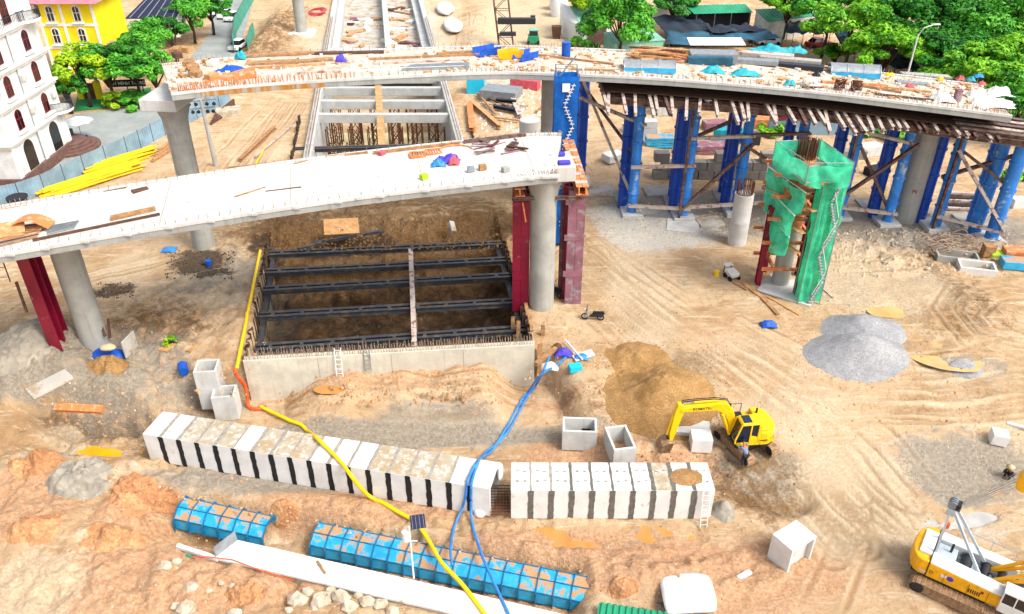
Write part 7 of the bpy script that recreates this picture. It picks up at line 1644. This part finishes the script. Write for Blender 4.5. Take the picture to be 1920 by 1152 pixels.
TR = [(1165, 36, 5.2, 5.0, 6.0, 'leafC', 'single round green tree among the green roofed sheds', 9000, 40), (1600, 45, 6.5, 3.6, 7.5, 'leafA', 'bright spreading tree over the blue shade net', 7000, 34), (1665, 85, 5.2, 3.0, 6.5, 'leafA', 'bright layered tree just left of the street lamp', 7000, 32), (1560, 8, 6.5, 3.5, 8, 'leafC', 'green tree behind the pale shed at the top', 6000, 30),
      (1740, 30, 8.0, 4.5, 8.5, 'leafB', 'dark green tree behind the street lamp', 8000, 40), (1830, 15, 9.0, 5.0, 9, 'leafB', 'deep green tree at the top right', 8000, 40), (1905, 40, 8.0, 5.0, 9, 'leafC', 'tall tree in the top right corner', 8000, 38), (1800, 100, 5.5, 3.2, 6.5, 'leafB', 'dark tree right of the street lamp', 6000, 30),
      (1850, 135, 6.2, 3.4, 6.0, 'leafA', 'bright spreading tree behind the right end of the far deck', 10000, 40), (1915, 120, 6.5, 4.0, 6.5, 'leafA', 'bright tree at the right edge above the deck end', 9000, 36), (1915, 195, 4.5, 3.2, 4.5, 'leafC', 'tree at the right edge beside the deck end', 5000, 26), (1568, 98, 2.6, 1.5, 2.6, 'leafA', 'small low tree behind the curved steel form', 3000, 18), (1480, 4, 5, 3, 6, 'leafA', 'bright tree at the top behind the dark green roof', 4500, 26), (1265, 5, 4.5, 2.5, 5, 'leafB', 'dark tree behind the black shade net', 4000, 22), (1110, -4, 5, 2.8, 6, 'leafY', 'yellow green tree at the top left of the round tree', 4500, 24), (1660, 10, 7, 4, 8, 'leafA', 'bright tree at the top above the shade nets', 6500, 32),
      (150, 130, 3.6, 3.2, 5.0, 'leafY', 'yellow green garden tree before the yellow house', 6000, 30), (195, 125, 3.8, 3.2, 5.0, 'leafC', 'garden tree right behind the arched gate', 6000, 30), (245, 115, 4.0, 3.4, 5.2, 'leafB', 'dark garden tree behind the hedge sign', 6000, 30), (285, 130, 3.0, 3.6, 4.5, 'leafC', 'garden tree touching the flared pier head', 4500, 24), (118, 160, 2.4, 2.6, 3.6, 'leafB', 'dark bush between the white house and the gate', 3500, 20), (355, 28, 4.0, 3.2, 4.5, 'leafC', 'roadside tree left of the parked white cars', 4500, 24), (390, 8, 4.5, 3.5, 5.0, 'leafB', 'dark roadside tree at the top left', 4500, 24), (320, 60, 3.6, 3, 4.4, 'leafB', 'dark tree under the panel roof shed', 4000, 22), (270, 70, 4.2, 3.2, 5.4, 'leafC', 'garden tree right of the yellow house', 4500, 24)]
for i, (px, py, rx, rr, cz, lf, lab, n, cl) in enumerate(TR): tree(P(px, py, cz), rx, rr, 0, lf, lab, int(n*1.5), cl, 100+i, s=.28 if rx < 5 else .37, flat=.45 if lf in ('leafA', 'leafB') else .7)
def bush(px, py, rx, rr, lf, lab, n, seed, s=.28): tree(P(px, py, rr*.7), rx, rr, 0, lf, lab, n, 14, seed, s=s, name='shrub', trunk_r=.08)
bush(255, 186, 3.0, 1.1, 'leafC', 'clipped hedge below the white lettered sign', 3000, 300); bush(212, 190, 1.4, 1.2, 'leafY', 'yellow green shrub right of the arched gate', 2000, 301); bush(1080, 78, 1.6, 1.0, 'leafA', 'weedy shrub behind the far deck near the brick hut', 1500, 302); bush(1105, 84, 1.8, .8, 'leafC', 'low weeds behind the far deck', 1500, 303)
bush(1660, 245, 2.4, 1.0, 'leafA', 'bright green bush seen beneath the far deck', 2000, 304); bush(1895, 330, 2.0, .8, 'leafA', 'green bush beyond the last blue tower', 1500, 305); bush(1230, 195, 2.2, .9, 'leafC', 'green bush beneath the middle of the far deck', 1500, 306); bush(320, 640, .5, .4, 'leafY', 'small weed clump by the left pier', 200, 307, .15); bush(1445, 240, 2.2, .9, 'leafA', 'bright bush behind the cream hoarding', 1500, 308)
# ================================================================ things lying on the decks and loose on site
def on_deck(F, B, px, py):
    z = F[len(F)//2].z
    for _ in range(12):
        p = P(px, py, z); best = min(range(len(F)), key=lambda i: abs((F[i].x+B[i].x)/2-p.x)); z = F[best].z
        j = min(best+1, len(F)-1)
    p = P(px, py, z); i = best; j = min(max(i, 1), len(F)-1); d = (F[j]-F[j-1]); return Vector((p.x, p.y, z+.01)), math.atan2(d.y, d.x)
ND = lambda px, py: on_deck(NF, NBk, px, py)
FD = lambda px, py: on_deck(FF, FB, px, py)
def dk(fn, px, py, w, d, h, mat, label, cat, name, da=0, bev=.02, lift=0, tilt=(0, 0)):
    g, a = fn(px, py); m = MB(); m.T = local((g.x, g.y, g.z+lift), a+math.radians(da)) @ Matrix.Rotation(math.radians(tilt[0]), 4, 'X') @ Matrix.Rotation(math.radians(tilt[1]), 4, 'Y'); m.box((0, 0, h/2), (w, d, h)); return m.build(name, K[mat], label=label, cat=cat, bevel=bev)
def dline(fn, p0, p1, w, h, mat, label, cat='plank', name='timber_plank', lift=0, ib=False, group=None):
    a, _ = fn(*p0); b, _ = fn(*p1); z = Vector((0, 0, h/2+lift)); m = MB(); (m.ibeam(a+z, b+z, w, h, .03) if ib else m.beam(a+z, b+z, w, h)); return m.build(name, K[mat], label=label, cat=cat, group=group)
# near deck
dline(ND, (208, 412), (292, 394), .42, .2, 'wood', 'upper brown timber beam lying on the near deck', 'beam', 'timber_beam'); dline(ND, (62, 452), (300, 403), .16, .12, 'wood_dark', 'long thin dark timber along the near deck edge', 'timber', 'timber_batten')
dline(ND, (195, 360), (238, 352), .5, .1, 'wood_dark', 'dark plank on the back edge of the near deck'); dline(ND, (248, 362), (278, 355), .6, .12, 'wood_dark', 'second dark plank on the back edge of the near deck'); dline(ND, (0, 395), (52, 387), .1, .08, 'wood', 'thin batten on the back edge at the far left of the near deck')
dline(ND, (440, 370), (498, 352), .09, .06, 'wood', 'slanting thin stick on the middle of the near deck', 'stick', 'stick'); dline(ND, (498, 360), (565, 352), .09, .06, 'wood_dark', 'flat thin stick on the middle of the near deck', 'stick', 'stick'); dline(ND, (550, 310), (580, 302), .12, .1, 'wood', 'short batten near the back edge of the near deck', 'stick', 'stick')
for k in range(9): dline(ND, (0, 462-k*4), (70+k*3, 445-k*3.2), .1, .07, ['wood', 'wood_dark', 'orange_steel'][k % 3], 'batten in the loose bundle at the left end of the near deck', 'batten', 'timber_batten', .05*k % .2, group='battens at the left end of the near deck')
dk(ND, 24, 440, 1.6, 1.3, .08, 'plywood', 'orange plywood panel propped at the left end of the near deck', 'board', 'plywood_panel', 8, lift=.35, tilt=(22, 0))
g, a = ND(62, 430); m = MB(); rows = []
for i in range(13): f = i/12; rows.append([Vector((g.x-1.3+2.6*f, g.y-.5, g.z+.25+.55*math.sin(math.pi*f))), Vector((g.x-1.3+2.6*f, g.y+.6, g.z+.3+.5*math.sin(math.pi*f)))])
m.grid(rows); m.build('curved_form', K['orange_steel'], solid=.05, label='arched orange form sheet on the left of the near deck', cat='form sheet')
for k in range(10): dline(ND, (88, 441-k*1.6), (140+k, 429-k*1.5), .05, .05, 'grey_metal', 'pale steel rod in the small bundle on the near deck', 'rod', 'steel_rod', .04*(k % 3), group='pale rods on the near deck')
def frame_grid(px, py, w, d, da, mat, label, n=6):
    g, a = ND(px, py); t = thing('rusty_grating', label, 'grating', g); T = local(g, a+math.radians(da))
    for s in (-1, 1): part(t, T, 'side_rail', mat, lambda m, s=s: m.b0(-w/2, w/2, s*d/2-.05, s*d/2+.05, 0, .14)); part(t, T, 'end_rail', mat, lambda m, s=s: m.b0(s*w/2-.05, s*w/2+.05, -d/2+.05, d/2-.05, 0, .14))
    for k in range(n): part(t, T, 'bar', mat, lambda m, k=k: m.b0(-w/2+w*(k+.5)/n-.03, -w/2+w*(k+.5)/n+.03, -d/2+.05, d/2-.05, .02, .12))
frame_grid(783, 292, 1.1, .95, 0, 'orange_steel', 'left rusty form frame on the near deck'); frame_grid(813, 287, 1.1, .95, 4, 'orange_steel', 'right rusty form frame on the near deck'); frame_grid(960, 276, 1.5, .5, 62, 'brown_steel', 'long rusty frame among the scrap at the near deck end')
m = MB(); g, a = ND(855, 282); m.tube([g+Vector((.9*math.cos(t_)*1.3, .8*math.sin(t_), .08)) for t_ in [i*.3 for i in range(12)]], .06, 6); m.build('bent_rod', K['orange_steel'], label='bent rusty rod beside the form frames', cat='rod')
rn = random.Random(9)
for k in range(12):
    px, py = rn.uniform(895, 975), rn.uniform(262, 290); dx, dy = rn.uniform(-22, 22), rn.uniform(-6, 6); dline(ND, (px-dx, py-dy), (px+dx, py+dy), rn.uniform(.08, .3), .08, rn.choice(('brown_steel', 'rebar', 'orange_steel', 'red_dusty')), 'piece of rusty scrap in the heap at the near deck end', 'scrap', 'steel_scrap', .06*(k % 4), group='rusty scrap on the near deck end')
def heap_cloth(fn, px, py, w, d, h, mat, label, seed, name='cloth_heap', cat='cloth'):
    g, a = fn(px, py); N = 12; m = MB(); rows = []
    for j in range(N+1):
        r = []
        for i in range(N+1):
            u, v = i/N*2-1, j/N*2-1; rad = min(1, math.hypot(u, v)/1.1); e = float(fbm(np.array([u*3+seed]), np.array([v*3+seed]), 4, seed)[0]); r.append((g.x+u*w/2*(1+.5*e), g.y+v*d/2*(1+.5*e), g.z+.02+max(0, h*(1-rad**2)*(1+2.2*e))))
        rows.append(r)
    m.grid(rows); return m.build(name, K[mat], smooth=True, label=label, cat=cat)
heap_cloth(ND, 840, 304, 1.7, 1.0, .5, 'purple', 'violet cloth heap on the near deck', 1); heap_cloth(ND, 822, 310, 1.0, .8, .4, 'hose_blue', 'sky blue cloth at the left of the violet heap', 2); heap_cloth(ND, 852, 308, .8, .6, .55, 'pink', 'pink cloth on the right of the violet heap', 3)
for i, (px, py, mt, lb) in enumerate(((883, 322, 'grey_metal', 'grey tool box on the near deck'), (905, 318, 'wood', 'small brown tub on the near deck'), (948, 322, 'conc', 'grey block near the end of the near deck'), (795, 336, 'lime', 'small yellow green bucket near the front edge of the near deck'), (716, 292, 'pink', 'small pinkish block by the back edge of the near deck'))): dk(ND, px, py, .5, .4, .35, mt, lb, 'box', 'small_box', 10*i)
for i, (px, py, wx) in enumerate(((1034, 305, .7), (1030, 341, .9))): g, a = ND(px, py); MB().box((3.5+.2*i, 55.6 if i == 0 else 54.0, 12.62), (wx, .4, .25), rz(.1)).build('blue_bearing', K['purple'], label=['rear blue bearing block on the pier cap', 'front blue bearing block on the pier cap'][i], cat='bearing', bevel=.04)
# back edge timber along near deck's right part
dline(ND, (870, 270), (985, 256), .3, .25, 'brown_steel', 'rusty beam along the back edge of the near deck end', 'beam', 'steel_beam'); dline(ND, (700, 290), (862, 271), .25, .2, 'wood', 'timber along the back edge of the near deck', 'timber', 'timber_batten'); dline(ND, (425, 318), (690, 288), .15, .15, 'wood', 'long thin timber along the back edge of the near deck', 'timber', 'timber_batten')
# ---------------------------------------------------------------- far deck
rn = random.Random(12)
for k in range(16): px, py = rn.uniform(330, 400), rn.uniform(98, 150); g, a = FD(px, py); s = rn.uniform(.35, .8); MB().box((g.x, g.y, g.z+s*.35), (s*1.5, s, s*.7), rz(rn.uniform(0, 3))).build('timber_offcut', K[rn.choice(('wood', 'wood_dark', 'plywood', 'stone', 'tarp_white'))], label='offcut or bag in the brown heap at the left end of the far deck', cat='offcut', group='brown heap at the left end of the far deck', bevel=.03)
heap_cloth(FD, 437, 133, 2.6, .9, .35, 'tarp_blue', 'crumpled blue sheet at the left of the far deck', 5); heap_cloth(FD, 452, 110, 1.0, .8, .5, 'tarp_teal', 'teal cloth near the back of the far deck', 6); heap_cloth(FD, 640, 116, 1.0, .6, .5, 'purple', 'violet cloth on the far deck', 7)
g, a = FD(440, 147); m = MB(); m.T = local(g, a+.1); m.hexa([(-2.4, -.5, 0), (1.6, -.7, 0), (1.8, .6, 0), (-2.2, .5, 0), (-2.4, -.5, .06), (1.6, -.7, .5), (1.8, .6, .6), (-2.2, .5, .1)]); m.build('orange_sheet', K['orange_steel'], label='orange sheet lying at the front left edge of the far deck', cat='sheet', bevel=.02)
for i, (a0, b0, w, mt) in enumerate((((455, 107), (590, 101), .7, 'wood'), ((590, 102), (720, 99), .5, 'wood_dark'), ((462, 121), (560, 117), .9, 'wood'), ((560, 117), (625, 113), .6, 'wood'), ((470, 130), (610, 122), .3, 'plywood'), ((690, 113), (900, 104), .25, 'wood'), ((700, 121), (880, 114), .2, 'pale_steel'), ((540, 141), (760, 128), .15, 'pale_steel'), ((640, 136), (870, 126), .2, 'white_paint'), ((820, 103), (905, 97), .4, 'wood'), ((1000, 104), (1150, 122), .25, 'wood'), ((1070, 132), (1170, 135), .15, 'wood'))):
    dline(FD, a0, b0, w, .16, mt, ['brown timber at the back left of the far deck', 'dark timber at the back middle of the far deck', 'wide brown timber at the left of the far deck', 'short brown timber beside the violet cloth', 'tan board strip at the left of the far deck', 'long timber in the middle of the far deck', 'long pale bar in the middle of the far deck', 'thin pale bar at the front of the far deck', 'white bar at the front of the far deck', 'timber left of the blue trough form', 'timber right of the blue trough forms', 'thin timber before the blue steel shelter'][i], 'timber', 'timber_batten')
for k in range(14): dline(FD, (752+k*1.5, 134-k*.7), (880, 130-k*.75), .1, .1, 'grey_metal', 'grey pipe in the flat bundle on the far deck', 'pipe', 'steel_pipe', .05*(k % 3), group='grey pipes on the far deck')
def trough_form(px, py, da, mat, label, L=2.3, w=1.0):
    g, a = FD(px, py); t = thing('trough_form', label, 'form', g); T = local(g, a+math.radians(da))
    part(t, T, 'web', mat, lambda m: m.b0(-L/2, L/2, -w/2, w/2, .0, .06))
    for s in (-1, 1): part(t, T, 'flange', mat, lambda m, s=s: m.hexa([(-L/2, s*w/2-.05, .05), (L/2, s*w/2-.05, .05), (L/2, s*w/2, .05), (-L/2, s*w/2, .05), (-L/2, s*w*.6-.05, .7), (L/2, s*w*.6-.05, .7), (L/2, s*w*.6, .7), (-L/2, s*w*.6, .7)]))
trough_form(913, 103, 25, 'tarp_blue', 'left blue trough form on the far deck'); trough_form(985, 112, 38, 'tarp_blue', 'right blue trough form on the far deck', 2.0); trough_form(957, 109, 18, 'crane_yellow', 'orange yellow trough form between the blue ones', 2.0)
g, a = FD(1061, 108); drum(0, 0, .3, .9, 0, 'plastic_blue', 'blue barrel standing on the far deck above the blue scaffold', False, z=None) if False else None
t = thing('drum', 'blue barrel standing on the far deck near the blue scaffold', 'drum', g); MB().cyl(g, g+Vector((0, 0, 1.3)), .4, n=16).build('body', K['plastic_blue'], t, smooth='auto'); MB().cyl(g+Vector((0, 0, 1.28)), g+Vector((0, 0, 1.34)), .42, n=16).build('rim', K['plastic_blue'], t)
for k in range(22): x = rn.uniform(0, 26); dline(FD, (1175+x, 100+rn.uniform(-4, 16)), (1275+x, 104+rn.uniform(-4, 17)), rn.uniform(.15, .3), .14, rn.choice(('wood', 'orange_steel', 'plywood', 'wood_dark')), 'plank in the orange brown timber stack on the far deck', 'plank', 'timber_plank', .13*(k % 4), group='timber stack on the far deck')
dline(FD, (1190, 95), (1500, 94), .25, .2, 'plywood', 'long pale timber along the back edge of the far deck', 'timber', 'timber_batten')
def curved_form(px, py, L, R_, da, label, mat='grey_metal', under='blue_form'):
    g, a = FD(px, py); t = thing('curved_form', label, 'steel form', g); T = local(g, a+math.radians(da)); m = MB(); m.T = T; rows = []
    for i in range(13): th_ = math.radians(20+140*i/12); rows.append([(-L/2, R_*math.cos(th_), R_*math.sin(th_)*.8+.02), (L/2, R_*math.cos(th_), R_*math.sin(th_)*.8+.02)])
    m.grid(rows); m.build('shell', K[mat], t, solid=.05)
    for x in (-L/2, -L/6, L/6, L/2):
        m = MB(); m.T = T; m.tube([(x, R_*1.03*math.cos(math.radians(20+140*i/12)), R_*.8*1.03*math.sin(math.radians(20+140*i/12))+.02) for i in range(13)], .05, 5); m.build('rib', K[mat], t)
    part(t, T, 'base_panel', under, lambda m: m.b0(-L/2, L/2, -R_*.98, -R_*.86, 0, .45))
curved_form(1217, 132, 4.4, 1.0, -4, 'blue and grey curved steel form on the far deck', 'grey_metal', 'blue_form'); curved_form(1600, 140, 4.2, 1.1, -2, 'shiny curved steel form at the right of the far deck')
dk(FD, 1340, 97, 5.2, 2.0, .06, 'tarp_white', 'large pale board lying across the back edge of the far deck', 'board', 'board', 6, lift=.9, tilt=(6, 0)); dk(FD, 1335, 116, 4.2, 1.7, .9, 'grey_metal', 'grey steel shelter box on the far deck', 'box', 'steel_box', 2, .05); dk(FD, 1330, 122, 4.0, .6, .7, 'teal_net', 'dark blue side panel before the grey shelter box', 'panel', 'panel', 2)
for i, (px, py, L, da) in enumerate(((1430, 108, 5.5, -10), (1480, 118, 5.5, -12), (1410, 120, 4.5, -6), (1500, 130, 4.0, -12))):
    dk(FD, px, py, L, .9, .45, ['pale_steel', 'conc', 'grey_metal', 'dark_metal'][i], ['rear grey steel form section on the far deck', 'long grey steel form section on the far deck', 'grey form section beside the teal bundle', 'dark steel panel right of the form sections'][i], 'form section', 'form_section', da, .05)
heap_cloth(FD, 1335, 137, 2.2, .8, .45, 'tarp_teal', 'teal tarpaulin bundle at the left, before the grey box', 11); heap_cloth(FD, 1395, 142, 2.6, .9, .5, 'tarp_teal', 'teal tarpaulin bundle in the middle of the far deck front', 12); heap_cloth(FD, 1440, 97, 4.0, 1.2, .5, 'tarp_teal', 'teal netting along the back edge of the far deck', 13); heap_cloth(FD, 1490, 99, 2.2, 1.2, .6, 'tarp_teal', 'second teal netting heap at the back edge of the far deck', 14); heap_cloth(FD, 1480, 160, 1.0, .5, .35, 'tarp_teal', 'small teal cloth near the front edge of the far deck', 15)
for i, (px, py) in enumerate(((1574, 168), (1604, 171))):
    g, a = FD(px, py); m = MB()
    for k in range(22): c = [rn.uniform(-1, 1) for _ in range(3)]; m.tube([g+Vector((.45*math.cos(t_)+.1*c[0], .35*math.sin(t_)*c[1], .45+.4*math.sin(t_+c[2]*3))) for t_ in [q*.8 for q in range(8)]], .02, 4)
    m.build('wire_ball', K['rebar'], label=['left tangle of rusty tie wire on the far deck', 'right tangle of rusty tie wire on the far deck'][i], cat='wire')
for i, (px, py, mt, lb) in enumerate(((1667, 143, 'yellow', 'yellow tub at the right of the far deck'), (1705, 164, 'pink', 'pink sack at the right of the far deck'), (1762, 152, 'yellow', 'second yellow tub further right on the far deck'), (1530, 142, 'cloth_dark', 'dark green bucket beside the curved steel form'), (1508, 158, 'conc', 'grey pot on the far deck front'), (1840, 160, 'pink', 'magenta cloth at the right end of the far deck'), (1820, 152, 'tarp_teal', 'teal sack at the right end of the far deck'), (1835, 145, 'hose_blue', 'light blue sheet at the back right corner of the far deck'), (1800, 150, 'pink', 'red cloth at the back of the far deck right end'))): heap_cloth(FD, px, py, .75, .6, .3, mt, lb, 20+i, 'sack' if i in (1, 5, 6, 7, 8) else 'bucket', 'sack' if i in (1, 5, 6, 7, 8) else 'bucket')
for i, (a0, b0, w, mt) in enumerate((((1650, 165), (1745, 174), .2, 'plywood'), ((1600, 160), (1690, 175), .15, 'wood'), ((1640, 178), (1750, 190), .15, 'wood_dark'), ((1500, 165), (1540, 167), .2, 'wood_dark'), ((1540, 155), (1660, 162), .3, 'orange_steel'), ((1690, 140), (1780, 146), .9, 'conc'), ((1680, 155), (1740, 160), .8, 'grey_metal'))): dline(FD, a0, b0, w, .15, mt, ['tan plank at the right of the far deck', 'brown plank right of the wire tangles', 'dark rods near the front right of the far deck', 'short dark plank at the front of the far deck', 'rusty strip before the shiny curved form', 'grey bundle along the back right of the far deck', 'grey blue bundle beside the pink sack'][i], 'plank', 'timber_plank')
g, a = FD(1793, 190); MB().box((g.x, g.y, g.z+.5), (.5, .5, 1.0)).build('red_bollard', K['red_dusty'], label='reddish post standing at the right end of the far deck', cat='post', bevel=.05)
for i, (px, py, w, d) in enumerate(((1765, 188, 2.0, 1.6), (1855, 195, 3.4, 2.6), (1830, 182, 1.8, 1.4), (1870, 175, 2.0, 2.2))): heap_cloth(FD, px, py, w, d, .55, 'tarp_white', ['white netting heap left of the reddish post', 'large white netting heap at the right end of the far deck', 'white netting heap behind the large one', 'white netting at the back right corner of the far deck'][i], 40+i, 'netting_heap', 'netting')
rebar_rows(FF, FB, fd, (.3, .5, .7), .5, .5, .86, 1.0, 'rebar_pale', .014)
# small litter as one mesh of crumbs on the far deck
m = MB()
for i in range(520):
    p = at(FF, FB, random.random()**.8, random.uniform(.04, .96), .02); s = random.uniform(.06, .28); m.box(p+Vector((0, 0, s*.2)), (s*2*random.random()+.1, s, s*.5), rz(random.random()*6))
m.build('deck_litter', K['plywood'], fd, kind='stuff')
m = MB()
for i in range(420):
    p = at(FF, FB, random.random(), random.uniform(.04, .96), .02); s = random.uniform(.06, .3); m.box(p+Vector((0, 0, s*.2)), (s*2*random.random()+.1, s, s*.5), rz(random.random()*6))
m.build('deck_litter', K['tarp_white'], fd, kind='stuff')
# ---------------------------------------------------------------- loose things on site
def gline(p0, p1, w, h, mat, label, cat='plank', name='timber_plank', lift=0, ib=False, group=None):
    a, b = G(*p0), G(*p1); z = Vector((0, 0, h/2+lift)); m = MB(); (m.ibeam(a+z, b+z, w, h, .04) if ib else m.beam(a+z, b+z, w, h)); return m.build(name, K[mat], label=label, cat=cat, group=group)
gline((1375, 530), (1400, 545), .3, .15, 'wood', 'upper timber of the line leading to the green scaffold', 'timber'); gline((1395, 535), (1430, 560), .35, .15, 'plywood', 'pale timber of the line leading to the green scaffold', 'timber'); gline((1428, 560), (1458, 592), .3, .18, 'wood', 'dark timber left of the green scaffold foot', 'timber'); gline((1440, 558), (1500, 592), .3, .12, 'plywood', 'pale timber by the green scaffold foot', 'timber')
gline((1540, 540), (1562, 560), .12, .1, 'pale_steel', 'thin pale rod right of the green scaffold foot', 'rod')
# heap at the right end of the concrete wall
gline((1004, 690), (1042, 660), .28, .25, 'wood', 'pale timber log in the litter at the right end of the concrete wall', 'log', 'timber_log', .2); gline((1060, 645), (1092, 682), .1, .1, 'white_pipe', 'white pipe across the litter at the right end of the wall', 'pipe', 'pipe', .3); gline((1076, 676), (1112, 664), .7, .1, 'tarp_white', 'white board in the litter at the right end of the wall', 'board', 'board', .1)
tarp(1056, 665, 1.3, .9, .5, 'purple', 'violet cloth in the litter at the wall end', 31); slab(1078, 694, .9, .6, .45, 15, 'plastic_cyan', 'cyan box in the litter at the wall end', cat='box', name='plastic_box'); tarp(1030, 690, 1.2, .9, .35, 'tarp_white', 'white crumpled sheet in the litter at the wall end', 33); tarp(1090, 672, 1.0, .7, .3, 'hose_blue', 'pale blue sheet in the litter at the wall end', 34); sack(1045, 655, .7, .6, .5, 'wood_dark', 'dark sack in the litter at the wall end', seed=35)
# debris behind the near deck
slab(893, 172, 2.4, 2.0, 2.2, -4, 'plastic_cyan', 'cyan site cabin just below the far deck edge', cat='cabin', name='site_cabin', bev=.06); slab(940, 182, 5.0, 3.2, 1.2, -18, 'grey_metal', 'grey sheet covered stack behind the near deck', cat='stack', name='sheet_stack'); slab(985, 165, 4.0, 1.6, 1.3, -20, 'pink', 'red covered load under the far deck', cat='load', name='covered_load')
for i, (a0, b0, w, mt, ib) in enumerate((((884, 198), (938, 245), .6, 'plywood', 1), ((955, 175), (975, 225), .7, 'pale_steel', 1), ((900, 200), (990, 205), .2, 'pale_steel', 0), ((895, 180), (930, 220), .25, 'wood', 0), ((905, 185), (965, 212), .25, 'wood_dark', 0), ((920, 225), (975, 232), .3, 'plywood', 0), ((1005, 215), (1030, 195), .2, 'wood', 0), ((930, 195), (968, 198), .5, 'dark_metal', 1), ((925, 207), (965, 214), .5, 'dark_metal', 1), ((880, 200), (886, 250), .8, 'orange_steel', 1))): gline(a0, b0, w, .4 if ib else .2, mt, ['long tan beam slanting behind the near deck', 'thick pale beam in the debris behind the near deck', 'thin pale bar across the debris', 'brown timber at the left of the debris', 'dark timber in the debris behind the near deck', 'tan board at the bottom of the debris', 'brown timber beside the tall pier', 'upper dark beam in the debris', 'lower dark beam in the debris', 'orange rusty beam along the right edge of the far trough'][i], 'beam', 'beam', .3, bool(ib))
gline((450, 305), (516, 242), .5, .35, 'wood', 'long brown beam lying on the earth left of the far trough', 'beam', 'beam', .1, True); gline((478, 300), (548, 240), .15, .15, 'pale_steel', 'thin pale bar beside the long brown beam', 'bar', 'bar', .2); gline((470, 330), (500, 275), .12, .12, 'hose_yellow', 'thin yellow hose beside the long brown beam', 'hose', 'hose', .15)
for k in range(7): gline((395+k*2, 235-k*2), (440, 205-k*1.3), .25, .2, ['wood_dark', 'brown_steel'][k % 2], 'dark timber in the pile behind the hoarding', 'timber', 'timber', .1*k, group='dark timbers behind the hoarding')
for k in range(6): gline((285+k*3, 305-k*3), (335+k, 275-k*3), .35, .18, ['wood', 'plywood'][k % 2], 'timber in the pile between the yellow pipes and the flared pier', 'timber', 'timber', .1*k, group='timbers by the yellow pipes')
slab(430, 215, 3.0, 2.0, .8, 20, 'stone', 'pale sacks heap beside the dark timbers', cat='heap', name='sack_heap')
# right side rubble heap, steel coils, skip
m = MB(); rn = random.Random(4); g = G(1790, 462)
for k in range(46):
    c = Vector((g.x+rn.uniform(-2.2, 2.2), g.y+rn.uniform(-1.5, 1.5), g.z+rn.uniform(.1, .7))); r = rn.uniform(.4, .9); a = rn.uniform(0, 6); m.tube([c+Vector((r*math.cos(t_), r*.6*math.sin(t_), .2*math.sin(t_*2+a))) for t_ in [q*.55 for q in range(11)]], .035, 4)
m.build('rebar_tangle', K['rebar_pale'], label='tangle of pale bent rebar above the grey concrete box', cat='rebar', kind='stuff')
slab(1906, 500, 2.6, 1.3, .7, -10, 'blue_form', 'blue steel skip at the right edge', cat='skip', name='skip'); slab(1905, 486, 2.4, 1.2, .5, -10, 'orange_steel', 'stack of orange bars on the blue skip', cat='bars', name='bar_stack', lift=.5); slab(1872, 482, 1.6, 1.0, .5, -8, 'lime', 'lime green machine housing beside the blue skip', cat='machine', name='machine_housing', bev=.12); slab(1850, 478, .9, .9, 1.0, -8, 'wood', 'brown crate beside the lime green housing', cat='crate', name='crate')
slab(1905, 388, 1.4, 1.0, 1.0, 5, 'slab_white', 'white container at the right edge behind the last blue tower', cat='container', name='container', bev=.08)
for k in range(8): gline((1760+k*2, 395-k*3), (1830+k*2, 398-k*3), .3, .14, ['brown_steel', 'pale_steel', 'dark_metal'][k % 3], 'flat steel bar in the stack beyond the right blue towers', 'bar', 'steel_bar', .1*k, group='steel bars beyond the right blue towers')
# coloured stacks beneath the far deck
for i, (px, py, w, h, mt, lb) in enumerate(((1365, 262, 3.5, 1.4, 'tarp_teal', 'teal covered stack beneath the far deck'), (1405, 268, 2.2, 1.2, 'car_dark', 'dark tank beneath the far deck behind the green scaffold'), (1425, 238, 2.4, 1.2, 'orange_steel', 'orange crate beneath the far deck'), (1340, 240, 3.0, .9, 'red_dusty', 'dull red sheet stack beneath the far deck'), (1195, 245, 3.6, .9, 'slab_white', 'pale stack beneath the far deck left'), (1625, 290, 3.0, 1.2, 'conc_white', 'pale box right of the green scaffold'), (1640, 330, 2.0, 1.0, 'cloth_dark', 'dark machine left of the lettered pier'), (1150, 300, 2.2, .8, 'tarp_white', 'white sheet heap behind the first blue tower'))): slab(px, py, w, 1.6, h, 6*i-12, mt, lb, cat='stack', name='stack', bev=.06)
# lettering on the piers
text_mesh('P6', .5, Matrix.Translation((pr5.location.x-.25, pr5.location.y-1.125, 3.3)) @ Matrix.Rotation(math.radians(90), 4, 'X'), K['window_red'], pr5, depth=.01)
